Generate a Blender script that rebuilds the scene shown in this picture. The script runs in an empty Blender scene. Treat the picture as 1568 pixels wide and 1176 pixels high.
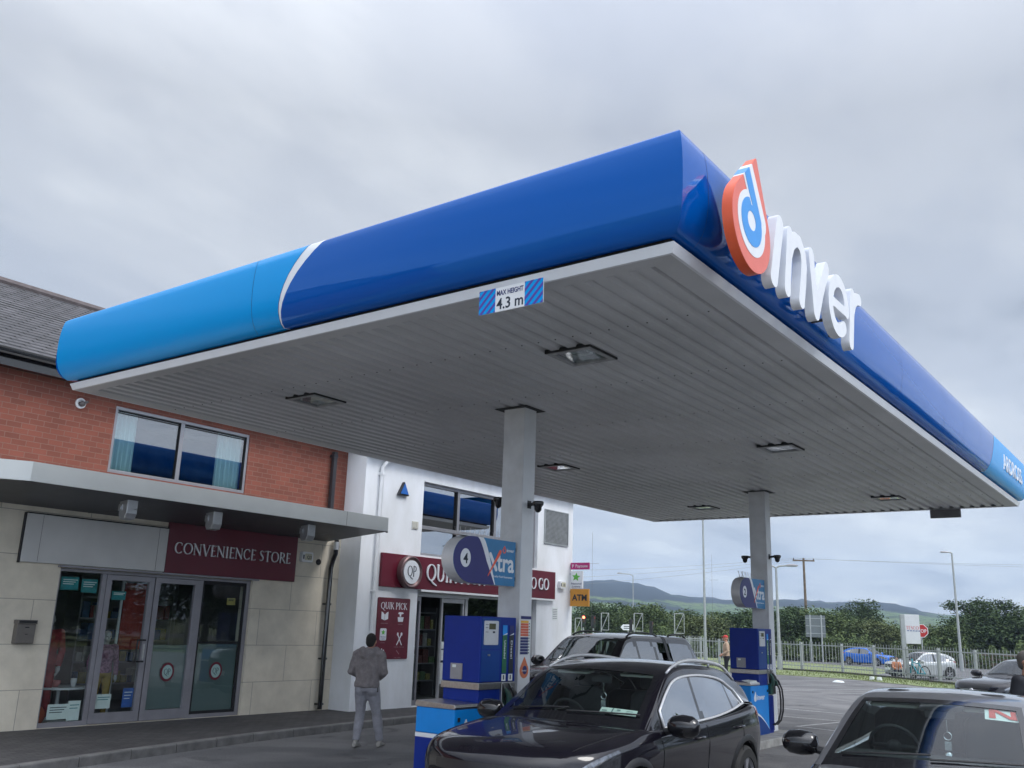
import bpy, math, random
import numpy as np
from mathutils import Vector, Matrix, Euler

sc = bpy.context.scene
COL = sc.collection
R = math.radians
HAZE = True
PI = math.pi

# ------------------------------------------------------------------ camera
cam_d = bpy.data.cameras.new("camera")
cam = bpy.data.objects.new("camera", cam_d)
COL.objects.link(cam)
sc.camera = cam
cam_d.sensor_width = 36.0
cam_d.lens = 36.0 * 1408.94 / 1568.0
cam_d.clip_start = 0.1
cam_d.clip_end = 12000
YAW, PITCH, ROLL = 0.640506, 0.2565594, 0.0330139
_f = Vector((-math.sin(YAW) * math.cos(PITCH), math.cos(YAW) * math.cos(PITCH), math.sin(PITCH)))
_r = Vector((math.cos(YAW), math.sin(YAW), 0))
_u = _r.cross(_f)
_r2 = math.cos(ROLL) * _r + math.sin(ROLL) * _u
_u2 = -math.sin(ROLL) * _r + math.cos(ROLL) * _u
cam.matrix_world = Matrix((
    (_r2.x, _u2.x, -_f.x, 0.0), (_r2.y, _u2.y, -_f.y, 0.0), (_r2.z, _u2.z, -_f.z, 1.85), (0, 0, 0, 1)))

# ------------------------------------------------------------------ view
sc.view_settings.view_transform = 'Standard'
sc.view_settings.look = 'None'
sc.view_settings.exposure = 0.95
sc.view_settings.gamma = 1.0
sc.render.engine = 'CYCLES'
sc.cycles.max_bounces = 8
sc.cycles.transparent_max_bounces = 12
sc.cycles.use_denoising = True

# ------------------------------------------------------------------ overcast sky
SUN_EL, SUN_AZ = R(48), R(70)
world = bpy.data.worlds.new("World")
sc.world = world
world.use_nodes = True
nt = world.node_tree
nt.nodes.clear()
N = nt.nodes.new
Lk = nt.links.new
out = N('ShaderNodeOutputWorld')
bg = N('ShaderNodeBackground')
bg.inputs['Strength'].default_value = 0.1
sky = N('ShaderNodeTexSky')
sky.sky_type = 'NISHITA'
sky.sun_disc = False
sky.sun_elevation = SUN_EL
sky.sun_rotation = SUN_AZ
tc = N('ShaderNodeTexCoord')
sep = N('ShaderNodeSeparateXYZ')
Lk(tc.outputs['Generated'], sep.inputs[0])


def wm(op, a, b=None, c=None, clamp=False):
    n = N('ShaderNodeMath')
    n.operation = op
    n.use_clamp = clamp
    for i, v in enumerate((a, b, c)):
        if v is None:
            continue
        if isinstance(v, (int, float)):
            n.inputs[i].default_value = v
        else:
            Lk(v, n.inputs[i])
    return n.outputs[0]


def wramp(v, stops, interp='LINEAR'):
    n = N('ShaderNodeValToRGB')
    n.color_ramp.interpolation = interp
    e = n.color_ramp.elements
    while len(e) < len(stops):
        e.new(0.5)
    for el, (p, c) in zip(e, stops):
        el.position = p
        el.color = (*c, 1)
    Lk(v, n.inputs[0])
    return n.outputs[0]


zpos = wm('MAXIMUM', sep.outputs[2], 0.0)
den = wm('ADD', zpos, 0.085)
px_ = wm('DIVIDE', sep.outputs[0], den)
py_ = wm('DIVIDE', sep.outputs[1], den)
comb = N('ShaderNodeCombineXYZ')
Lk(px_, comb.inputs[0])
Lk(py_, comb.inputs[1])


def wnoise(scale, detail, rough, off, dist=0.0):
    mp = N('ShaderNodeMapping')
    mp.inputs['Location'].default_value = off
    mp.inputs['Rotation'].default_value = (0, 0, R(25))
    mp.inputs['Scale'].default_value = (scale, scale * 0.55, 1)
    Lk(comb.outputs[0], mp.inputs[0])
    n = N('ShaderNodeTexNoise')
    n.inputs['Scale'].default_value = 1.0
    n.inputs['Detail'].default_value = detail
    n.inputs['Roughness'].default_value = rough
    n.inputs['Distortion'].default_value = dist
    Lk(mp.outputs[0], n.inputs[0])
    return n.outputs[0]


n1 = wnoise(0.75, 6, 0.55, (3.1, 1.7, 0), 0.3)
n2 = wnoise(2.1, 5, 0.6, (7.3, 4.1, 2.0), 0.2)
n3 = wnoise(1.3, 7, 0.62, (2.3, 9.1, 5.0), 0.5)
lowf = wm('SUBTRACT', 1.0, wm('MULTIPLY', sep.outputs[2], 4.5, clamp=True), clamp=True)
elev = wramp(sep.outputs[2], [(0.0, (0.56, 0.595, 0.60)), (0.05, (0.54, 0.58, 0.59)), (0.13, (0.46, 0.488, 0.52)),
                              (0.30, (0.375, 0.396, 0.425)), (0.50, (0.335, 0.353, 0.385)), (0.68, (0.60, 0.63, 0.69)),
                              (1.0, (1.25, 1.29, 1.36))])
cl = wm('ADD', wm('ADD', wm('MULTIPLY', n1, 0.72), wm('MULTIPLY', n2, 0.28)), wm('MULTIPLY', wm('SUBTRACT', n3, 0.5), wm('MULTIPLY', lowf, 0.75)))
cl_f = wramp(cl, [(0.34, (0.64, 0.665, 0.71)), (0.45, (0.87, 0.885, 0.92)), (0.53, (1.02, 1.02, 1.02)), (0.63, (1.26, 1.245, 1.20))], 'EASE')
mul = N('ShaderNodeMixRGB')
mul.blend_type = 'MULTIPLY'
mul.inputs[0].default_value = 1
Lk(elev, mul.inputs[1])
Lk(cl_f, mul.inputs[2])
sc10 = N('ShaderNodeMixRGB')
sc10.blend_type = 'MULTIPLY'
sc10.inputs[0].default_value = 1
sc10.inputs[2].default_value = (10, 10, 10, 1)
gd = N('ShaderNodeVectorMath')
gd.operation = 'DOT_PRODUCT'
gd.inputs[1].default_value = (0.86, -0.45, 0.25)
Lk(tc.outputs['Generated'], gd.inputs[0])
glow = wm('MULTIPLY_ADD', wm('POWER', wm('MAXIMUM', gd.outputs['Value'], 0.0), 1.6), 1.75, 0.90)  # extra sky brightness on the unseen side, added to light the shop walls
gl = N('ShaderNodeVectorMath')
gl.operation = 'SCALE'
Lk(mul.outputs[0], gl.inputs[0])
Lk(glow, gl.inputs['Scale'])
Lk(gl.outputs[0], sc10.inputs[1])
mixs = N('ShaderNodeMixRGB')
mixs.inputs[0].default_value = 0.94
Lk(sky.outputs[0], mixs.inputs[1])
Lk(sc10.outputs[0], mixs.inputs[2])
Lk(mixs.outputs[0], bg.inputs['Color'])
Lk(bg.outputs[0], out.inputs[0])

sun_d = bpy.data.lights.new("sun", 'SUN')
sun_d.energy = 0.75
sun_d.angle = R(20)
sun_d.color = (1.0, 0.97, 0.93)
sun = bpy.data.objects.new("sun", sun_d)
COL.objects.link(sun)
# sun_rotation is measured from +Y towards +X
_sd = Vector((math.sin(SUN_AZ) * math.cos(SUN_EL), math.cos(SUN_AZ) * math.cos(SUN_EL), math.sin(SUN_EL)))
sun.rotation_euler = _sd.to_track_quat('Z', 'Y').to_euler()

# ------------------------------------------------------------------ object helpers


def tag(o, label=None, cat=None, group=None, kind=None):
    if label:
        o['label'] = label
    if cat:
        o['category'] = cat
    if group:
        o['group'] = group
    if kind:
        o['kind'] = kind
    return o


def empty(name, loc=(0, 0, 0), rz=0.0, label=None, cat=None, group=None):
    o = bpy.data.objects.new(name, None)
    o.empty_display_size = 0.2
    o.location = loc
    o.rotation_euler = (0, 0, rz)
    COL.objects.link(o)
    return tag(o, label, cat, group)


class MB:
    """collects geometry, then links it as ONE mesh object"""

    def __init__(s):
        s.v = []
        s.f = []
        s.mi = []
        s.m = 0
        s.T = None

    def add(s, vs, fs):
        b = len(s.v)
        if s.T is not None:
            vs = [tuple(s.T @ Vector(v)) for v in vs]
        s.v += [tuple(v) for v in vs]
        s.f += [tuple(b + i for i in f) for f in fs]
        s.mi += [s.m] * len(fs)
        return s

    def box(s, x0, x1, y0, y1, z0, z1):
        if x0 > x1: x0, x1 = x1, x0
        if y0 > y1: y0, y1 = y1, y0
        if z0 > z1: z0, z1 = z1, z0
        return s.add([(x0, y0, z0), (x1, y0, z0), (x1, y1, z0), (x0, y1, z0), (x0, y0, z1), (x1, y0, z1), (x1, y1, z1), (x0, y1, z1)],
                     [(0, 3, 2, 1), (4, 5, 6, 7), (0, 1, 5, 4), (1, 2, 6, 5), (2, 3, 7, 6), (3, 0, 4, 7)])

    def quad(s, a, b, c, d):
        return s.add([a, b, c, d], [(0, 1, 2, 3)])

    def prism(s, pts, fr, d0, d1):
        """2D polygon pts in frame fr (origin,right,up,normal) extruded from d0 to d1 along the normal"""
        o, r, u, n = fr
        a = [o + r * p[0] + u * p[1] + n * d0 for p in pts]
        b = [o + r * p[0] + u * p[1] + n * d1 for p in pts]
        k = len(pts)
        area = sum(pts[i][0] * pts[(i + 1) % k][1] - pts[(i + 1) % k][0] * pts[i][1] for i in range(k))
        fs = [tuple(range(k, 2 * k)), tuple(reversed(range(k)))]
        fs += [(i, (i + 1) % k, k + (i + 1) % k, k + i) for i in range(k)]
        if area < 0:
            fs = [tuple(reversed(f)) for f in fs]
        return s.add(a + b, fs)

    def tube(s, pts, r, n=8, cap=True):
        pts = [Vector(p) for p in pts]
        rs = r if isinstance(r, (list, tuple)) else [r] * len(pts)
        vs, fs = [], []
        prev = None
        for i, p in enumerate(pts):
            d = (pts[min(i + 1, len(pts) - 1)] - pts[max(i - 1, 0)])
            if d.length < 1e-9: d = Vector((0, 0, 1))
            d.normalize()
            if prev is None:
                a = d.orthogonal().normalized()
            else:
                a = (prev - d * prev.dot(d))
                a = a.normalized() if a.length > 1e-6 else d.orthogonal().normalized()
            prev = a
            b = d.cross(a)
            for k in range(n):
                t = 2 * PI * k / n
                vs.append(p + (a * math.cos(t) + b * math.sin(t)) * rs[i])
        for i in range(len(pts) - 1):
            for k in range(n):
                k2 = (k + 1) % n
                fs.append((i * n + k, i * n + k2, (i + 1) * n + k2, (i + 1) * n + k))
        if cap:
            fs.append(tuple(reversed(range(n))))
            fs.append(tuple((len(pts) - 1) * n + k for k in range(n)))
        return s.add(vs, fs)

    def lathe(s, prof, c, axis='Z', n=24, close=False):
        """prof: (radius, height) pairs revolved round axis through c"""
        vs, fs = [], []
        c = Vector(c)
        for (r, h) in prof:
            for k in range(n):
                t = 2 * PI * k / n
                a, b = r * math.cos(t), r * math.sin(t)
                if axis == 'Z': p = (a, b, h)
                elif axis == 'X': p = (h, a, b)
                else: p = (b, h, a)
                vs.append(c + Vector(p))
        m = len(prof)
        for i in range(m if close else m - 1):
            j = (i + 1) % m
            for k in range(n):
                k2 = (k + 1) % n
                fs.append((i * n + k, i * n + k2, j * n + k2, j * n + k))
        return s.add(vs, fs)

    def ell(s, c, r, n=16, m=10, T=None):
        vs, fs = [], []
        for i in range(m + 1):
            ph = -PI / 2 + PI * i / m
            for k in range(n):
                t = 2 * PI * k / n
                p = Vector((r[0] * math.cos(ph) * math.cos(t), r[1] * math.cos(ph) * math.sin(t), r[2] * math.sin(ph)))
                if T is not None: p = T @ p
                vs.append(p + Vector(c))
        for i in range(m):
            for k in range(n):
                k2 = (k + 1) % n
                fs.append((i * n + k, i * n + k2, (i + 1) * n + k2, (i + 1) * n + k))
        return s.add(vs, fs)

    def loft(s, rings):
        n = len(rings[0])
        vs = [p for r in rings for p in r]
        fs = []
        for i in range(len(rings) - 1):
            for k in range(n):
                k2 = (k + 1) % n
                fs.append((i * n + k, i * n + k2, (i + 1) * n + k2, (i + 1) * n + k))
        fs.append(tuple(reversed(range(n))))
        fs.append(tuple((len(rings) - 1) * n + k for k in range(n)))
        return s.add(vs, fs)

    def weld(s, q=5):
        mp, nv, ix = {}, [], []
        for v in s.v:
            k = (round(v[0], q), round(v[1], q), round(v[2], q))
            if k not in mp:
                mp[k] = len(nv)
                nv.append(v)
            ix.append(mp[k])
        s.v = nv
        s.f = [tuple(ix[i] for i in f) for f in s.f]
        return s

    def split(s, name, mats, parent=None, **kw):
        """one object per connected piece, all with the same kind name"""
        par = list(range(len(s.v)))

        def find(i):
            while par[i] != i:
                par[i] = par[par[i]]
                i = par[i]
            return i
        for f in s.f:
            a = find(f[0])
            for q in f[1:]:
                par[find(q)] = a
        groups = {}
        for fi, f in enumerate(s.f):
            groups.setdefault(find(f[0]), []).append(fi)
        out = []
        for g in groups.values():
            m = MB()
            ix = {}
            for fi in g:
                nf = []
                for q in s.f[fi]:
                    if q not in ix:
                        ix[q] = len(m.v)
                        m.v.append(s.v[q])
                    nf.append(ix[q])
                m.f.append(tuple(nf))
                m.mi.append(s.mi[fi])
            out.append(m.build(name, mats, parent, **kw))
        return out

    def build(s, name, mats, parent=None, smooth=False, bevel=0.0, auto=None):
        me = bpy.data.meshes.new(name)
        me.from_pydata(s.v, [], s.f)
        if not isinstance(mats, (list, tuple)):
            mats = [mats]
        for m in mats:
            me.materials.append(m)
        me.polygons.foreach_set('material_index', s.mi)
        if smooth:
            me.polygons.foreach_set('use_smooth', [True] * len(s.f))
        me.validate()
        me.update()
        o = bpy.data.objects.new(name, me)
        COL.objects.link(o)
        if parent is not None:
            o.parent = parent
        if bevel:
            b = o.modifiers.new('bevel', 'BEVEL')
            b.width = bevel
            b.segments = 2
            b.limit_method = 'ANGLE'
            b.angle_limit = R(40)
        if auto is not None:
            try:
                me.set_sharp_from_angle(angle=R(auto))
            except Exception:
                pass
        return o


def frame(o, facing):
    """frame on a plane: 'E' faces +X, 'S' faces -Y, 'W' faces -X, 'D' faces down"""
    o = Vector(o)
    z = Vector((0, 0, 1))
    if facing == 'E': return (o, Vector((0, 1, 0)), z, Vector((1, 0, 0)))
    if facing == 'S': return (o, Vector((1, 0, 0)), z, Vector((0, -1, 0)))
    if facing == 'W': return (o, Vector((0, -1, 0)), z, Vector((-1, 0, 0)))
    if facing == 'N': return (o, Vector((-1, 0, 0)), z, Vector((0, 1, 0)))


def rect(x0, y0, x1, y1):
    return [(x0, y0), (x1, y0), (x1, y1), (x0, y1)]


def rrect(x0, y0, x1, y1, r, n=4):
    p = []
    for cx, cy, a in ((x1 - r, y0 + r, -90), (x1 - r, y1 - r, 0), (x0 + r, y1 - r, 90), (x0 + r, y0 + r, 180)):
        for k in range(n + 1):
            t = R(a + 90 * k / n)
            p.append((cx + r * math.cos(t), cy + r * math.sin(t)))
    return p


def ngon(cx, cy, rx, ry=None, n=24, a0=0):
    ry = ry or rx
    return [(cx + rx * math.cos(2 * PI * k / n + a0), cy + ry * math.sin(2 * PI * k / n + a0)) for k in range(n)]


def copy_tree(o, parent=None):
    c = o.copy()
    COL.objects.link(c)
    if parent is not None:
        c.parent = parent
    for ch in list(o.children):
        copy_tree(ch, c)
    return c


_tcache = {}


def text_into(mb, s, fr, x, y, size, d0, d1, width=None, align='CENTER', shear=0.0, bold=0.0):
    """built-in font lettering, x,y = centre of the baseline box in the frame"""
    key = (s, shear, bold)
    if key not in _tcache:
        cu = bpy.data.curves.new('t', 'FONT')
        cu.body = s
        cu.size = 1.0
        cu.shear = shear
        cu.offset = bold
        cu.resolution_u = 3
        ob = bpy.data.objects.new('t', cu)
        COL.objects.link(ob)
        dg = bpy.context.evaluated_depsgraph_get()
        dg.update()
        me = bpy.data.meshes.new_from_object(ob.evaluated_get(dg))
        vs = [tuple(v.co) for v in me.vertices]
        fs = [tuple(p.vertices) for p in me.polygons]
        bpy.data.objects.remove(ob)
        bpy.data.curves.remove(cu)
        bpy.data.meshes.remove(me)
        _tcache[key] = (vs, fs)
    vs, fs = _tcache[key]
    if not vs: return
    xs = [v[0] for v in vs]
    w = max(xs) - min(xs)
    sx = size if width is None else width / w
    x0 = x - sx * (w / 2 + min(xs)) if align == 'CENTER' else x - sx * min(xs)
    o, r, u, n = fr
    P = lambda v, d: o + r * (x0 + v[0] * sx) + u * (y + v[1] * size) + n * d
    k = len(vs)
    from collections import Counter
    ec = Counter()
    for f in fs:
        for i in range(len(f)):
            ec[(f[i], f[(i + 1) % len(f)])] += 1
    side = [(a, b, b + k, a + k) for (a, b) in ec if (b, a) not in ec]
    flip = 0.0
    a, b, c = [Vector(vs[i]) for i in fs[0][:3]]
    if (b - a).cross(c - a).z < 0:
        fs = [tuple(reversed(f)) for f in fs]
        side = [tuple(reversed(f)) for f in side]
    mb.add([P(v, d0) for v in vs] + [P(v, d1) for v in vs], [tuple(i + k for i in f) for f in fs] + side)


def sdf_into(mb, f, fr, x0, y0, x1, y1, res, d0, d1):
    """flat plate whose outline is f(x,y)<0 (marching squares), between depths d0 and d1"""
    nx = max(2, int(math.ceil((x1 - x0) / res)))
    ny = max(2, int(math.ceil((y1 - y0) / res)))
    X, Y = np.meshgrid(np.linspace(x0, x1, nx + 1), np.linspace(y0, y1, ny + 1), indexing='ij')
    F = f(X, Y)
    F[0, :] = F[-1, :] = 1
    F[:, 0] = F[:, -1] = 1
    F = np.where(np.abs(F) < 1e-7, 1e-7, F)
    o, r, u, n = fr
    vid = {}
    pts = []

    def vert(key, x, y):
        if key not in vid:
            vid[key] = len(pts)
            pts.append((x, y))
        return vid[key]

    faces, sides = [], []
    for i in range(nx):
        for j in range(ny):
            cs = [(i, j), (i + 1, j), (i + 1, j + 1), (i, j + 1)]
            ins = [F[c] < 0 for c in cs]
            if not any(ins): continue
            poly, cut = [], []
            for k in range(4):
                a, b = cs[k], cs[(k + 1) % 4]
                if F[a] < 0:
                    poly.append(vert(a, X[a], Y[a]))
                if (F[a] < 0) != (F[b] < 0):
                    t = F[a] / (F[a] - F[b])
                    key = (min(a, b), max(a, b), 'e')
                    poly.append(vert(key, X[a] + t * (X[b] - X[a]), Y[a] + t * (Y[b] - Y[a])))
                    cut.append((len(poly) - 1, F[a] < 0))
            if len(poly) >= 3:
                faces.append(tuple(poly))
                m = len(poly)
                for (ix, leaving) in cut:
                    if leaving:
                        sides.append((poly[ix], poly[(ix + 1) % m]))
    k = len(pts)
    A = [o + r * p[0] + u * p[1] + n * d0 for p in pts]
    B = [o + r * p[0] + u * p[1] + n * d1 for p in pts]
    mb.add(A + B, [tuple(i + k for i in q) for q in faces] + [(a, b, b + k, a + k) for a, b in sides])


def seg_sdf(X, Y, ax, ay, bx, by, ra, rb=None):
    rb = ra if rb is None else rb
    dx, dy = bx - ax, by - ay
    L = dx * dx + dy * dy + 1e-12
    t = np.clip(((X - ax) * dx + (Y - ay) * dy) / L, 0, 1)
    return np.hypot(X - ax - t * dx, Y - ay - t * dy) - (ra + (rb - ra) * t)


def poly_sdf(X, Y, pts, r):
    d = None
    rs = r if isinstance(r, (list, tuple)) else [r] * len(pts)
    for i in range(len(pts) - 1):
        e = seg_sdf(X, Y, *pts[i], *pts[i + 1], rs[i], rs[i + 1])
        d = e if d is None else np.minimum(d, e)
    return d


# ---- roman capitals drawn as thick and thin strokes (unit height)
TK, TN = 0.068, 0.026


def _arc(cx, cy, rx, ry, a0, a1, n=14, tk=TK, tn=TN):
    p, w = [], []
    for k in range(n + 1):
        a = R(a0 + (a1 - a0) * k / n)
        p.append((cx + rx * math.cos(a), cy + ry * math.sin(a)))
        w.append(tn + (tk - tn) * abs(math.cos(a)) ** 1.3)
    return (p, w)


def _st(*a):
    w = a[-1]
    return ([(a[i], a[i + 1]) for i in range(0, len(a) - 1, 2)], [w] * ((len(a) - 1) // 2))


def _sf(x, y, h=0.10):
    return _st(x - h, y, x + h, y, 0.018)


GL = {
    'C': (0.80, [_arc(.45, .5, .38, .47, 50, 310), _st(.70, .86, .70, .72, .018), _st(.70, .13, .72, .24, .018)]),
    'O': (0.94, [_arc(.47, .5, .40, .47, 0, 360, 22)]),
    'Q': (0.94, [_arc(.47, .5, .40, .47, 0, 360, 22), ([(.42, .04), (.7, -.14), (1.02, -.26)], [.03, .05, .03])]),
    'N': (0.88, [_st(.14, .02, .14, .98, .03), _st(.74, .02, .74, .98, .03), _st(.12, .96, .74, .04, TK), _sf(.14, .02), _sf(.08, .98), _sf(.74, .98)]),
    'V': (0.82, [_st(.08, .98, .42, .02, TK), _st(.42, .02, .74, .98, .028), _sf(.08, .98), _sf(.74, .98)]),
    'E': (0.58, [_st(.14, .03, .14, .97, TK), _st(.12, .97, .50, .97, .026), _st(.14, .52, .44, .52, .026), _st(.12, .03, .54, .03, .026), _sf(.12, .03, .06), _st(.50, .97, .50, .88, .02), _st(.54, .03, .55, .13, .02)]),
    'I': (0.36, [_st(.18, .03, .18, .97, TK), _sf(.18, .02, .12), _sf(.18, .98, .12)]),
    'S': (0.56, [([(.46, .86), (.40, .95), (.28, .97), (.15, .90), (.11, .77), (.18, .63), (.34, .50), (.45, .36), (.45, .18), (.34, .05), (.20, .03), (.09, .14)],
                  [.02, .025, .03, .045, .055, .065, .068, .06, .05, .035, .025, .02])]),
    'T': (0.72, [_st(.36, .03, .36, .97, TK), _st(.04, .97, .68, .97, .026), _sf(.36, .02, .12), _st(.04, .97, .03, .86, .02), _st(.68, .97, .69, .86, .02)]),
    'R': (0.74, [_st(.14, .03, .14, .97, TK), _arc(.30, .74, .24, .23, -90, 90, 10), _st(.14, .97, .30, .97, .026), _st(.14, .51, .30, .51, .026), _st(.32, .50, .68, .03, .058), _sf(.14, .02), _sf(.68, .02, .06)]),
    'U': (0.84, [_st(.14, .97, .14, .35, TK), _st(.70, .97, .70, .35, .032), _arc(.42, .36, .28, .34, 180, 360, 12), _sf(.14, .98), _sf(.70, .98)]),
    'K': (0.78, [_st(.14, .03, .14, .97, TK), _st(.18, .48, .60, .96, .028), _st(.26, .56, .70, .03, .06), _sf(.14, .02), _sf(.14, .98), _sf(.60, .98, .07), _sf(.70, .02, .07)]),
    'P': (0.64, [_st(.14, .03, .14, .97, TK), _arc(.30, .72, .25, .25, -90, 90, 10), _st(.14, .97, .30, .97, .026), _st(.14, .47, .30, .47, .026), _sf(.14, .02), _sf(.08, .98, .05)]),
    'G': (0.86, [_arc(.45, .5, .38, .47, 50, 320), _st(.72, .08, .72, .42, .055), _st(.60, .42, .82, .42, .02), _st(.70, .86, .70, .74, .018)]),
    'D': (0.86, [_st(.14, .03, .14, .97, TK), _arc(.32, .5, .44, .47, -90, 90, 14), _st(.14, .97, .32, .97, .026), _st(.14, .03, .32, .03, .026)]),
    'A': (0.80, [_st(.38, .98, .08, .02, .028), _st(.38, .98, .70, .02, TK), _st(.20, .36, .58, .36, .024), _sf(.08, .02, .07), _sf(.70, .02, .08)]),
    'F': (0.56, [_st(.14, .03, .14, .97, TK), _st(.12, .97, .50, .97, .026), _st(.14, .52, .42, .52, .026), _sf(.14, .02)]),
}


def serif_into(mb, s, fr, x, y, h, d0, d1, width, spacing=0.06, res=0.03):
    tot = sum((0.34 if c == ' ' else GL[c][0] + spacing) for c in s)
    sx = width / tot
    cx = x
    for c in s:
        if c == ' ':
            cx += 0.34 * sx
            continue
        w, strokes = GL[c]

        def f(X, Y, strokes=strokes):
            d = None
            for p, r in strokes:
                e = poly_sdf(X, Y, p, r)
                d = e if d is None else np.minimum(d, e)
            return d
        o, r, u, n = fr
        fr2 = (o + r * cx + u * y, r * sx, u * h, n)
        sdf_into(mb, f, fr2, -0.08, -0.36 if c == 'Q' else -0.08, w + (0.3 if c == 'Q' else 0.1), 1.08, res, d0, d1)
        cx += (w + spacing) * sx


# ------------------------------------------------------------------ materials
MATS = {}


def mat(name, col, rough=0.6, metal=0.0, spec=0.5, noise=0.0, nscale=8.0, bump=0.0, bscale=40.0, coat=0.0, emis=None, estr=1.0, dirt=None, aniso=None):
    if name in MATS: return MATS[name]
    m = bpy.data.materials.new(name)
    m.use_nodes = True
    t = m.node_tree
    b = t.nodes['Principled BSDF']
    b.inputs['Base Color'].default_value = (*col, 1)
    b.inputs['Roughness'].default_value = rough
    b.inputs['Metallic'].default_value = metal
    b.inputs['Specular IOR Level'].default_value = spec
    b.inputs['Coat Weight'].default_value = coat
    b.inputs['Coat Roughness'].default_value = 0.03
    if emis:
        b.inputs['Emission Color'].default_value = (*emis, 1)
        b.inputs['Emission Strength'].default_value = estr
    c = t.nodes.new('ShaderNodeTexCoord')
    if noise:
        n = t.nodes.new('ShaderNodeTexNoise')
        n.inputs['Scale'].default_value = nscale
        n.inputs['Detail'].default_value = 6
        n.inputs['Roughness'].default_value = 0.6
        if aniso:
            mp = t.nodes.new('ShaderNodeMapping')
            mp.inputs['Scale'].default_value = aniso
            t.links.new(c.outputs['Object'], mp.inputs[0])
            t.links.new(mp.outputs[0], n.inputs['Vector'])
        else:
            t.links.new(c.outputs['Object'], n.inputs['Vector'])
        r = t.nodes.new('ShaderNodeValToRGB')
        lo = tuple(max(0, x * (1 - noise)) for x in col)
        hi = tuple(min(1, x * (1 + noise)) for x in col)
        if dirt: lo = dirt
        r.color_ramp.elements[0].position = 0.32
        r.color_ramp.elements[0].color = (*lo, 1)
        r.color_ramp.elements[1].position = 0.68
        r.color_ramp.elements[1].color = (*hi, 1)
        t.links.new(n.outputs[0], r.inputs[0])
        t.links.new(r.outputs[0], b.inputs['Base Color'])
    if bump:
        n = t.nodes.new('ShaderNodeTexNoise')
        n.inputs['Scale'].default_value = bscale
        n.inputs['Detail'].default_value = 4
        t.links.new(c.outputs['Object'], n.inputs['Vector'])
        bp = t.nodes.new('ShaderNodeBump')
        bp.inputs['Strength'].default_value = bump
        bp.inputs['Distance'].default_value = 0.01
        t.links.new(n.outputs[0], bp.inputs['Height'])
        t.links.new(bp.outputs[0], b.inputs['Normal'])
    MATS[name] = m
    return m


def glass(name, tint, rough=0.0, ior=1.5, milky=0.0, milkcol=(0.6, 0.7, 0.68)):
    """thin pane: fresnel reflection over a tinted see-through"""
    if name in MATS: return MATS[name]
    m = bpy.data.materials.new(name)
    m.use_nodes = True
    t = m.node_tree
    t.nodes.clear()
    o = t.nodes.new('ShaderNodeOutputMaterial')
    fr = t.nodes.new('ShaderNodeFresnel')
    fr.inputs[0].default_value = ior
    ge = t.nodes.new('ShaderNodeNewGeometry')
    # the pane is a single sheet: use the same index seen from either side
    tr = t.nodes.new('ShaderNodeBsdfTransparent')
    tr.inputs[0].default_value = (*tint, 1)
    gl = t.nodes.new('ShaderNodeBsdfGlossy')
    gl.inputs['Roughness'].default_value = rough
    gl.inputs['Color'].default_value = (0.95, 0.97, 1, 1)
    fac = t.nodes.new('ShaderNodeLayerWeight')
    fac.inputs['Blend'].default_value = 0.5
    pw = t.nodes.new('ShaderNodeMath')
    pw.operation = 'POWER'
    pw.inputs[1].default_value = 4.5
    mu = t.nodes.new('ShaderNodeMath')
    mu.operation = 'MULTIPLY_ADD'
    mu.inputs[1].default_value = 0.9
    mu.inputs[2].default_value = (ior - 1) ** 2 / (ior + 1) ** 2 * 1.6
    mu.use_clamp = True
    t.links.new(fac.outputs['Facing'], pw.inputs[0])
    t.links.new(pw.outputs[0], mu.inputs[0])
    mx = t.nodes.new('ShaderNodeMixShader')
    t.links.new(mu.outputs[0], mx.inputs[0])
    if milky:
        df = t.nodes.new('ShaderNodeBsdfDiffuse')
        df.inputs[0].default_value = (*milkcol, 1)
        m2 = t.nodes.new('ShaderNodeMixShader')
        m2.inputs[0].default_value = milky
        t.links.new(tr.outputs[0], m2.inputs[1])
        t.links.new(df.outputs[0], m2.inputs[2])
        t.links.new(m2.outputs[0], mx.inputs[1])
    else:
        t.links.new(tr.outputs[0], mx.inputs[1])
    t.links.new(gl.outputs[0], mx.inputs[2])
    t.links.new(mx.outputs[0], o.inputs[0])
    MATS[name] = m
    return m


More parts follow.
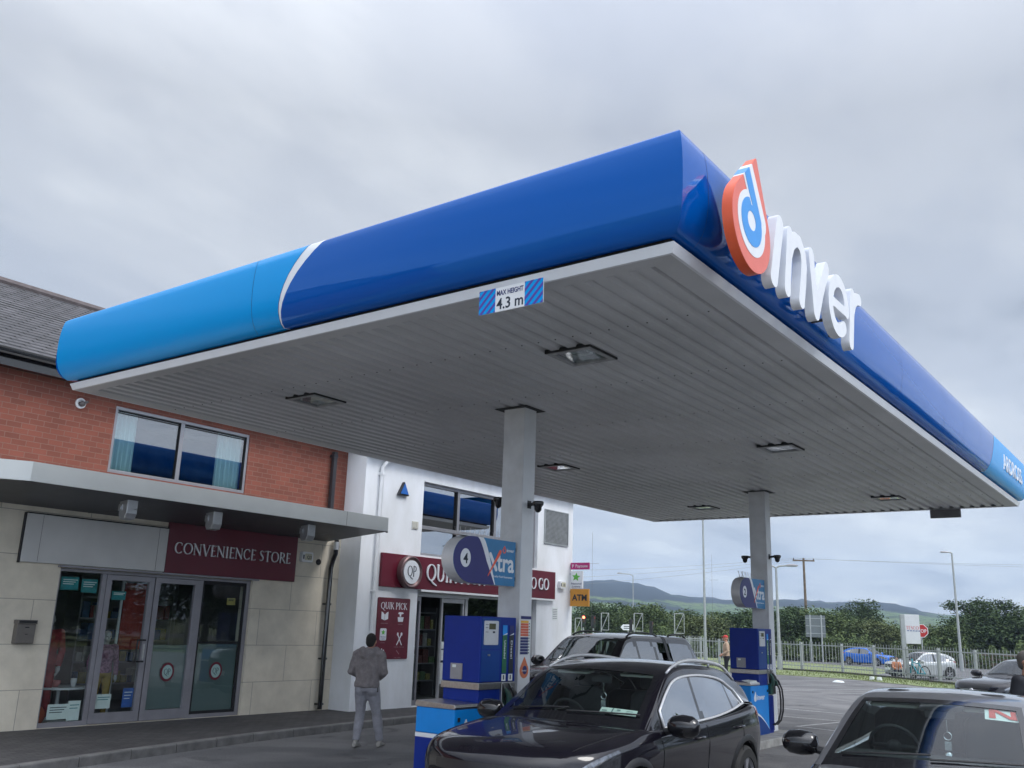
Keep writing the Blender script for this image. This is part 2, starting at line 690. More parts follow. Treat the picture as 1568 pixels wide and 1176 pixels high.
def brickmat(name, c1, c2, mortar, bw, bh, ms, axes='YZ', off=(0, 0), rough=0.85, bump=0.4, offset=0.5, stain=0.25, smooth=0.1, spec=0.3, nsc=1.3):
    m = bpy.data.materials.new(name)
    m.use_nodes = True
    t = m.node_tree
    b = t.nodes['Principled BSDF']
    b.inputs['Roughness'].default_value = rough
    b.inputs['Specular IOR Level'].default_value = spec
    c = t.nodes.new('ShaderNodeTexCoord')
    s = t.nodes.new('ShaderNodeSeparateXYZ')
    t.links.new(c.outputs['Object'], s.inputs[0])
    cb = t.nodes.new('ShaderNodeCombineXYZ')
    ix = {'X': 0, 'Y': 1, 'Z': 2}
    for k in range(2):
        a = t.nodes.new('ShaderNodeMath')
        a.operation = 'ADD'
        a.inputs[1].default_value = off[k]
        t.links.new(s.outputs[ix[axes[k]]], a.inputs[0])
        t.links.new(a.outputs[0], cb.inputs[k])
    br = t.nodes.new('ShaderNodeTexBrick')
    br.inputs['Scale'].default_value = 1
    br.inputs['Brick Width'].default_value = bw
    br.inputs['Row Height'].default_value = bh
    br.inputs['Mortar Size'].default_value = ms
    br.inputs['Mortar Smooth'].default_value = smooth
    br.inputs['Color1'].default_value = (*c1, 1)
    br.inputs['Color2'].default_value = (*c2, 1)
    br.inputs['Mortar'].default_value = (*mortar, 1)
    br.offset = offset
    t.links.new(cb.outputs[0], br.inputs['Vector'])
    n = t.nodes.new('ShaderNodeTexNoise')
    n.inputs['Scale'].default_value = nsc
    n.inputs['Detail'].default_value = 8
    n.inputs['Roughness'].default_value = 0.65
    t.links.new(c.outputs['Object'], n.inputs['Vector'])
    r = t.nodes.new('ShaderNodeValToRGB')
    r.color_ramp.elements[0].position = 0.3
    r.color_ramp.elements[0].color = (1 - stain, 1 - stain, 1 - stain, 1)
    r.color_ramp.elements[1].position = 0.7
    r.color_ramp.elements[1].color = (1, 1, 1, 1)
    t.links.new(n.outputs[0], r.inputs[0])
    mx = t.nodes.new('ShaderNodeMixRGB')
    mx.blend_type = 'MULTIPLY'
    mx.inputs[0].default_value = 1
    t.links.new(br.outputs[0], mx.inputs[1])
    t.links.new(r.outputs[0], mx.inputs[2])
    t.links.new(mx.outputs[0], b.inputs['Base Color'])
    bp = t.nodes.new('ShaderNodeBump')
    bp.inputs['Strength'].default_value = bump
    bp.inputs['Distance'].default_value = 0.006
    bp.invert = True
    t.links.new(br.outputs['Fac'], bp.inputs['Height'])
    t.links.new(bp.outputs[0], b.inputs['Normal'])
    MATS[name] = m
    return m


M_white = mat('white_render', (0.80, 0.82, 0.85), 0.8, noise=0.05, nscale=1.6, bump=0.15, bscale=90, dirt=(0.72, 0.735, 0.74), aniso=(1, 1.3, .5))
M_whitep = mat('white_paint', (0.75, 0.76, 0.77), 0.45, noise=0.03, nscale=4)
M_trim = mat('white_trim', (0.72, 0.74, 0.77), 0.35, noise=0.04, nscale=3)
M_alu = mat('grey_aluminium', (0.30, 0.30, 0.32), 0.38, metal=0.35, noise=0.06, nscale=5)
M_steel = mat('brushed_steel', (0.50, 0.50, 0.50), 0.3, metal=1.0, noise=0.12, nscale=30)
M_dark = mat('dark_void', (0.012, 0.013, 0.015), 0.7, noise=0.2)
M_black = mat('black_plastic', (0.012, 0.012, 0.014), 0.45, noise=0.15, nscale=20)
M_blackg = mat('black_gloss', (0.008, 0.008, 0.01), 0.12, coat=0.5, noise=0.1)
M_seam = mat('seam_dark', (0.01, 0.01, 0.012), 0.8, noise=0.1)
M_rubber = mat('rubber', (0.018, 0.018, 0.018), 0.75, noise=0.2, nscale=30)
M_galv = mat('galvanised', (0.36, 0.38, 0.385), 0.5, metal=0.3, noise=0.1, nscale=6)
M_conc = mat('concrete', (0.30, 0.295, 0.28), 0.9, noise=0.25, nscale=5, bump=0.3, bscale=60)
M_kerb = mat('kerb_concrete', (0.17, 0.165, 0.16), 0.9, noise=0.3, nscale=4, bump=0.3, bscale=70)
M_dblue = mat('fascia_dark_blue', (0.0, 0.085, 0.40), 0.05, coat=0.0, spec=0.8, noise=0.0, nscale=1.2, bump=.10, bscale=.9)
M_dblue.node_tree.nodes['Principled BSDF'].inputs['Specular Tint'].default_value = (0.30, 0.62, 1.0, 1)
M_lblue = mat('fascia_light_blue', (0.0, 0.30, 0.72), 0.25, coat=0.0, spec=0.45, noise=0.0, nscale=1.2)
M_lblue.node_tree.nodes['Principled BSDF'].inputs['Specular Tint'].default_value = (0.35, 0.75, 1.0, 1)
M_swoosh = mat('fascia_white', (0.75, 0.77, 0.80), 0.3, noise=0.03)
M_pblue = mat('pump_blue', (0.002, 0.022, 0.22), 0.4, noise=0.06, nscale=5, spec=0.3)
M_pblue2 = mat('pump_blue_door', (0.003, 0.045, 0.22), 0.38, noise=0.06, nscale=5, spec=0.3)
M_plblue = mat('pump_light_blue', (0.0, 0.23, 0.68), 0.35, noise=0.05, nscale=5)
M_maroon = mat('maroon_board', (0.12, 0.010, 0.024), 0.3, coat=0.0, spec=.35, noise=0.08, nscale=2)
M_red = mat('logo_red', (0.80, 0.12, 0.06), 0.35, noise=0.03)
M_redside = mat('logo_red_side', (0.78, 0.11, 0.035), 0.35, noise=0.03)
M_lwhite = mat('logo_white', (0.74, 0.76, 0.79), 0.35, noise=0.03)
M_lblue2 = mat('logo_blue', (0.03, 0.28, 0.70), 0.3, noise=0.03)
M_chrome = mat('chrome', (0.85, 0.86, 0.88), 0.22, metal=1.0, noise=0.05)
M_paper = mat('paper', (0.70, 0.74, 0.72), 0.7, noise=0.04, nscale=10)
M_ink = mat('ink', (0.02, 0.03, 0.05), 0.7, noise=0.1)
M_teal = mat('teal_poster', (0.02, 0.22, 0.24), 0.6, noise=0.25, nscale=9)
M_orange = mat('atm_orange', (0.62, 0.28, 0.04), 0.45, noise=0.04)
M_magenta = mat('magenta', (0.42, 0.02, 0.16), 0.45, noise=0.04)
M_green = mat('star_green', (0.12, 0.45, 0.06), 0.5, noise=0.05)
M_yellow = mat('strip_yellow', (0.75, 0.42, 0.05), 0.5, noise=0.05)
M_coral = mat('strip_coral', (0.62, 0.13, 0.07), 0.5, noise=0.05)
M_navy = mat('navy', (0.012, 0.02, 0.13), 0.4, noise=0.05)
M_skin = mat('skin', (0.42, 0.22, 0.15), 0.6, noise=0.08, nscale=12)
M_hair = mat('hair', (0.012, 0.010, 0.009), 0.75, noise=0.3, nscale=60, bump=0.6, bscale=120)
M_glassw = glass('window_glass', (0.82, 0.90, 0.89))
M_glassc = glass('car_glass', (0.72, 0.82, 0.80))
M_glasst = glass('car_glass_tinted', (0.06, 0.065, 0.07))
M_glassu = glass('upper_window_glass', (0.45, 0.58, 0.60), ior=2.3)
M_frost = glass('frosted_glass', (0.3, 0.36, 0.35), milky=0.8, milkcol=(0.16, 0.21, 0.21))
M_curt = mat('curtain', (0.80, 0.88, 0.86), 0.85, noise=0.12, nscale=3, aniso=(1, 9, 0.3))
M_int = mat('shop_interior', (0.20, 0.205, 0.20), 0.8, noise=0.3, nscale=2)
M_cabin = mat('car_interior', (0.022, 0.023, 0.026), 0.7, noise=0.2, nscale=10)
M_beige = mat('visor_beige', (0.60, 0.62, 0.54), 0.7, noise=0.05)

# ------------------------------------------------------------------ ground, paths, terrain


def asphaltmat(name, base, patch, vein=True):
    m = bpy.data.materials.new(name)
    m.use_nodes = True
    t = m.node_tree
    b = t.nodes['Principled BSDF']
    b.inputs['Roughness'].default_value = 0.82
    b.inputs['Specular IOR Level'].default_value = 0.35
    c = t.nodes.new('ShaderNodeTexCoord')

    def nz(scale, det, rough=0.6, dist=0.0):
        n = t.nodes.new('ShaderNodeTexNoise')
        n.inputs['Scale'].default_value = scale
        n.inputs['Detail'].default_value = det
        n.inputs['Roughness'].default_value = rough
        n.inputs['Distortion'].default_value = dist
        t.links.new(c.outputs['Object'], n.inputs['Vector'])
        return n.outputs[0]

    def ramp(v, a, ca, b_, cb):
        r = t.nodes.new('ShaderNodeValToRGB')
        r.color_ramp.elements[0].position = a
        r.color_ramp.elements[0].color = (*ca, 1)
        r.color_ramp.elements[1].position = b_
        r.color_ramp.elements[1].color = (*cb, 1)
        t.links.new(v, r.inputs[0])
        return r.outputs[0]

    def mulc(a, b_, f=1.0):
        x = t.nodes.new('ShaderNodeMixRGB')
        x.blend_type = 'MULTIPLY'
        x.inputs[0].default_value = f
        t.links.new(a, x.inputs[1])
        t.links.new(b_, x.inputs[2])
        return x.outputs[0]
    big = ramp(nz(0.22, 6, 0.65, 0.6), 0.3, patch, 0.7, base)
    fine = ramp(nz(45, 3), 0.25, (0.6, 0.6, 0.6), 0.75, (1.25, 1.25, 1.25))
    oil = ramp(nz(0.9, 5, 0.6, 1.2), 0.58, (1, 1, 1), 0.70, (0.55, 0.55, 0.56))
    spots = ramp(nz(5.0, 2, 0.5, 0.3), 0.70, (1, 1, 1), 0.76, (0.5, 0.5, 0.5))
    wear = ramp(nz(0.35, 3, 0.5, 2.5), 0.42, (0.82, 0.82, 0.83), 0.60, (1.18, 1.17, 1.15))
    col = mulc(mulc(mulc(mulc(big, fine), oil), spots), wear)
    t.links.new(col, b.inputs['Base Color'])
    bp = t.nodes.new('ShaderNodeBump')
    bp.inputs['Strength'].default_value = 0.5
    bp.inputs['Distance'].default_value = 0.006
    t.links.new(nz(120, 2), bp.inputs['Height'])
    t.links.new(bp.outputs[0], b.inputs['Normal'])
    MATS[name] = m
    return m


M_asph = asphaltmat('forecourt_asphalt', (0.185, 0.183, 0.186), (0.13, 0.13, 0.133))
M_road = asphaltmat('road_asphalt', (0.17, 0.17, 0.18), (0.14, 0.14, 0.15))
M_path = asphaltmat('footpath_asphalt', (0.065, 0.063, 0.064), (0.045, 0.044, 0.046))
M_grass = mat('grass', (0.155, 0.19, 0.08), 0.9, noise=0.45, nscale=0.7, bump=0.6, bscale=30, dirt=(0.13, 0.145, 0.07))
M_line = mat('faded_line_paint', (0.34, 0.34, 0.34), 0.8, noise=0.45, nscale=14)


def landmat():
    m = bpy.data.materials.new('field_patchwork')
    m.use_nodes = True
    t = m.node_tree
    b = t.nodes['Principled BSDF']
    b.inputs['Roughness'].default_value = 0.95
    b.inputs['Specular IOR Level'].default_value = 0.1
    c = t.nodes.new('ShaderNodeTexCoord')
    mp = t.nodes.new('ShaderNodeMapping')
    mp.inputs['Scale'].default_value = (1 / 85, 1 / 85, 1 / 85)
    t.links.new(c.outputs['Object'], mp.inputs[0])
    v = t.nodes.new('ShaderNodeTexVoronoi')
    v.inputs['Scale'].default_value = 1
    t.links.new(mp.outputs[0], v.inputs['Vector'])
    r = t.nodes.new('ShaderNodeValToRGB')
    r.color_ramp.interpolation = 'CONSTANT'
    e = r.color_ramp.elements
    cols = [(0.0, (0.075, 0.13, 0.04)), (0.2, (0.11, 0.17, 0.055)), (0.4, (0.045, 0.085, 0.035)), (0.6, (0.13, 0.18, 0.06)), (0.8, (0.05, 0.08, 0.035))]
    while len(e) < 5: e.new(0.5)
    for el, (p, cc) in zip(e, cols):
        el.position = p
        el.color = (*cc, 1)
    t.links.new(v.outputs['Color'], r.inputs[0])
    v2 = t.nodes.new('ShaderNodeTexVoronoi')
    v2.feature = 'DISTANCE_TO_EDGE'
    t.links.new(mp.outputs[0], v2.inputs['Vector'])
    hr = t.nodes.new('ShaderNodeValToRGB')
    hr.color_ramp.elements[0].position = 0.05
    hr.color_ramp.elements[0].color = (1, 1, 1, 1)
    hr.color_ramp.elements[1].position = 0.075
    hr.color_ramp.elements[1].color = (0, 0, 0, 1)
    t.links.new(v2.outputs[0], hr.inputs[0])
    mx = t.nodes.new('ShaderNodeMixRGB')
    mx.inputs[2].default_value = (0.018, 0.032, 0.016, 1)
    t.links.new(hr.outputs[0], mx.inputs[0])
    t.links.new(r.outputs[0], mx.inputs[1])
    # woodland on the upper slopes
    s = t.nodes.new('ShaderNodeSeparateXYZ')
    t.links.new(c.outputs['Object'], s.inputs[0])
    n = t.nodes.new('ShaderNodeTexNoise')
    n.inputs['Scale'].default_value = 0.009
    n.inputs['Detail'].default_value = 6
    t.links.new(c.outputs['Object'], n.inputs['Vector'])
    a = t.nodes.new('ShaderNodeMath')
    a.operation = 'MULTIPLY_ADD'
    a.inputs[1].default_value = 110
    a.inputs[2].default_value = -55
    t.links.new(n.outputs[0], a.inputs[0])
    a2 = t.nodes.new('ShaderNodeMath')
    a2.operation = 'ADD'
    t.links.new(s.outputs[2], a2.inputs[0])
    t.links.new(a.outputs[0], a2.inputs[1])
    g = t.nodes.new('ShaderNodeMapRange')
    g.inputs['From Min'].default_value = 36
    g.inputs['From Max'].default_value = 38
    t.links.new(a2.outputs[0], g.inputs['Value'])
    m3 = t.nodes.new('ShaderNodeMixRGB')
    m3.inputs[2].default_value = (0.012, 0.022, 0.026, 1)
    t.links.new(g.outputs[0], m3.inputs[0])
    t.links.new(mx.outputs[0], m3.inputs[1])
    t.links.new(m3.outputs[0], b.inputs['Base Color'])
    return m


M_land = landmat()

# forecourt outline (asphalt), z = 0
FC = [(-12.9, -60), (75, -60), (75, 10), (20, 26), (0, 35.5), (-3.0, 37.3), (-7.8, 39.7), (-10, 41.5), (-13.4, 44.0), (-16.6, 44.2), (-22, 44.0), (-30, 44), (-45, 44), (-45, 23), (-12.9, 23)]
m = MB()
m.add([(x, y, 0.0) for x, y in FC], [tuple(range(len(FC)))])
tag(m.build('forecourt', M_asph), kind='structure')

m = MB()
m.add([(-400, -250, -0.06), (400, -250, -0.06), (400, 46, -0.06), (-400, 46, -0.06)], [(0, 1, 2, 3)])
gx = [(-400, 46, -0.06), (400, 46, -0.06), (400, 56, -0.47), (-400, 56, -0.47)]
m.add(gx, [(0, 1, 2, 3)])
m.add([(-400, 56, -0.47), (400, 56, -0.47), (400, 500, -0.47), (-400, 500, -0.47)], [(0, 1, 2, 3)])
tag(m.build('ground', M_grass), kind='structure')

# grass verge strip just behind the forecourt edge, and a low retaining kerb under the palisade
verge = [(-30, 44.0), (-22, 44.0), (-16.6, 44.2), (-13.4, 44.0), (-10, 41.5), (-7.8, 39.7), (-3.0, 37.3), (0, 35.5), (20, 26)]
fenceline = [(-32, 49.2), (-24.0, 49.4), (-18.4, 49.4), (-15.2, 48.6), (-11.8, 46.2), (-8.4, 42.9), (-4.4, 39.9), (0, 37.2), (20, 28)]
m = MB()
for i in range(len(verge) - 1):
    a, b, c, d = verge[i], verge[i + 1], fenceline[i + 1], fenceline[i]
    m.quad((a[0], a[1], 0.02), (b[0], b[1], 0.02), (c[0], c[1], 0.06), (d[0], d[1], 0.06))
    m.quad((a[0], a[1], -0.05), (b[0], b[1], -0.05), (b[0], b[1], 0.02), (a[0], a[1], 0.02))
tag(m.build('grass_verge', M_grass), kind='structure')
m = MB()
for i in range(len(fenceline) - 1):
    (ax, ay), (bx, by) = fenceline[i], fenceline[i + 1]
    d = Vector((bx - ax, by - ay)).normalized()
    nrm = Vector((-d.y, d.x)) * 0.14
    m.add([(ax, ay, -0.3), (bx, by, -0.3), (bx + nrm.x, by + nrm.y, -0.3), (ax + nrm.x, ay + nrm.y, -0.3),
           (ax, ay, 0.14), (bx, by, 0.14), (bx + nrm.x, by + nrm.y, 0.14), (ax + nrm.x, ay + nrm.y, 0.14)],
          [(4, 5, 6, 7), (0, 1, 5, 4), (2, 3, 7, 6)])
tag(m.build('retaining_kerb', mat('kerb_dark', (0.07, 0.065, 0.06), 0.9, noise=0.4, nscale=3, bump=0.5)), kind='structure')

m = MB()
rp = [(120, 56), (-9.8, 59.5), (-15.5, 59.7), (-17.4, 62), (-18.6, 72), (-22, 79), (-32, 84), (-60, 94), (-300, 150), (-300, 175), (-60, 112), (-30, 97), (-18, 91), (20, 76), (120, 70)]
m.add([(x, y, -0.455) for x, y in rp], [tuple(reversed(range(len(rp))))])
tag(m.build('road', M_road), kind='structure')
# parking bay lines (paint on the asphalt)
m = MB()
for (x0, y0, x1, y1) in [(-14.6, 38.0, -12.6, 43.4), (-13.4, 34.8, -10.8, 41.0), (-12.2, 31.7, -9.3, 39.2), (-10.3, 32.6, -8.4, 35.6),
                         (-8.4, 22.15, -6.9, 22.15), (-7.25, 20.05, -6.0, 19.75), (-7.2, 20.1, -6.85, 22.1), (-9.4, 24.5, -5.2, 23.9)]:
    d = Vector((x1 - x0, y1 - y0)).normalized()
    n_ = Vector((-d.y, d.x)) * 0.05
    m.add([(x0 - n_.x, y0 - n_.y, 0.004), (x1 - n_.x, y1 - n_.y, 0.004), (x1 + n_.x, y1 + n_.y, 0.004), (x0 + n_.x, y0 + n_.y, 0.004)], [(0, 1, 2, 3)])
tag(m.build('parking_lines', M_line), kind='structure')

# footpath in front of the shops, with kerb stones
kl = [(-10.2, 1.0), (-11.0, 5.0), (-11.57, 7.47), (-12.02, 9.8), (-12.45, 14.14), (-12.62, 18), (-12.70, 24)]
m = MB()
for i in range(len(kl) - 1):
    (ax, ay), (bx, by) = kl[i], kl[i + 1]
    m.quad((ax - 0.13, ay, 0.118), (-14.9, ay, 0.128), (-14.9, by, 0.128), (bx - 0.13, by, 0.118))
tag(m.build('footpath', brickmat('paving_blocks', (0.115, 0.108, 0.108), (0.085, 0.082, 0.083), (0.05, 0.048, 0.048), 0.21, 0.105, 0.006, axes='YX', stain=0.35, bump=0.5, smooth=0.1)), kind='structure')
m = MB()
L = 0.0
for i in range(len(kl) - 1):
    a, b = Vector(kl[i]), Vector(kl[i + 1])
    n_ = max(1, round((b - a).length / 0.92))
    for k in range(n_):
        p, q = a.lerp(b, k / n_), a.lerp(b, (k + 1) / n_)
        d = (q - p).normalized()
        p = p + d * 0.006
        q = q - d * 0.006
        w = Vector((-0.135, 0))
        c1 = 0.018
        sec = [(0.0, -0.02), (0.0, 0.12 - c1), (c1 * 0.3, 0.12 - c1 * 0.3), (c1, 0.121), (0.135, 0.121), (0.135, -0.02)]
        vs = [(p.x - o_, p.y, z) for o_, z in sec] + [(q.x - o_, q.y, z) for o_, z in sec]
        m.add(vs, [(j, j + 1, 7 + j, 6 + j) for j in range(5)] + [(0, 5, 4, 3, 2, 1), (6, 7, 8, 9, 10, 11)])
tag(m.build('kerb', M_kerb), kind='structure')
# pump islands
for (y0, y1, nm) in ((7.3, 10.2, 'pump_island'), (15.2, 17.75, 'pump_island')):
    m = MB()
    m.prism(rrect(-7.42, y0, -6.22, y1, 0.18), (Vector((0, 0, 0)), Vector((1, 0, 0)), Vector((0, 1, 0)), Vector((0, 0, 1))), -0.02, 0.13)
    tag(m.build(nm, M_conc, bevel=0.02), kind='structure')

# distant hills: one terrain sheet, ridge heights follow the bearing
az_pts = [(-70, 60), (-40, 80), (-10, 95), (3.8, 97), (6.5, 96), (7.7, 92), (8.7, 85), (10.3, 73), (11.5, 69), (13.6, 65), (15.1, 66), (17.9, 68), (19.8, 65), (21.2, 66), (22.2, 63), (23.6, 54), (24.5, 49), (25.3, 47), (30, 42), (45, 50), (90, 45)]


def ridge_h(a):
    for i in range(len(az_pts) - 1):
        if az_pts[i][0] <= a <= az_pts[i + 1][0]:
            t = (a - az_pts[i][0]) / (az_pts[i + 1][0] - az_pts[i][0])
            t = t * t * (3 - 2 * t)
            return az_pts[i][1] * (1 - t) + az_pts[i + 1][1] * t
    return 45.0


rnd = random.Random(5)
na, nr = 320, 46
m = MB()
vs = []
for i in range(na + 1):
    a = -70 + 160 * i / na      # degrees right of the camera axis
    ang = YAW - R(a)            # bearing measured from +Y towards -X
    H = ridge_h(a)
    for j in range(nr + 1):
        r_ = 300 + 2600 * (j / nr) ** 1.15
        s_ = (r_ - 420) / 1600
        s_ = max(0.0, min(1.0, s_))
        h = H * (s_ * s_ * (3 - 2 * s_))
        if r_ > 2020: h = H * max(0.0, 1 - (r_ - 2020) / 2200)
        h += (math.sin(a * 0.9 + r_ * 0.004) * 2.2 + math.sin(a * 2.3 - r_ * 0.007) * 1.3 + math.sin(a * 5.1 + r_ * .01) * 0.7) * s_
        if 1900 < r_ < 2150: h += rnd.uniform(0, 1) ** 3 * 6
        vs.append((-math.sin(ang) * r_, math.cos(ang) * r_, h - 0.8 + 0.0))
fs = []
for i in range(na):
    for j in range(nr):
        q = i * (nr + 1) + j
        fs.append((q, q + nr + 1, q + nr + 2, q + 1))
m.add(vs, fs)
tag(m.build('hills', M_land, smooth=True), kind='structure')

# ------------------------------------------------------------------ fuel canopy
X0, X1, Y0, Y1, ZC = -11.16, -2.84, 5.73, 21.3, 4.54
canopy = empty('fuel_canopy', (-7, 13.5, 0), 0, 'large flat fuel station canopy with curved blue fascia and ribbed grey underside on square columns', 'canopy')
CI = (-canopy.location.x, -canopy.location.y)


def under(o, par):
    """keep world coordinates when parented to an Empty that has a location"""
    o.parent = par
    o.matrix_parent_inverse = par.matrix_basis.inverted()
    return o


PROF = [(-0.02, 4.664), (0.055, 4.655), (0.095, 4.69), (0.125, 4.74), (0.15, 4.80), (0.168, 4.88), (0.178, 4.97), (0.182, 5.06), (0.182, 5.16), (0.176, 5.26), (0.166, 5.35), (0.152, 5.42), (0.13, 5.445), (-0.30, 5.45)]
TRIM = [(-0.03, 4.5405), (0.0, 4.538), (0.030, 4.612), (0.026, 4.618), (-0.05, 4.626)]
GAP = [(-0.045, 4.628), (-0.03, 4.665)]


def side_pts(side, prof, s0, s1):
    """points of a profile swept along one side of the canopy; s0/s1 are functions of z or None for the mitred ends"""
    rows = []
    for (o, z) in prof:
        if side == 'S': a, b, f = X0 - o, X1 + o, (lambda s, o=o, z=z: (s, Y0 - o, z))
        elif side == 'E': a, b, f = Y0 - o, Y1 + o, (lambda s, o=o, z=z: (X1 + o, s, z))
        elif side == 'N': a, b, f = X0 - o, X1 + o, (lambda s, o=o, z=z: (s, Y1 + o, z))
        else: a, b, f = Y0 - o, Y1 + o, (lambda s, o=o, z=z: (X0 - o, s, z))
        u = a if s0 is None else s0(z)
        v = b if s1 is None else s1(z)
        rows.append((f(u), f(v)))
    return rows


def sweep(mb, side, prof, s0=None, s1=None):
    rows = side_pts(side, prof, s0, s1)
    for i in range(len(rows) - 1):
        a, b = rows[i]
        d, c = rows[i + 1]
        if side in 'SE': mb.quad(a, b, c, d)
        else: mb.quad(b, a, d, c)


zz = lambda z: max(0.0, min(1.0, (z - 4.655) / (5.45 - 4.655)))
bS = lambda z: -7.10 + 0.40 * zz(z) ** 2.2
wS = lambda z: bS(z) + 0.0 + 0.20 * zz(z) ** 1.3 + 0.012
bE = lambda z: 17.35 + 0.75 * zz(z) ** 1.4
m = MB(); sweep(m, 'S', PROF, None, bS); m.weld(); under(m.build('light_blue_fascia', M_lblue, smooth=True, auto=50), canopy)
m = MB(); sweep(m, 'S', PROF, bS, wS); m.weld(); under(m.build('white_swoosh', M_swoosh, smooth=True, auto=50), canopy)
m = MB(); sweep(m, 'S', PROF, wS, None); sweep(m, 'E', PROF, None, bE); m.weld(); under(m.build('dark_blue_fascia', M_dblue, smooth=True, auto=50), canopy)
m = MB(); sweep(m, 'E', PROF, bE, None); sweep(m, 'N', PROF, None, None); m.weld(); under(m.build('light_blue_fascia', M_lblue, smooth=True, auto=50), canopy)
PROFW = [(o, 4.655 + (z - 4.655) * .76) for o, z in PROF]
m = MB(); sweep(m, 'W', PROFW, None, None); m.weld(); under(m.build('dark_blue_fascia', M_dblue, smooth=True, auto=50), canopy)
# ARDROSS lettering on the far end of the roadside fascia
m = MB()
text_into(m, 'ARDROSS', frame((X1 + 0.172, 0, 0), 'E'), 19.7, 4.90, 0.42, 0.0, 0.016, width=2.1, bold=0.01)
under(m.build('raised_letters', M_lwhite), canopy)
m = MB()
for sd in 'SENW': sweep(m, sd, TRIM)
m.weld(); under(m.build('white_edge_trim', M_trim), canopy)
m = MB()
for sd in 'SENW': sweep(m, sd, GAP)
m.quad((X0, Y0, 5.24), (X1, Y0, 5.43), (X1, Y1, 5.43), (X0, Y1, 5.24))
m.quad((X0 + .02, Y0 + .02, 4.63), (X0 + .02, Y1 - .02, 4.63), (X1 - .02, Y1 - .02, 4.63), (X1 - .02, Y0 + .02, 4.63))
under(m.build('roof_deck', M_dark), canopy)
# panel joints in the fascia
m = MB()
for sd, ss in (('S', [-7.5]), ('E', [5.98, 8.9, 11.6, 13.9, 15.2, 16.6])):
    for s in ss:
        pr = [(o + 0.0015, z) for o, z in PROF[1:-1]]
        sweep(m, sd, pr, lambda z, s=s: s - 0.0025, lambda z, s=s: s + 0.0025)
    if sd == 'S':
        pr = [(o + 0.0015, z) for o, z in PROF[1:-1]]
        sweep(m, sd, pr, lambda z: bS(z) - 0.006, lambda z: bS(z) + 0.001)
    else:
        sweep(m, sd, pr, lambda z: bE(z) - 0.006, lambda z: bE(z) + 0.004)
[under(q, canopy) for q in m.weld().split('panel_joint', mat('joint_blue', (0.0, 0.02, 0.10), .5, noise=.05))]

# ribbed soffit, ribs run the long way, screws in rows
M_soff = mat('soffit_sheet', (0.53, 0.54, 0.55), 0.42, noise=0.06, nscale=0.6, dirt=(0.44, 0.45, 0.455))
m = MB()
x = X0 + 0.14
ribs = []
xs = []
while x < X1 - 0.24:
    for dx, z in ((0, 4.549), (0.092, 4.549), (0.118, 4.592), (0.174, 4.592)):
        xs.append((x + dx, z))
    x += 0.2
xs.append((x, 4.549))
ya, yb = Y0 + 0.16, Y1 - 0.12
for i in range(len(xs) - 1):
    (a, za), (b, zb) = xs[i], xs[i + 1]
    m.quad((a, ya, za), (a, yb, za), (b, yb, zb), (b, ya, zb))
# flat edge flashing round the sheet
m.quad((X0 - 0.0, Y0, 4.5425), (X0, ya + .02, 4.5425), (X1, ya + .02, 4.5425), (X1, Y0, 4.5425))
m.quad((X0, Y0, 4.5440), (X0, Y1, 4.5440), (X0 + 0.16, Y1, 4.5440), (X0 + 0.16, Y0, 4.5440))
m.quad((X1 - 0.24, Y0, 4.5440), (X1 - 0.24, Y1, 4.5440), (X1, Y1, 4.5440), (X1, Y0, 4.5440))
m.quad((X0, yb - .01, 4.5425), (X0, Y1, 4.5425), (X1, Y1, 4.5425), (X1, yb - .01, 4.5425))
m.m = 1
yr = 7.08
while yr < Y1 - 0.3:
    x = X0 + 0.14 + 0.05
    while x < X1 - 0.3:
        m.lathe([(0.0, 4.543), (0.007, 4.543), (0.009, 4.549)], (x, yr, 0), n=6)
        x += 0.2
    yr += 1.752
under(m.build('ribbed_soffit', [M_soff, M_dark]), canopy)

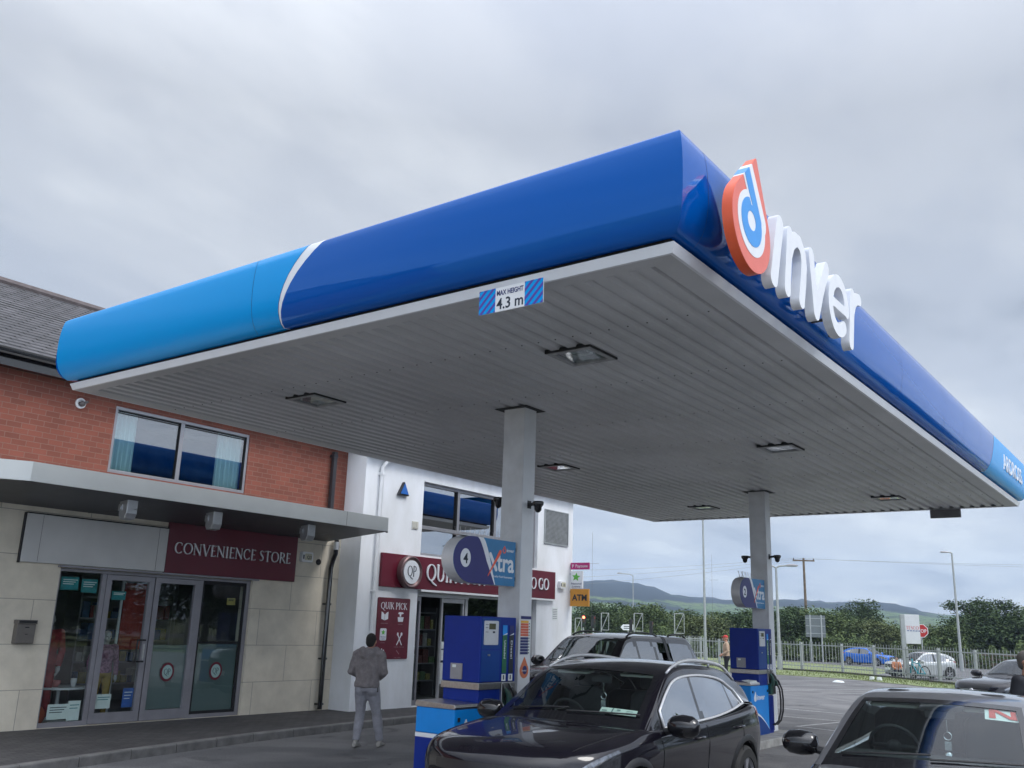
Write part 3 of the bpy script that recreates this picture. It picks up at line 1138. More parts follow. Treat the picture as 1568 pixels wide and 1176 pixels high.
M_diff = mat('light_diffuser', (0.62, 0.68, 0.66), 0.25, noise=0.15, nscale=5, coat=0.5)
M_lframe = mat('light_frame', (0.30, 0.31, 0.315), 0.5, noise=0.2)
k = 0
for yy, yn in ((7.65, 'near'), (13.25, 'middle'), (19.15, 'far')):
    for xx, xn in ((-4.83, 'road'), (-8.80, 'shop')):
        lb = {('near', 'road'): 'square recessed canopy light nearest the height sign, with greenish glass',
              ('near', 'shop'): 'square recessed canopy light nearest the brick shop window',
              ('middle', 'road'): 'square canopy light with pale glass in the middle of the road side row',
              ('middle', 'shop'): 'square canopy light just right of the near column top, pale glass',
              ('far', 'road'): 'small dark square canopy light near the far roadside corner',
              ('far', 'shop'): 'small dark square canopy light near the far column top'}[(yn, xn)]
        t_ = empty('canopy_light', (xx, yy, 4.54), 0, lb, 'ceiling light', 'square lights recessed in the canopy underside')
        m = MB()
        w = 0.27
        for (a, b, c, d) in ((-w, w, -w, -w + .012), (-w, w, w - .012, w), (-w, -w + .012, -w + .012, w - .012), (w - .012, w, -w + .012, w - .012)):
            m.box(a, b, c, d, -0.012, 0.03)
        m.build('outer_gasket', M_dark, t_)
        m = MB()
        w2 = w - .012
        for (a, b, c, d) in ((-w2, w2, -w2, -w2 + .05), (-w2, w2, w2 - .05, w2), (-w2, -w2 + .05, -w2 + .05, w2 - .05), (w2 - .05, w2, -w2 + .05, w2 - .05)):
            m.box(a, b, c, d, -0.018, 0.03)
        m.build('frame', M_lframe, t_)
        m = MB()
        w3 = w2 - .05
        m.quad((-w3, -w3, -.004), (-w3, w3, -.004), (w3, w3, -.004), (w3, -w3, -.004))
        m.build('diffuser', glass('lamp_lens', (.8, .85, .83), ior=2.2), t_)
        m = MB()
        m.quad((-w3, -w3, .02), (-w3, w3, .02), (w3, w3, .02), (w3, -w3, .02))
        m.build('reflector', M_diff, t_)
        m = MB(); m.tube([(-.13, 0, .008), (.13, 0, .008)], .012, 6); m.build('lamp_tube', M_whitep, t_)

M_colm = mat('column_paint', (0.64, 0.66, 0.68), 0.5, noise=0.08, nscale=3, dirt=(0.54, 0.55, 0.56), bump=0.05)
M_cole = mat('column_flange_white', (0.66, 0.68, 0.70), 0.45, noise=0.05, nscale=3)
for (cy0, cy1) in ((9.25, 9.50), (17.30, 17.55)):
    m = MB()
    m.box(-7.00, -6.68, cy0, cy1, 0.125, 4.56)
    m.m = 1
    m.box(-6.676, -6.67, cy0 + 0.0, cy1, 0.13, 4.54)
    col_ = under(m.build('column', [M_colm, M_cole], bevel=0.006), canopy)
    m = MB()
    m.box(-6.905, -6.900, cy0 - 0.004, cy0 - 0.001, 1.9, 4.5)
    m.box(-7.0, -6.68, cy0 - 0.003, cy0 - 0.0012, 3.62, 3.626)
    under(m.build('seam', mat('seam_soft', (0.16, 0.16, 0.16), 0.8, noise=0.1), None), canopy).parent = canopy
    m = MB()
    m.box(-7.09, -6.59, cy0 - 0.09, cy1 + 0.09, 4.540, 4.546)
    under(m.build('column_collar', M_dark), canopy)

# plate hanging at the far edge
m = MB()
m.box(-4.53, -3.93, 21.24, 21.30, 4.36, 4.533)
m.box(-4.50, -4.47, 21.25, 21.29, 4.50, 4.56)
tag(m.build('hanging_plate', mat('plate_grey', (0.12, 0.12, 0.125), 0.6, noise=0.1)), 'small dark grey plate hanging under the far edge of the canopy', 'sign')

# max height sign
hs = empty('height_sign', (-4.29, 5.70, 4.5), 0, 'blue striped height limit sign reading MAX HEIGHT 4.3 m on the canopy edge', 'sign')
fr = frame((-4.285, 5.688, 4.455), 'S')
m = MB(); m.prism(rect(-0.325, -0.105, 0.325, 0.105), fr, -0.012, 0.0)
under(m.build('plate', M_whitep), hs)
m = MB()
for s in (-1, 1):
    m = MB()
    xa, xb = (-0.325, -0.155) if s < 0 else (0.145, 0.325)
    m.prism(rect(xa, -0.105, xb, 0.105), fr, 0.0, 0.002)
    under(m.build('blue_end', M_lblue), hs)
m = MB()
for s in (-1, 1):
    xa, xb = (-0.325, -0.155) if s < 0 else (0.145, 0.325)
    for k in range(-3, 6):
        c0 = xa + k * 0.075
        poly = [(c0, -0.105), (c0 + 0.032, -0.105), (c0 + 0.032 + 0.21, 0.105), (c0 + 0.21, 0.105)]
        # clip to the panel in x
        pts = []
        for i in range(4):
            a, b = poly[i], poly[(i + 1) % 4]
            pts.append(a)
            for xe in (xa, xb):
                if (a[0] - xe) * (b[0] - xe) < 0:
                    t = (xe - a[0]) / (b[0] - a[0])
                    pts.append((xe, a[1] + t * (b[1] - a[1])))
        pts = [p for p in pts if xa - 1e-6 <= p[0] <= xb + 1e-6]
        if len(pts) >= 3:
            cx, cy = sum(p[0] for p in pts) / len(pts), sum(p[1] for p in pts) / len(pts)
            pts.sort(key=lambda p: math.atan2(p[1] - cy, p[0] - cx))
            m.prism(pts, fr, 0.002, 0.0035)
[under(q, hs) for q in m.split('stripe', mat('stripe_purple', (0.07, 0.05, 0.35), 0.5, noise=0.03))]
m = MB()
text_into(m, 'MAX HEIGHT', fr, -0.005, 0.035, 0.062, 0.0, 0.003, width=0.27, bold=0.012)
m.m = 1
text_into(m, '4.3 m', fr, -0.005, -0.085, 0.135, 0.0, 0.003, width=0.27, bold=0.01)
under(m.build('lettering', [M_navy, M_ink]), hs)

# ---- brand sign on the roadside fascia
bs = empty('brand_sign', (-2.52, 7.4, 4.8), 0, 'raised red, white and blue drop emblem and white inver letters on the roadside fascia', 'sign')
FE = frame((-2.50, 0, 0), 'E')


def hull_drop(Y, Z, c, r, tip, e=0.0):
    """teardrop: circle plus the two tangents to the tip (negative inside)"""
    cx, cz = c
    dx, dz = tip[0] - cx, tip[1] - cz
    D = math.hypot(dx, dz)
    al = math.acos(min(1, r / D))
    base = math.atan2(dz, dx)
    t1 = (cx + r * math.cos(base + al), cz + r * math.sin(base + al))
    t2 = (cx + r * math.cos(base - al), cz + r * math.sin(base - al))
    d = np.hypot(Y - cx, Z - cz) - r
    # triangle t2, tip, t1
    tri = None
    P_ = [t2, tip, t1]
    for i in range(3):
        a, b = P_[i], P_[(i + 1) % 3]
        nx, nz = (b[1] - a[1]), -(b[0] - a[0])
        l = math.hypot(nx, nz)
        e_ = ((Y - a[0]) * nx + (Z - a[1]) * nz) / l
        tri = e_ if tri is None else np.maximum(tri, e_)
    return np.minimum(d, tri)


EC = (6.225, 4.838)
drop = lambda Y, Z: hull_drop(Y, Z, EC, 0.368, (6.365, 5.475))
stemdir = lambda: None


def half(Y, Z, a, b):
    """signed distance to the line a->b, negative on its right side"""
    nx, nz = (b[1] - a[1]), -(b[0] - a[0])
    l = math.hypot(nx, nz)
    return -((Y - a[0]) * nx + (Z - a[1]) * nz) / l


def band(Y, Z, a, b, w):
    d = seg_sdf(Y, Z, a[0], a[1], b[0], b[1], w)
    return d


def white_f(Y, Z):
    w = np.minimum(np.hypot(Y - 6.215, Z - 4.855) - 0.262, band(Y, Z, (6.385, 4.93), (6.10, 5.42), 0.118))
    return np.maximum(w, drop(Y, Z) + 0.0)


def blue_f(Y, Z):
    ring = np.maximum(np.hypot(Y - 6.21, Z - 4.865) - 0.192, -(np.hypot(Y - 6.21, Z - 4.875) - 0.082))
    st = np.maximum(band(Y, Z, (6.345, 4.92), (6.09, 5.40), 0.056), drop(Y, Z))
    notch = band(Y, Z, (6.225, 5.02), (6.10, 5.20), 0.016)
    return np.maximum(np.minimum(ring, st), -notch)


m = MB(); sdf_into(m, lambda Y, Z: drop(Y, Z), FE, 5.8, 4.4, 6.7, 5.55, 0.012, 0.0, 0.08)
under(m.build('drop_emblem', M_redside, smooth=True, auto=30), bs)
m = MB(); sdf_into(m, lambda Y, Z: drop(Y, Z) + 0.002, FE, 5.8, 4.4, 6.7, 5.55, 0.012, 0.08, 0.083)
under(m.build('red_face', mat('logo_red_face', (0.72, 0.16, 0.12), 0.35, noise=0.03)), bs)
m = MB(); sdf_into(m, lambda Y, Z: white_f(Y, Z) - 0.001, FE, 5.8, 4.4, 6.7, 5.55, 0.010, -0.0015, 0.086)
under(m.build('white_band', M_lwhite, smooth=True, auto=30), bs)
m = MB(); sdf_into(m, lambda Y, Z: blue_f(Y, Z) - 0.003, FE, 5.8, 4.4, 6.7, 5.55, 0.010, -0.003, 0.089)
under(m.build('blue_swirl', M_lblue2, smooth=True, auto=30), bs)


def letter(fn, x0, x1):
    m = MB()
    sdf_into(m, fn, FE, x0, 4.38, x1, 5.30, 0.014, 0.0, 0.08)
    under(m.build('letter', M_lwhite, smooth=True, auto=30), bs)
    m = MB()
    cx = (x0 + x1) / 2
    m.box(-2.69, -2.495, cx - 0.012, cx + 0.012, 4.72, 4.745)
    m.box(-2.69, -2.495, cx - 0.012, cx + 0.012, 4.95, 4.975)
    under(m.build('standoff', M_black), bs)


SW = 0.074
letter(lambda Y, Z: seg_sdf(Y, Z, 6.66, 4.565, 6.845, 5.10, SW), 6.5, 7.0)
letter(lambda Y, Z: np.minimum(seg_sdf(Y, Z, 6.955, 4.565, 7.075, 5.10, SW * .88),
                               poly_sdf(Y, Z, [(7.03, 4.90), (7.11, 5.03), (7.21, 5.10), (7.31, 5.10), (7.38, 5.03), (7.395, 4.93), (7.36, 4.78), (7.29, 4.565)], SW * .88)), 6.8, 7.55)
letter(lambda Y, Z: poly_sdf(Y, Z, [(7.60, 5.10), (7.63, 4.85), (7.665, 4.58), (7.82, 4.83), (8.02, 5.11)], [SW * .88, SW * .9, SW, SW * .9, SW * .85]), 7.45, 8.2)


def e_f(Y, Z):
    cx, cz = 8.33, 4.845
    ang = np.linspace(R(-35), R(300), 26)
    # open bowl: starts at the bar end, over the top and round to the lower right
    pts = [(cx + 0.235 * math.cos(a) + 0.10 * math.sin(a) * 0.5, cz + 0.255 * math.sin(a)) for a in [R(x) for x in range(0, 316, 15)]]
    o = poly_sdf(Y, Z, pts, SW * 0.84)
    bar = seg_sdf(Y, Z, cx - 0.2, cz - 0.005, cx + 0.225, cz - 0.005, SW * 0.62)
    return np.minimum(o, bar)


letter(e_f, 7.95, 8.72)
letter(lambda Y, Z: np.minimum(seg_sdf(Y, Z, 8.66, 4.565, 8.80, 5.10, SW * .88),
                               poly_sdf(Y, Z, [(8.76, 4.92), (8.84, 5.04), (8.94, 5.10), (9.03, 5.115)], SW * .82)), 8.5, 9.2)

# ------------------------------------------------------------------ walls


def wall(mb, plane, x, thick, y0, y1, z0, z1, holes):
    """wall facing +X on plane X=x with rectangular holes (y0,y1,z0,z1)"""
    ys = sorted(set([y0, y1] + [v for h in holes for v in h[:2] if y0 < v < y1]))
    zs = sorted(set([z0, z1] + [v for h in holes for v in h[2:] if z0 < v < z1]))

    def solid(i, j):
        if i < 0 or j < 0 or i >= len(ys) - 1 or j >= len(zs) - 1: return False
        cy, cz = (ys[i] + ys[i + 1]) / 2, (zs[j] + zs[j + 1]) / 2
        return not any(h[0] < cy < h[1] and h[2] < cz < h[3] for h in holes)
    xb = x - thick
    for i in range(len(ys) - 1):
        for j in range(len(zs) - 1):
            if not solid(i, j): continue
            a, b, c, d = ys[i], ys[i + 1], zs[j], zs[j + 1]
            mb.quad((x, a, c), (x, b, c), (x, b, d), (x, a, d))
            mb.quad((xb, a, c), (xb, a, d), (xb, b, d), (xb, b, c))
            if not solid(i - 1, j): mb.quad((xb, a, c), (x, a, c), (x, a, d), (xb, a, d))
            if not solid(i + 1, j): mb.quad((x, b, c), (xb, b, c), (xb, b, d), (x, b, d))
            if not solid(i, j - 1): mb.quad((x, a, c), (xb, a, c), (xb, b, c), (x, b, c))
            if not solid(i, j + 1): mb.quad((x, a, d), (x, b, d), (xb, b, d), (xb, a, d))


M_brick = brickmat('red_brick', (0.27, 0.088, 0.060), (0.20, 0.068, 0.048), (0.25, 0.135, 0.105), 0.225, 0.0875, 0.006, off=(0, 0.02), stain=0.15, bump=0.5)
M_stone = brickmat('cream_stone', (0.74, 0.68, 0.56), (0.70, 0.64, 0.53), (0.36, 0.33, 0.28), 1.42, 0.6535, 0.005, off=(0.55, -0.04), stain=0.22, bump=0.4, smooth=0.0, nsc=2.2)
M_slate = brickmat('roof_slate', (0.105, 0.10, 0.11), (0.055, 0.053, 0.06), (0.012, 0.012, 0.013), 0.28, 0.19, 0.02, axes='YX', stain=0.45, bump=1.0, rough=0.55, smooth=0.6, spec=0.6, nsc=0.9)

shop = empty('shop_building', (-14.3, 8, 0), 0, 'brick and cream stone shop building with slate roof and a dark glazed shopfront', 'building')
XL = -14.3
SF = (7.60, 11.30, 0.13, 2.50)
m = MB(); wall(m, 'E', XL, 0.35, 0.0, 13.44, 0.0, 3.75, [SF]); under(m.build('stone_wall', M_stone), shop)
UW = (8.12, 10.88, 4.08, 5.20)
m = MB(); wall(m, 'E', XL + 0.012, 0.30, 0.0, 13.44, 3.752, 5.62, [UW]); under(m.build('brick_wall', M_brick), shop)
# roof with gutter and dark eaves
shop_roof = MB()
ez, ex, rz_, rx = 5.60, -13.86, 8.12, -18.5
rows = 26
for i in range(rows):
    t0, t1 = i / rows, (i + 1) / rows
    xa, xb = ex + (rx - ex) * t0, ex + (rx - ex) * t1
    za, zb = ez + (rz_ - ez) * t0, ez + (rz_ - ez) * t1
    lift = 0.016
    shop_roof.quad((xa, -6, za + lift), (xa, 13.46, za + lift), (xb, 13.46, zb), (xb, -6, zb))
    shop_roof.quad((xa, -6, za - 0.01), (xa, 13.46, za - 0.01), (xa, 13.46, za + lift), (xa, -6, za + lift))
shop_roof.quad((rx, -6, rz_), (rx, 13.46, rz_), (-23.1, 13.46, ez), (-23.1, -6, ez))
rf = under(shop_roof.build('slate_roof', M_slate), shop)
m = MB(); m.tube([(rx, -6, rz_ + .02), (rx, 13.46, rz_ + .02)], 0.10, 8); under(m.build('ridge_tiles', mat('ridge', (0.12, 0.10, 0.10), 0.8, noise=0.2)), shop)
m = MB()
m.box(-13.98, -13.955, -6, 13.44, 5.36, 5.565)
m.box(-14.32, -13.98, -6, 13.44, 5.405, 5.42)
under(m.build('eaves_fascia', M_blackg), shop)
m = MB()
gut = [(ex + 0.055 * math.cos(a) + .015, ez - 0.035 + 0.065 * math.sin(a)) for a in [R(180 + 18 * k) for k in range(11)]]
for i in range(10):
    m.quad((gut[i][0], -6, gut[i][1]), (gut[i][0], 13.44, gut[i][1]), (gut[i + 1][0], 13.44, gut[i + 1][1]), (gut[i + 1][0], -6, gut[i + 1][1]))
under(m.build('gutter', M_blackg, smooth=True), shop)
# gable / back walls so the building is solid
m = MB()
m.box(-22.6, -14.65, -6.0, -5.8, 0, 5.6)
m.box(-22.6, -22.4, -5.8, 13.4, 0, 5.6)
m.box(-22.4, -14.62, -5.79, -0.02, 0, 0.1)
under(m.build('rear_wall', M_brick), shop)
m = MB(); wall(m, 'E', XL - 0.01, 0.30, -6.0, -0.001, 0.0, 5.5, []); under(m.build('side_wall', M_brick), shop)

# upstairs window


def framebars(mb, x0, x1, bars):
    for (a, b, c, d) in bars:
        mb.box(x0, x1, a, b, c, d)


y0_, y1_, z0_, z1_ = UW
m = MB()
xf0, xf1 = XL - 0.06, XL - 0.005
fw = 0.055
ym = 9.43
framebars(m, xf0, xf1, [(y0_, y1_, z1_ - fw, z1_), (y0_, y1_, z0_, z0_ + fw), (y0_, y0_ + fw, z0_ + fw, z1_ - fw), (y1_ - fw, y1_, z0_ + fw, z1_ - fw), (ym - .04, ym + .04, z0_ + fw, z1_ - fw)])
win = under(m.build('upstairs_window', M_alu, bevel=0.004), shop)
m = MB()
framebars(m, xf0 + .01, xf1 + 0.004, [(y0_ + fw + .01, ym - .05, z1_ - .105, z1_ - .098), (y0_ + fw + .01, ym - .05, z1_ - .075, z1_ - .068), (ym + .05, y1_ - fw - .01, z1_ - .105, z1_ - .098), (ym + .05, y1_ - fw - .01, z1_ - .075, z1_ - .068)])
framebars(m, xf0 + .01, xf1 + 0.003, [(ym - .052, ym - .043, z0_ + fw, z1_ - fw), (y1_ - fw - .012, y1_ - fw - .002, z0_ + fw, z1_ - fw)])
m.split('gasket', M_seam, win)
for (a, b) in ((y0_ + fw, ym - .04), (ym + .04, y1_ - fw)):
    m = MB(); m.quad((xf0 + .02, a, z0_ + fw), (xf0 + .02, b, z0_ + fw), (xf0 + .02, b, z1_ - fw), (xf0 + .02, a, z1_ - fw))
    o_ = m.build('pane', M_glassu, None); o_.parent = win


def curtain(mb, x, y0, y1, z0, z1, folds):
    n = folds * 6
    pts = []
    for i in range(n + 1):
        t = i / n
        pts.append((x + 0.03 * math.sin(t * folds * 2 * PI) + 0.008 * math.sin(t * 17), y0 + (y1 - y0) * t))
    for i in range(n):
        mb.quad((pts[i][0], pts[i][1], z0), (pts[i + 1][0], pts[i + 1][1], z0), (pts[i + 1][0], pts[i + 1][1], z1), (pts[i][0], pts[i][1], z1))


for (a, b) in ((y0_ + .04, y0_ + .52), (y1_ - .60, y1_ - .04)):
    m = MB(); curtain(m, XL - 0.16, a, b, z0_, z1_, 6)
    o_ = m.build('curtain', M_curt, None, smooth=True); o_.parent = win
# dark room box behind the upstairs window
m = MB()
m.box(-16.5, -14.62, 7.2, 11.8, 3.8, 3.82); m.box(-16.5, -14.62, 7.2, 11.8, 5.35, 5.37); m.box(-16.52, -16.5, 7.2, 11.8, 3.8, 5.37)
m.box(-16.5, -14.62, 7.18, 7.2, 3.8, 5.37); m.box(-16.5, -14.62, 11.8, 11.82, 3.8, 5.37)
under(m.build('upstairs_room', M_int), shop)

# ---- shopfront glazing
sfz0, sfz1 = 0.13, 2.50
M_sff = mat('shopfront_frame', (0.26, 0.255, 0.28), 0.4, metal=0.3, noise=0.08, nscale=4)
front = MB()
xs0, xs1 = XL - 0.13, XL - 0.06
framebars(front, xs0, xs1, [(7.60, 11.30, 2.45, 2.50), (7.60, 7.65, .13, 2.45), (8.35, 8.42, .13, 2.45), (10.20, 10.27, .13, 2.45), (11.22, 11.30, .13, 2.45), (7.65, 8.35, .13, .20), (10.27, 11.22, .13, .19)])
sf_frame = under(front.build('shopfront_frame', M_sff, bevel=0.004), shop)
for (nm, a, b) in (('shop_door', 8.425, 9.295), ('shop_door', 9.315, 10.195)):
    m = MB()
    st_ = 0.095
    framebars(m, xs0 + .01, xs1 + .01, [(a, b, 2.36, 2.445), (a, b, .14, .30), (a, a + st_, .30, 2.36), (b - st_, b, .30, 2.36)])
    dr = under(m.build(nm, M_sff, bevel=0.004), shop)
    m = MB(); m.quad((xs0 + .04, a + st_, .30), (xs0 + .04, b - st_, .30), (xs0 + .04, b - st_, 2.36), (xs0 + .04, a + st_, 2.36))
    o_ = m.build('pane', M_glassw); o_.parent = dr
    if a < 9:
        m = MB()
        hx, hy = xs1 + 0.07, b - 0.10
        m.tube([(xs1, hy + .02, 1.42), (hx, hy + .02, 1.42), (hx, hy - .12, 1.42), (hx, hy - .12, 1.42)], 0.014, 8)
        m.tube([(hx, hy - .12, 1.425), (hx, hy - .12, 1.08)], 0.014, 8)
        m.tube([(hx, hy - .12, 1.08), (hx, hy + .02, 1.08), (xs1, hy + .02, 1.08)], 0.014, 8)
        o_ = m.build('handle', M_black); o_.parent = dr
        m = MB(); m.box(xs1 + .008, xs1 + .022, b - .075, b - .045, 1.10, 1.36)
        o_ = m.build('push_plate', M_steel); o_.parent = dr
m = MB(); m.quad((xs0 + .035, 7.65, .20), (xs0 + .035, 8.35, .20), (xs0 + .035, 8.35, 2.45), (xs0 + .035, 7.65, 2.45))
under(m.build('display_window_pane', M_glassw), shop)
m = MB(); m.quad((xs0 + .035, 10.27, .19), (xs0 + .035, 11.22, .19), (xs0 + .035, 11.22, 2.45), (xs0 + .035, 10.27, 2.45))
under(m.build('side_window_pane', M_glassw), shop)
m = MB()
m.quad((xs0 + .030, 10.27, .22), (xs0 + .030, 11.16, .22), (xs0 + .030, 11.16, 1.36), (xs0 + .030, 10.27, 1.36))
m.quad((xs0 + .030, 9.41, .31), (xs0 + .030, 10.10, .31), (xs0 + .030, 10.10, 1.34), (xs0 + .030, 9.41, 1.34))
under(m.build('frosted_film', M_frost), shop)
m = MB(); m.box(xs0 + .045, xs0 + .055, 11.16, 11.22, .19, 2.45); m.box(xs0 + .045, xs0 + .055, 10.27, 10.31, .19, 2.45); m.box(xs0 + .045, xs0 + .055, 10.31, 11.16, 2.39, 2.45); m.box(xs0 + .045, xs0 + .055, 10.31, 11.16, .19, .24)
m.box(xs0 + .045, xs0 + .05, 10.31, 11.16, 1.365, 1.41)
under(m.build('black_border', M_seam), shop)
FG = frame((xs0 + .05, 0, 0), 'E')
for (cy, cz, lab) in ((9.76, .90, 'round QP sticker low on the frosted right door leaf'), (10.74, .90, 'round QP sticker low on the frosted side window')):
    q_ = empty('round_sticker', (xs0 + .05, cy, cz), 0, lab, 'sticker', 'QP stickers on the shopfront glass')
    m = MB(); m.prism(ngon(cy, cz, .135, .155), FG, 0, .002); under(m.build('dark_ring', M_maroon), q_)
    m = MB(); m.prism(ngon(cy, cz, .098, .115), FG, .002, .003); under(m.build('pale_disc', mat('pale_teal', (0.30, 0.45, 0.43), .6, noise=.05)), q_)
    m = MB(); serif_into(m, 'QP', FG, cy - .065, cz - .045, .10, .003, .004, .13, res=.05); under(m.build('letters', M_ink), q_)

# interior of the shop
m = MB()
m.box(-18.5, -14.66, 6.4, 12.6, .08, .11)
m.box(-18.5, -14.66, 6.4, 12.6, 2.72, 2.74)
m.box(-18.52, -18.5, 6.4, 12.6, .11, 2.72)
m.box(-18.5, -14.66, 6.38, 6.4, .11, 2.72); m.box(-18.5, -14.66, 12.6, 12.62, .11, 2.72)
under(m.build('shop_room', M_int), shop)
M_redf = mat('red_cloth', (0.28, 0.015, 0.02), 0.8, noise=0.3, nscale=8)
M_pinkf = mat('floral_cloth', (0.30, 0.16, 0.22), 0.8, noise=0.7, nscale=25, dirt=(0.10, 0.03, 0.08))
M_must = mat('mustard_cloth', (0.36, 0.24, 0.04), 0.8, noise=0.2, nscale=12)
M_manq = mat('mannequin_grey', (0.45, 0.45, 0.45), 0.5, noise=0.05)


def voxel(o, size, it=4, fac=0.6):
    r = o.modifiers.new('remesh', 'REMESH')
    r.mode = 'VOXEL'
    r.voxel_size = size
    r.use_smooth_shade = True
    s = o.modifiers.new('smooth', 'SMOOTH')
    s.iterations = it
    s.factor = fac
    return o


def ring(c, rx, ry, n=20, T=None, tilt=0.0):
    out = []
    for k in range(n):
        t = 2 * PI * k / n
        p = Vector((rx * math.cos(t), ry * math.sin(t), 0))
        if T is not None: p = T @ p
        out.append(Vector(c) + p)
    return out


def crumple(o, strength, size):
    tx = bpy.data.textures.new('folds', 'CLOUDS')
    tx.noise_scale = size
    tx.noise_depth = 2
    d = o.modifiers.new('folds', 'DISPLACE')
    d.texture = tx
    d.strength = strength
    d.mid_level = .5


def person(name, loc, rz, H, label, group=None, top=None, bottom=None, shoes=None, hairm=None, skinm=None, pose=None, hood=False, cap=None, vox=0.014, cat='person', bald=False, bulk=1.0):
    """local frame: facing -Y, feet at z=0.  pose: joint positions in units of a 1.75 m figure"""
    S = H / 1.75
    root = empty(name, loc, rz, label, cat, group)
    P = dict(hip=(0, 0, .93), chest=(0, 0.0, 1.30), neck=(0, .01, 1.47), head=(0, -.02, 1.62),
             sl=(.19, .01, 1.41), sr=(-.19, .01, 1.41), el=(.27, .06, 1.13), er=(-.27, .06, 1.13), wl=(.20, -.14, 1.0), wr=(-.20, -.14, 1.0),
             kl=(.11, -.02, .50), kr=(-.11, -.02, .50), al=(.12, .02, .09), ar=(-.12, .02, .09), hipl=(.09, 0, .90), hipr=(-.09, 0, .90))
    if pose: P.update(pose)
    V = {k: Vector(v) * S for k, v in P.items()}
    fwd = Vector((0, -1, 0))
    # --- clothes: upper
    m = MB()
    hip, chest, neck = V['hip'], V['chest'], V['neck']

    def tr(t): return hip.lerp(chest, t) if t <= 1 else chest.lerp(neck, t - 1)
    lo = -0.14
    rings = []
    for (t, rx, ry) in ((-0.08, .178, .128), (0.05, .185, .132), (.25, .172, .128), (.5, .172, .125), (.8, .195, .132), (1.05, .215, .135), (1.35, .205, .125), (1.62, .155, .105), (1.85, .085, .08), (2.05, .062, .065)):
        c = tr(t) if t > 0 else hip + (hip - chest) * (-t)
        rings.append(ring(c, rx * S * bulk, ry * S * bulk))
    m.loft(rings)
    for s_, e_, w_ in (('sl', 'el', 'wl'), ('sr', 'er', 'wr')):
        a, b, c = V[s_], V[e_], V[w_]
        m.tube([chest.lerp(neck, .55), a.lerp(chest, .12), a, a.lerp(b, .5), b, b.lerp(c, .5), c], [x * S * bulk for x in (.06, .08, .078, .066, .058, .052, .043)], 14)
        m.ell(a, (.078 * S,) * 3)
        m.ell(b, (.058 * S,) * 3)
    if hood:
        for k in range(14):
            a = PI * (k / 13.0)
            x, y = math.cos(a) * .115 * S, .02 * S + math.sin(a) * .105 * S
            m.ell(neck + Vector((x, y, (-.015 + .03 * math.cos(2 * a)) * S)), (.052 * S, .048 * S, .05 * S), 10, 8)
        m.ell(neck + Vector((0, .115 * S, -.055 * S)), (.125 * S, .075 * S, .105 * S))
    o = m.build('jacket' if hood else 'top', top, root)
    voxel(o, vox * S, 5)
    if hood:
        o.name = 'hoodie'
        crumple(o, .022, .10)
    # --- trousers
    m = MB()
    for h_, k_, a_, sg in (('hipl', 'kl', 'al', 1), ('hipr', 'kr', 'ar', -1)):
        h, k, a = V[h_], V[k_], V[a_]
        m.tube([h + Vector((0, 0, .04 * S)), h.lerp(k, .35), h.lerp(k, .75), k, k.lerp(a, .35), k.lerp(a, .75), a], [x * S * bulk for x in (.096, .092, .075, .067, .070, .056, .052)], 16)
        m.ell(h.lerp(k, .08) + Vector((0, .03 * S, 0)), (.10 * S, .115 * S, .12 * S))
    m.loft([ring(hip + Vector((0, 0, dz * S)), rx * S, ry * S) for dz, rx, ry in ((-.09, .15, .115), (-.03, .172, .125), (.03, .17, .122), (.07, .16, .115))])
    o = m.build('trousers', bottom, root)
    voxel(o, vox * S, 4)
    if hood: crumple(o, .016, .09)
    # --- shoes
    for a_, nm in (('al', 'shoe'), ('ar', 'shoe')):
        a = V[a_]
        m = MB()
        rr_ = []
        for (y, w, h0, h1) in ((.085, .028, .0, .06), (.06, .037, .0, .085), (0, .040, 0, .10), (-.06, .043, 0, .075), (-.12, .046, 0, .055), (-.165, .038, .0, .045), (-.185, .018, .005, .03)):
            c = Vector((a.x, a.y + y * S, a.z - .09 * S + (h0 + h1) / 2 * S))
            rr_.append([c + Vector((w * math.cos(2 * PI * k / 14), 0, (h1 - h0) / 2 * math.sin(2 * PI * k / 14))) * S for k in range(14)])
        m.loft(rr_)
        m.tube([a, a + Vector((0, 0, .05 * S))], .046 * S, 12)
        o = m.build(nm, shoes, root)
        voxel(o, .010 * S, 2)
    # --- body: head, neck, hands as one skin mesh
    m = MB()
    hd = V['head']
    m.ell(hd + Vector((0, .012, .015)) * S, (.076 * S, .095 * S, .105 * S), 20, 14)
    m.ell(hd + Vector((0, -.035, -.055)) * S, (.052 * S, .055 * S, .06 * S), 16, 10)      # jaw
    m.ell(hd + Vector((0, -.098, -.015)) * S, (.013 * S, .018 * S, .028 * S), 10, 8)      # nose
    for s_ in (-1, 1):
        m.ell(hd + Vector((s_ * .078, .005, -.005)) * S, (.010 * S, .022 * S, .032 * S), 10, 8)
        m.ell(hd + Vector((s_ * .032, -.082, .012)) * S, (.02 * S, .012 * S, .010 * S), 8, 6)
    m.tube([neck + Vector((0, 0.005, -.06)) * S, hd + Vector((0, .01, -.05)) * S], [.06 * S, .052 * S], 14)
    m.loft([ring(tr(t), rx * .8 * S, ry * .8 * S) for (t, rx, ry) in ((0, .17, .12), (.5, .165, .12), (1.05, .2, .13), (1.5, .17, .11), (1.9, .075, .075))])
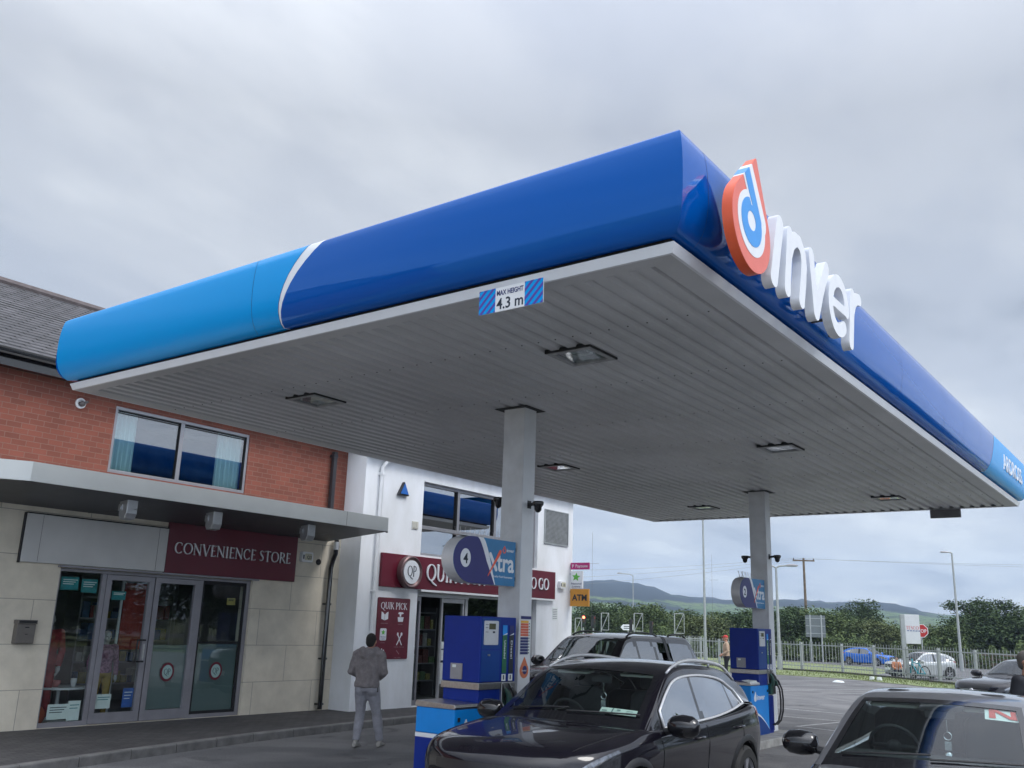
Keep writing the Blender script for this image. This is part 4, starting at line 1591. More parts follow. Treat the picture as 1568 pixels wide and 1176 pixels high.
    for s_, e_, w_ in (('sl', 'el', 'wl'), ('sr', 'er', 'wr')):
        a, b, c = V[s_], V[e_], V[w_]
        m.tube([a, b, c], [.05 * S, .04 * S, .03 * S], 10)
        d = (c - b).normalized()
        side = d.cross(Vector((0, 0, 1)))
        side = side.normalized() if side.length > .1 else Vector((1, 0, 0))
        up = side.cross(d)
        pc = c + d * .05 * S
        m.tube([c, c + d * .045 * S, c + d * .09 * S], [.026 * S, .036 * S, .030 * S], 10)
        for q, ln in ((-1.5, .062), (-.5, .075), (.5, .072), (1.5, .058)):
            st = c + d * .085 * S + up * q * .017 * S
            m.tube([st, st + d * ln * .5 * S, st + d * ln * .8 * S + side * .02 * S, st + d * ln * .9 * S + side * .035 * S], [.0095 * S, .009 * S, .008 * S, .007 * S], 7)
        m.tube([c + d * .03 * S + up * .028 * S, c + d * .055 * S + up * .055 * S, c + d * .09 * S + up * .06 * S], [.012 * S, .011 * S, .008 * S], 7)
    for h_, k_, a_ in (('hipl', 'kl', 'al'), ('hipr', 'kr', 'ar')):
        m.tube([V[h_], V[k_], V[a_]], [.07 * S, .05 * S, .036 * S], 10)
    o = m.build('body', skinm or M_skin, root)
    voxel(o, .0085 * S, 2, .5)
    # --- hair
    if hairm and not bald:
        m = MB()
        m.ell(hd + Vector((0, .025, .030)) * S, (.083 * S, .098 * S, .102 * S), 20, 12)
        m.ell(hd + Vector((0, .055, -.015)) * S, (.074 * S, .062 * S, .075 * S), 16, 10)
        o = m.build('hair', hairm, root)
        voxel(o, .011 * S, 2)
        d = o.modifiers.new('disp', 'DISPLACE')
        tx = bpy.data.textures.new('hairtex', 'CLOUDS')
        tx.noise_scale = .02
        d.texture = tx
        d.strength = .006
    if cap:
        m = MB()
        m.ell(hd + Vector((0, .01, .055)) * S, (.088 * S, .10 * S, .07 * S), 18, 10)
        m.ell(hd + Vector((0, -.11, .045)) * S, (.06 * S, .07 * S, .009 * S), 14, 6)
        voxel(m.build('cap', cap, root), .01 * S, 1)
    return root


# ---- mannequins and shop fittings behind the glass
person('mannequin', (-15.1, 7.98, .11), R(75), 1.72, 'grey mannequin in a red jacket and white top behind the leftmost shop window', cat='mannequin', group='mannequins in the shop window',
       top=M_redf, bottom=M_redf, shoes=M_manq, skinm=M_manq, pose=dict(wl=(.22, -.05, .88), wr=(-.22, -.05, .88)), vox=.02, bald=True)
person('mannequin', (-15.0, 8.95, .11), R(80), 1.45, 'small mannequin in floral jacket and mustard trousers behind the left shop door', cat='mannequin', group='mannequins in the shop window',
       top=M_pinkf, bottom=M_must, shoes=M_manq, skinm=M_manq, pose=dict(wl=(.26, -.03, .86), wr=(-.26, -.03, .86)), vox=.02, bald=True)
t_ = empty('display_table', (-15.2, 8.35, .11), 0, 'low white round display table behind the leftmost shop window', 'table')
m = MB(); m.lathe([(0, .52), (.42, .52), (.42, .55), (0, .55)], (0, 0, 0), n=28); m.build('table_top', M_whitep, t_)
m = MB(); m.lathe([(.2, 0), (.2, .02), (.03, .04), (.03, .52)], (0, 0, 0), n=16); m.build('pedestal', M_whitep, t_)
for (bx, by, r_, h_, mm, lb) in ((-15.15, 8.25, .08, .10, mat('pink_bowl', (.5, .16, .16), .4, noise=.05), 'small pink bowl on the low white display table'),
                                 (-15.05, 8.5, .05, .13, M_whitep, 'small white jar on the low white display table')):
    m = MB(); m.lathe([(0, 0), (r_ * .6, 0), (r_, h_ * .6), (r_ * .95, h_), (r_ * .85, h_), (r_ * .8, h_ * .5), (0, h_ * .15)], (bx, by, .66), n=18)
    tag(m.build('bowl' if h_ < .12 else 'jar', mm, smooth=True), lb, 'tableware')
t_ = empty('clothes_rack', (-15.7, 7.75, .11), 0, 'rack of red garments in the dark behind the leftmost window', 'clothes rack')
m = MB()
for yy in (-.25, .3): m.tube([(0, yy, 0), (0, yy, 1.35)], .012, 6)
m.tube([(0, -.25, 1.35), (0, .3, 1.35)], .012, 6)
m.build('rail', M_steel, t_)
for i in range(5):
    m = MB(); yy = -.2 + i * .1
    m.loft([[Vector((x * w, yy + y * .5, z)) for x, y in ((-.2, -.03), (.2, -.03), (.2, .03), (-.2, .03))] for z, w in ((.55, 1.05), (1.1, 1.0), (1.28, .7), (1.33, .15))])
    m.build('garment', [M_redf, M_redf, mat('grey_cloth', (.2, .2, .2), .9, noise=.2)][i % 3], t_, bevel=.01)
t_ = empty('banner_stand', (-15.3, 9.62, .11), R(90), 'red and white pull-up banner standing behind the right door leaf', 'banner')
m = MB(); m.box(-.28, .14, -.01, .01, 1.12, 2.25); m.build('red_banner', mat('banner_red', (.30, .02, .012), .7, noise=.15, nscale=3), t_)
m = MB(); m.box(.14, .20, -.012, .012, .05, 2.28); m.box(-.34, -.30, -.012, .012, .05, 2.28); m.build('pole', M_whitep, t_)
m = MB(); m.box(-.36, .26, -.1, .1, 0, .05); m.build('base', M_alu, t_)
t_ = empty('shelf_unit', (-17.4, 10.6, .11), 0, 'dark shop shelving with stacked goods behind the right side window', 'shelving')
m = MB()
for z in (.4, .8, 1.2, 1.6, 2.0): m.box(-.25, .25, -1.0, 1.0, z, z + .03)
for y in (-1.0, .97): m.box(-.25, .25, y, y + .03, 0, 2.1)
m.build('shelves', M_alu, t_)
rnd = random.Random(3)
m = MB()
for z in (.43, .83, 1.23, 1.63):
    y = -.92
    while y < .85:
        w = rnd.uniform(.06, .16); h = rnd.uniform(.12, .3)
        m.m = rnd.randrange(4)
        m.box(-.05, .22, y, y + w, z, z + h)
        y += w + .02
m.build('packets', [mat('goods_a', (.3, .25, .05), .6, noise=.3), mat('goods_b', (.25, .03, .03), .6, noise=.3), mat('goods_c', (.05, .12, .25), .6, noise=.3), mat('goods_d', (.4, .4, .38), .6, noise=.3)], t_)

# sheets and notices on the glass
FI = frame((xs0 + .028, 0, 0), 'E')


def sheet(y0, y1, z0, z1, mt, lab, lines=0, ink=None, extra=None):
    s_ = empty('poster', (xs0 + .03, (y0 + y1) / 2, (z0 + z1) / 2), 0, lab, 'poster')
    m = MB(); m.prism(rect(y0, z0, y1, z1), FI, -.003, 0); under(m.build('paper_sheet', mt), s_)
    if lines:
        m = MB()
        for k in range(lines):
            zz_ = z1 - (z1 - z0) * (.22 + .16 * k)
            m.prism(rect(y0 + .05 * (y1 - y0) + .02, zz_ - .006, y1 - .02 - (.1 * (k % 3) * (y1 - y0)), zz_ + .006), FI, 0, .001)
        under(m.build('printed_lines', ink or M_ink), s_)
    return s_


sheet(7.69, 7.98, 2.17, 2.37, M_teal, 'teal sheet high on the leftmost window, left of two', 3, M_paper)
sheet(8.03, 8.30, 2.14, 2.35, M_teal, 'teal sheet high on the leftmost window, right of two', 3, M_paper)
sheet(8.57, 8.82, 2.05, 2.19, M_teal, 'teal sheet high on the left door leaf', 2, M_paper)
sheet(7.78, 8.10, .24, .46, M_paper, 'white typed notice low in the leftmost window, left of two', 3)
sheet(8.10, 8.30, .21, .50, M_paper, 'plain pale notice low in the leftmost window, right of two', 2, M_teal)
sheet(8.54, 8.80, .36, .58, M_paper, 'white notice low on the left door leaf', 2, M_teal)
sheet(9.00, 9.19, .36, .66, mat('poster_blue', (.02, .09, .35), .5, noise=.2), 'blue and white leaflet low on the left door leaf', 3, M_paper)
sheet(10.84, 11.02, 2.05, 2.17, mat('poster_yellow', (.45, .36, .1), .5, noise=.2), 'small yellow sheet high on the right side window', 2)
m = MB(); m.ell((-14.75, 7.80, .27), (.13, .13, .15)); tag(m.build('cushion', mat('orange_cloth', (.45, .09, .03), .8, noise=.1), smooth=True), 'round orange cushion on the floor behind the leftmost window', 'cushion')

# ---- sign boards over the shopfront
t_ = empty('blank_signboard', (XL, 8.15, 2.9), 0, 'blank pale grey signboard left of the maroon one over the shopfront', 'sign')
m = MB(); m.box(XL + .004, XL + .06, 6.93, 9.37, 2.545, 3.27); under(m.build('board', mat('blank_board', (.55, .55, .54), .55, noise=.06, nscale=2), bevel=.006), t_)
m = MB(); m.box(XL + .0601, XL + .0615, 7.18, 7.184, 2.56, 3.26); m.box(XL + .0601, XL + .0615, 9.19, 9.195, 2.56, 3.26); under(m.build('joint', M_seam), t_)
m = MB(); m.box(XL + .003, XL + .05, 6.905, 6.93, 2.53, 3.28); m.box(XL + .003, XL + .05, 6.93, 9.37, 3.27, 3.29); under(m.build('edge', M_black), t_)
t_ = empty('convenience_store_sign', (XL, 10.8, 2.95), 0, 'maroon signboard with raised letters reading CONVENIENCE STORE over the shopfront', 'sign')
m = MB(); m.box(XL + .004, XL + .062, 9.375, 12.24, 2.535, 3.39); under(m.build('board', M_maroon, bevel=.006), t_)
FB = frame((XL + .064, 0, 0), 'E')
m = MB(); serif_into(m, 'CONVENIENCE STORE', FB, 9.50, 2.87, .195, .006, .03, 2.58, res=.035)
under(m.build('letters', mat('brushed_letters', (.55, .54, .56), .3, metal=.6, noise=.05)), t_)
m = MB(); framebars(m, XL + .0, XL + .10, [(7.55, 11.36, 2.505, 2.532)]); under(m.build('shopfront_lintel', M_sff), shop)

# mail box on the wall
t_ = empty('wall_box', (XL, 7.15, 1.5), 0, 'small grey metal letter box on the cream stone wall', 'letter box')
m = MB(); m.box(XL, XL + .11, 7.02, 7.30, 1.36, 1.64); m.box(XL, XL + .13, 7.01, 7.31, 1.64, 1.70); under(m.build('body', mat('box_grey', (.17, .155, .14), .45, metal=.4, noise=.1), bevel=.008), t_)
m = MB(); m.box(XL + .131, XL + .133, 7.03, 7.29, 1.655, 1.69)
under(m.build('label_strip', M_black), t_)
m = MB(); m.box(XL + .111, XL + .114, 7.14, 7.20, 1.585, 1.60); m.box(XL + .111, XL + .115, 7.15, 7.19, 1.49, 1.50); under(m.build('slot', M_seam), t_)

# ---- awning over the shopfront
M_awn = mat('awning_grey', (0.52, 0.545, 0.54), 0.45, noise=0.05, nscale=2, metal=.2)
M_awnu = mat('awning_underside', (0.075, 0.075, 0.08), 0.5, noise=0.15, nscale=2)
xa = -12.62
pl = [(xa, 13.06), (xa, 6.10), (-13.45, 4.6), (-14.3, 3.4), (-14.3, 13.06)]
aw = []
zt, zb_ = 3.80, 3.535


def zu(x): return zb_ + (xa - x) * (-.10) if False else zb_ - (xa - x) * 0.10


m = MB()
top = [(x, y, zt) for x, y in pl]
bot = [(x, y, zb_ + 0.0) for x, y in pl]
m.add(top, [(0, 1, 2, 3, 4)][::1])
for i in range(3):
    a, b = pl[i], pl[i + 1]
    m.quad((a[0], a[1], zt), (a[0], a[1], zb_), (b[0], b[1], zb_), (b[0], b[1], zt))
a, b = pl[4], pl[0]
m.quad((a[0], a[1], zt), (a[0], a[1], zb_ - .15), (b[0], b[1], zb_), (b[0], b[1], zt))
# fascia lip, small return
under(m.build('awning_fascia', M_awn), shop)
m = MB()
lo_ = [(x + (0 if i in (3, 4) else -.03), y, (zb_ + .004) if i in (0, 1) else (zb_ - .15 if i in (3, 4) else zb_ - .06)) for i, (x, y) in enumerate(pl)]
m.add(lo_, [(0, 4, 1), (1, 4, 3), (1, 3, 2)])
for (y, ) in ((7.9,), (9.9,), (11.7,)):
    m.box(-14.28, xa - .05, y - .004, y + .004, zb_ - .16, zb_ - .155)
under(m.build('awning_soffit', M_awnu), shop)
m = MB()
for yj in (11.96,):
    m.box(xa + .0005, xa + .0015, yj - .003, yj + .003, zb_ + .003, zt - .003)
m.box(xa - .06, xa, 13.062, 13.064, zb_ - .02, zb_ + .0)
under(m.build('awning_joint', M_seam), shop)

# three outdoor spotlights hanging under the awning front
M_spot = mat('spot_aluminium', (.55, .56, .58), .35, metal=.6, noise=.08)
spot0 = None
for y, lb in ((7.86, 'cast grey spotlight under the awning, above the blank signboard'), (9.41, 'cast grey spotlight under the awning, at the start of the word CONVENIENCE'), (11.45, 'cast grey spotlight under the awning, above the end of the word STORE')):
    if spot0 is None:
        r0 = empty('spotlight', (-13.1, y, 3.40), 0, lb, 'spotlight', 'spotlights under the shop awning')
        m = MB()
        pr = [(-.02, .17), (.07, .165), (.11, .10), (.11, -.08), (.075, -.15), (-.03, -.16), (-.07, -.10), (-.075, .10)]
        m.prism([(p[0] * 1.15, p[1] * 1.15) for p in pr], (Vector((0, -.09, 0)), Vector((1, 0, 0)), Vector((0, 0, 1)), Vector((0, 1, 0))), 0, .18)
        m.build('housing', M_spot, r0, bevel=.012)
        m = MB(); m.box(-.09, .0, -.10, -.078, -.05, .05); m.box(-.09, 0, .078, .10, -.05, .05)
        m.lathe([(0, -.12), (.03, -.12), (.03, .12), (0, .12)], (-.03, 0, 0), 'Y', 10)
        m.build('bracket', M_spot, r0)
        m = MB(); m.tube([(-.02, 0, .15), (-.02, 0, .21)], .02, 8); m.build('stem', M_spot, r0)
        m = MB(); m.prism(rect(-.06, -.085, .06, .085), (Vector((-.073, 0, 0)), Vector((0, -1, 0)), Vector((0, 0, 1)), Vector((-1, 0, 0))), 0, .006); m.build('lens', M_glassc, r0)
        spot0 = r0
    else:
        r1 = copy_tree(spot0); r1.location = (-13.1, y, 3.40); r1['label'] = lb

# downpipes on the brick shop
t_ = empty('downpipe', (-14.2, 13.12, .13), 0, 'black downpipe on the cream stone wall beside the white wall', 'downpipe')
m = MB(); m.tube([(.0, 0, 0.02), (0, 0, 2.72), (0, .04, 2.88), (0, .10, 3.02), (0, .10, 3.30)], .048, 12); m.build('pipe', M_blackg, t_, smooth=True, auto=40)
m = MB()
for z in (.1, .95, 2.0): m.box(-.09, .03, -.065, .065, z, z + .035)
m.build('bracket', M_blackg, t_)
m = MB(); m.lathe([(.05, 3.1), (.062, 3.1), (.062, 3.26), (.05, 3.26)], (0, .10, 0), n=14); m.build('collar', M_spot, t_)
t_ = empty('downpipe', (-14.2, 12.98, 3.8), 0, 'dark square downpipe on the red brick above the awning', 'downpipe')
m = MB(); m.box(-.045, .045, -.045, .045, 0, 1.42); m.box(-.09, .05, -.055, .055, 1.30, 1.36); m.build('pipe', mat('dark_pipe', (.035, .035, .04), .35, noise=.1), t_, bevel=.008)
# wall camera on the brick
t_ = empty('wall_camera', (XL + .02, 7.49, 5.10), 0, 'small white round wall camera on the red brick under the canopy corner', 'camera')
m = MB(); m.lathe([(.03, .0), (.085, .0), (.085, .03), (.06, .035)], (0, 0, 0), 'X', 20); m.build('base', M_whitep, t_)
m = MB(); m.ell((.05, .01, -.01), (.055, .05, .045)); m.tube([(.05, .01, 0), (.14, .05, .02)], .022, 8); m.build('camera_head', mat('cam_grey', (.10, .09, .09), .5, noise=.1), t_, smooth=True)


def emergency_box(loc, num, label, ln=.26):
    t_ = empty('emergency_light', loc, 0, label, 'wall light')
    m = MB(); m.prism(rrect(-.14, -.10, .14, .10, .03), (Vector((0, 0, 0)), Vector((0, 1, 0)), Vector((0, 0, 1)), Vector((1, 0, 0))), 0, .09)
    m.build('case', M_whitep, t_, bevel=.008)
    F = (Vector((.091, 0, 0)), Vector((0, 1, 0)), Vector((0, 0, 1)), Vector((1, 0, 0)))
    m = MB(); m.prism(rrect(-.075, -.06, .105, .065, .012), F, 0, .003); m.build('label_plate', mat('cream_plate', (.55, .53, .40), .6, noise=.05), t_)
    m = MB(); text_into(m, num, F, .035, -.035, .09, .003, .005, bold=.01); m.box(.0912, .094, -.12, -.09, -.04, .04); m.build('number', M_ink, t_)
    return t_


emergency_box((XL, 12.5, 3.03), 'Q3', 'cream boxed emergency light marked Q3 right of the CONVENIENCE STORE sign')
m = MB(); m.lathe([(0, .02), (.06, .02), (.06, 0)], (XL, 12.86, 2.96), 'X', 16); m.box(XL + .018, XL + .03, 12.82, 12.90, 2.95, 2.97)
tag(m.build('wall_vent', M_black), 'small round black wall vent between the Q3 light and the downpipe', 'vent')

# ------------------------------------------------------------------ white shop building
XW = -13.72
white = empty('white_shop_building', (XW, 17, 0), 0, 'white rendered two storey filling station shop with large upper windows', 'building')
WU = (15.26, 19.74, 3.28, 4.90)
WD = (15.24, 19.76, 0.13, 2.53)
m = MB(); wall(m, 'E', XW, .35, 13.44, 21.42, 0, 5.30, [WU, WD])
m.quad((XW - .95, 13.438, 0), (XW, 13.438, 0), (XW, 13.438, 5.3), (XW - .95, 13.438, 5.3))
m.quad((XW, 21.42, 0), (-23, 21.42, 0), (-23, 21.42, 5.3), (XW, 21.42, 5.3))
m.quad((-23, 21.42, 0), (-23, 13.45, 0), (-23, 13.45, 5.3), (-23, 21.42, 5.3))
under(m.build('rendered_wall', M_white), white)
m = MB()
m.add([(XW + .22, 13.40, 5.31), (XW + .22, 21.55, 5.31), (-18.5, 21.55, 7.5), (-18.5, 13.40, 7.5), (-23.2, 13.4, 5.31), (-23.2, 21.55, 5.31)], [(0, 1, 2, 3), (3, 2, 5, 4)])
m.add([(XW + .22, 13.40, 5.31), (XW + .22, 21.55, 5.31), (XW + .22, 21.55, 5.25), (XW + .22, 13.40, 5.25), (XW - .02, 13.4, 5.25), (XW - .02, 21.55, 5.25)], [(0, 3, 2, 1), (3, 4, 5, 2)])
m.add([(XW, 21.43, 5.3), (-18.5, 21.43, 7.48), (-23.1, 21.43, 5.3)], [(0, 1, 2)])
under(m.build('roof', M_slate), white)
m = MB()
gut = [(XW + .16 + .06 * math.cos(a), 5.27 + .07 * math.sin(a)) for a in [R(180 + 18 * k) for k in range(11)]]
for i in range(10):
    m.quad((gut[i][0], 13.42, gut[i][1]), (gut[i][0], 21.5, gut[i][1]), (gut[i + 1][0], 21.5, gut[i + 1][1]), (gut[i + 1][0], 13.42, gut[i + 1][1]))
under(m.build('gutter', M_whitep, smooth=True), white)
t_ = empty('downpipe', (XW + .06, 13.86, .13), 0, 'white downpipe on the white wall left of the blue alarm box', 'downpipe')
m = MB(); m.tube([(.10, .22, 5.10), (.05, .06, 4.98), (0, 0, 4.86), (0, 0, 0)], .042, 12); m.build('pipe', M_whitep, t_, smooth=True, auto=40)
m = MB(); m.box(-.06, .05, -.05, .05, 4.70, 4.75); m.box(-.06, .05, -.05, .05, 2.3, 2.34); m.build('bracket', M_whitep, t_)

# upper curtain-wall windows
m = MB()
xf0, xf1 = XW - .16, XW - .09
y0_, y1_, z0_, z1_ = WU
mull = [(15.26, 15.32), (16.56, 16.65), (17.98, 18.07), (19.66, 19.74)]
bars = [(a, b, z0_, z1_) for a, b in mull]
for i in range(3):
    a, b = mull[i][1], mull[i + 1][0]
    bars += [(a, b, z1_ - .07, z1_), (a, b, z0_, z0_ + .06), (a, b, 3.86, 3.94)]
framebars(m, xf0, xf1, bars)
uw = under(m.build('upper_window', M_alu, bevel=.005), white)
m = MB()
framebars(m, xf0 - .0, xf1 + .002, [(a - .02, a, 3.94, z1_ - .07) for a, b in mull[1:]] + [(a - .02, a, z0_ + .06, 3.86) for a, b in mull[1:]])
m.split('gasket', M_seam, uw)
for i in range(3):
    a, b = mull[i][1], mull[i + 1][0]
    for (c, d) in ((z0_ + .06, 3.86), (3.94, z1_ - .07)):
        m = MB(); m.quad((xf0 + .02, a, c), (xf0 + .02, b, c), (xf0 + .02, b, d), (xf0 + .02, a, d))
        o_ = m.build('pane', glass('upper_glass_reflective', (.16, .20, .22), ior=3.2)); o_.parent = uw
m = MB(); curtain(m, XW - .3, 15.3, 15.62, 3.9, 4.9, 4)
o_ = m.build('curtain', M_curt, smooth=True); o_.parent = uw
m = MB()
m.box(-17, -14.08, 14.6, 20.6, 2.9, 2.92); m.box(-17, -14.08, 14.6, 20.6, 5.1, 5.12); m.box(-17.02, -17, 14.6, 20.6, 2.9, 5.12)
m.box(-17, -14.08, 14.58, 14.6, 2.9, 5.12); m.box(-17, -14.08, 20.6, 20.62, 2.9, 5.12)
under(m.build('upstairs_room', M_int), white)

# entrance: sliding doors and shop windows
y0_, y1_, z0_, z1_ = WD
m = MB()
xf0, xf1 = XW - .20, XW - .12
framebars(m, xf0, xf1, [(y0_, y1_, 2.44, 2.53), (y0_, y0_ + .05, .13, 2.44), (17.05, 17.14, .13, 2.44), (18.38, 18.45, .13, 2.44), (19.70, 19.76, .13, 2.44), (17.14, 18.38, .13, .30), (18.45, 19.70, .13, .30)])
framebars(m, xf0 - .03, xf1 + .05, [(y0_, 17.1, 2.40, 2.438)])
sfw = under(m.build('shopfront_frame', mat('pale_frame', (.42, .42, .43), .4, metal=.3, noise=.06), bevel=.004), white)
for (a, b) in ((17.14, 18.38), (18.45, 19.70)):
    m = MB(); m.quad((xf0 + .03, a, .30), (xf0 + .03, b, .30), (xf0 + .03, b, 2.44), (xf0 + .03, a, 2.44)); under(m.build('shop_window_pane', glass('shop_glass', (.35, .40, .40), ior=1.9)), white)
for (a, b) in ((15.30, 15.52), (16.22, 17.02)):
    m = MB()
    framebars(m, xf0 + .01, xf1 - .01, [(a, b, 2.30, 2.395), (a, b, .14, .24), (a, a + .05, .24, 2.30), (b - .05, b, .24, 2.30)])
    dr = under(m.build('sliding_door', M_sff if a < 16 else mat('pale_frame', (.4, .4, .4))), white)
    m = MB(); m.quad((xf0 + .035, a + .05, .24), (xf0 + .035, b - .05, .24), (xf0 + .035, b - .05, 2.30), (xf0 + .035, a + .05, 2.30)); o_ = m.build('pane', M_glassw); o_.parent = dr
    if a > 16:
        FD = frame((xf0 + .05, 0, 0), 'E')
        m = MB()
        for (p, q, r_, s_) in ((16.24, 1.30, 16.40, 1.45), (16.25, 1.05, 16.37, 1.27), (16.24, .55, 16.42, 1.0), (16.46, 1.28, 16.62, 1.50)):
            m.prism(rect(p, q, r_, s_), FD, 0, .002)
        o_ = m.build('door_notices', M_paper); o_.parent = dr
m = MB()
m.box(-18.5, -14.08, 14.5, 20.6, .09, .12); m.box(-18.5, -14.08, 14.5, 20.6, 2.7, 2.72); m.box(-18.52, -18.5, 14.5, 20.6, .1, 2.7)
m.box(-18.5, -14.08, 14.48, 14.5, .1, 2.7); m.box(-18.5, -14.08, 20.6, 20.62, .1, 2.7)
under(m.build('shop_room', M_int), white)
t_ = empty('goods_shelves', (-15.8, 16.5, .12), 0, 'shelves of yellow and green packets inside the white shop doorway', 'shelving')
m = MB()
for z in (.35, .75, 1.15, 1.55, 1.95): m.box(-.2, .2, -1.2, 1.6, z, z + .03)
for y in (-1.2, 0.2, 1.57): m.box(-.2, .2, y, y + .03, 0, 2.1)
m.build('shelves', M_alu, t_)
m = MB()
rnd = random.Random(11)
for z in (.38, .78, 1.18, 1.58):
    y = -1.15
    while y < 1.45:
        w = rnd.uniform(.08, .22); h = rnd.uniform(.14, .32); m.m = rnd.randrange(4)
        m.box(-.1, .2, y, y + w, z, z + h); y += w + .03
m.build('packets', [mat('goods_y', (.35, .33, .12), .6, noise=.6, nscale=30), mat('goods_g', (.12, .20, .09), .6, noise=.6, nscale=30), mat('goods_b2', (.16, .06, .05), .6, noise=.6, nscale=30), mat('goods_d', (.4, .4, .38))], t_)

# QUIK PICK fascia board
t_ = empty('quik_pick_sign', (XW, 17.2, 2.9), 0, 'long maroon fascia board reading QUIK PICK FOOD TO GO over the shop entrance', 'sign')
m = MB(); m.box(XW + .005, XW + .07, 14.02, 20.50, 2.545, 3.235); under(m.build('board', M_maroon, bevel=.006), t_)
m = MB(); m.box(XW + .004, XW + .085, 15.26, 20.5, 2.50, 2.543); under(m.build('lower_trim', M_whitep), t_)
FW = frame((XW + .072, 0, 0), 'E')
m = MB(); serif_into(m, 'QUIK PICK', FW, 15.40, 2.74, .36, .004, .03, 2.1, res=.035); serif_into(m, 'FOOD TO GO', FW, 18.2, 2.76, .29, .004, .03, 1.98, res=.035)
under(m.build('letters', M_lwhite), t_)
rd = empty('round_qp_sign', (XW + .08, 14.80, 2.88), 0, 'round QP roundel in a grey ring on the maroon fascia board', 'sign')
m = MB(); m.lathe([(.30, -.0), (.335, .0), (.335, .12), (.31, .14), (.27, .12), (.24, .09)], (0, 0, 0), 'X', 40); m.build('ring', mat('ring_grey', (.16, .10, .10), .35, metal=.5, noise=.05), rd, smooth=True, auto=40)
m = MB(); m.lathe([(0, .125), (.245, .125), (.245, .0)], (0, 0, 0), 'X', 40); m.build('disc', M_lwhite, rd)
m = MB(); serif_into(m, 'QP', (Vector((.126, 0, 0)), Vector((0, 1, 0)), Vector((0, 0, 1)), Vector((1, 0, 0))), -.14, -.09, .22, 0, .004, .29, res=.04); m.build('letters', M_ink, rd)

# QUIK PICK poster with pictograms
ps = empty('quik_pick_poster', (XW, 14.5, 1.73), 0, 'tall maroon QUIK PICK poster with white pictograms on the white wall', 'poster')
FP = frame((XW + .022, 0, 0), 'E')
m = MB(); m.prism(rrect(14.03, 1.10, 15.00, 2.33, .03), FP, -.018, 0); under(m.build('board', mat('maroon_poster', (.13, .012, .026), .35, noise=.2, nscale=4)), ps)
m = MB(); serif_into(m, 'QUIK PICK', FP, 14.12, 2.10, .135, 0, .004, .80, res=.05); under(m.build('title', M_lwhite), ps)
m = MB()
# open book
for s_ in (-1, 1):
    m.prism([(14.25 + s_ * .005, 1.87), (14.25 + s_ * .10, 1.90), (14.25 + s_ * .10, 2.045), (14.25 + s_ * .06, 2.03), (14.25 + s_ * .005, 1.985)][::s_], FP, 0, .003)
# basket
m.prism([(14.66, 1.85), (14.80, 1.85), (14.82, 1.945), (14.64, 1.945)], FP, 0, .003)
m.prism([(14.70, 1.955), (14.74, 1.955), (14.74, 2.0), (14.82, 2.02), (14.79, 2.045), (14.67, 2.045), (14.645, 2.01), (14.70, 2.0)], FP, 0, .003)
# fork and spoon crossed
sdf_into(m, lambda Y, Z: np.minimum(np.minimum(seg_sdf(Y, Z, 14.655, 1.385, 14.765, 1.565, .011, .013), np.hypot((Y - 14.785), (Z - 1.60) * .8) - .028),
                                    np.minimum(seg_sdf(Y, Z, 14.80, 1.385, 14.69, 1.565, .011, .013), np.hypot((Y - 14.672), (Z - 1.60) * .7) - .024)), FP, 14.6, 1.35, 14.86, 1.66, .008, 0, .003)
for a in (90, 40, 140, 0, 180):
    c, s_ = math.cos(R(a)), math.sin(R(a))
    sdf_into(m, lambda Y, Z: seg_sdf(Y, Z, 14.22 + c * .015, 1.23 + s_ * .015, 14.22 + c * .075, 1.23 + s_ * .07, .004, .015), FP, 14.1, 1.14, 14.34, 1.34, .01, 0, .003)
m.prism(rect(14.213, 1.145, 14.228, 1.22), FP, 0, .003)
m.prism(rrect(14.14, 1.47, 14.33, 1.71, .03), FP, 0, .002)
under(m.build('pictograms', M_lwhite), ps)
m = MB()
star = [(14.235 + (.06 if k % 2 == 0 else .03) * math.cos(R(90 + 36 * k)), 1.63 + (.055 if k % 2 == 0 else .028) * math.sin(R(90 + 36 * k))) for k in range(10)]
m.prism(star, FP, .002, .004); under(m.build('green_star', M_green), ps)
m = MB()
text_into(m, 'National', FP, 14.235, 1.53, .035, .002, .004, width=.14); text_into(m, 'Lottery', FP, 14.235, 1.49, .035, .002, .004, width=.12)
under(m.build('lottery_text', M_navy), ps)
m = MB()
for (s_, y, z, w) in (('MAGAZINES', 14.25, 1.80, .2), ('GROCERY', 14.73, 1.79, .15), ('LOTTO', 14.235, 1.415, .12), ('FOOD TO GO', 14.73, 1.33, .3), ('COFFEE', 14.22, 1.12, .12), ('CALL CARDS', 14.7, 1.12, .2)):
    text_into(m, s_, FP, y, z, .028, 0, .002, width=w)
sdf_into(m, lambda Y, Z: seg_sdf(Y, Z, 14.66, 1.27, 14.74, 1.20, .008), FP, 14.6, 1.15, 14.8, 1.3, .01, 0, .002)
under(m.build('captions', mat('caption_pink', (.32, .20, .22), .6, noise=.05)), ps)

# alarm box
al = empty('alarm_box', (XW, 14.55, 4.62), 0, 'blue triangular alarm box high on the white wall', 'alarm')
FA = (Vector((0, 0, 0)), Vector((0, 1, 0)), Vector((0, 0, 1)), Vector((1, 0, 0)))
m = MB(); m.prism([(-.165, -.13), (.165, -.13), (.0, .165)], FA, 0, .08); m.build('case', M_black, al, bevel=.012)
m = MB(); m.prism([(-.12, -.105), (.125, -.105), (.0, .125)], FA, .08, .095); m.build('cover', mat('alarm_blue', (.02, .13, .45), .4, noise=.05), al)
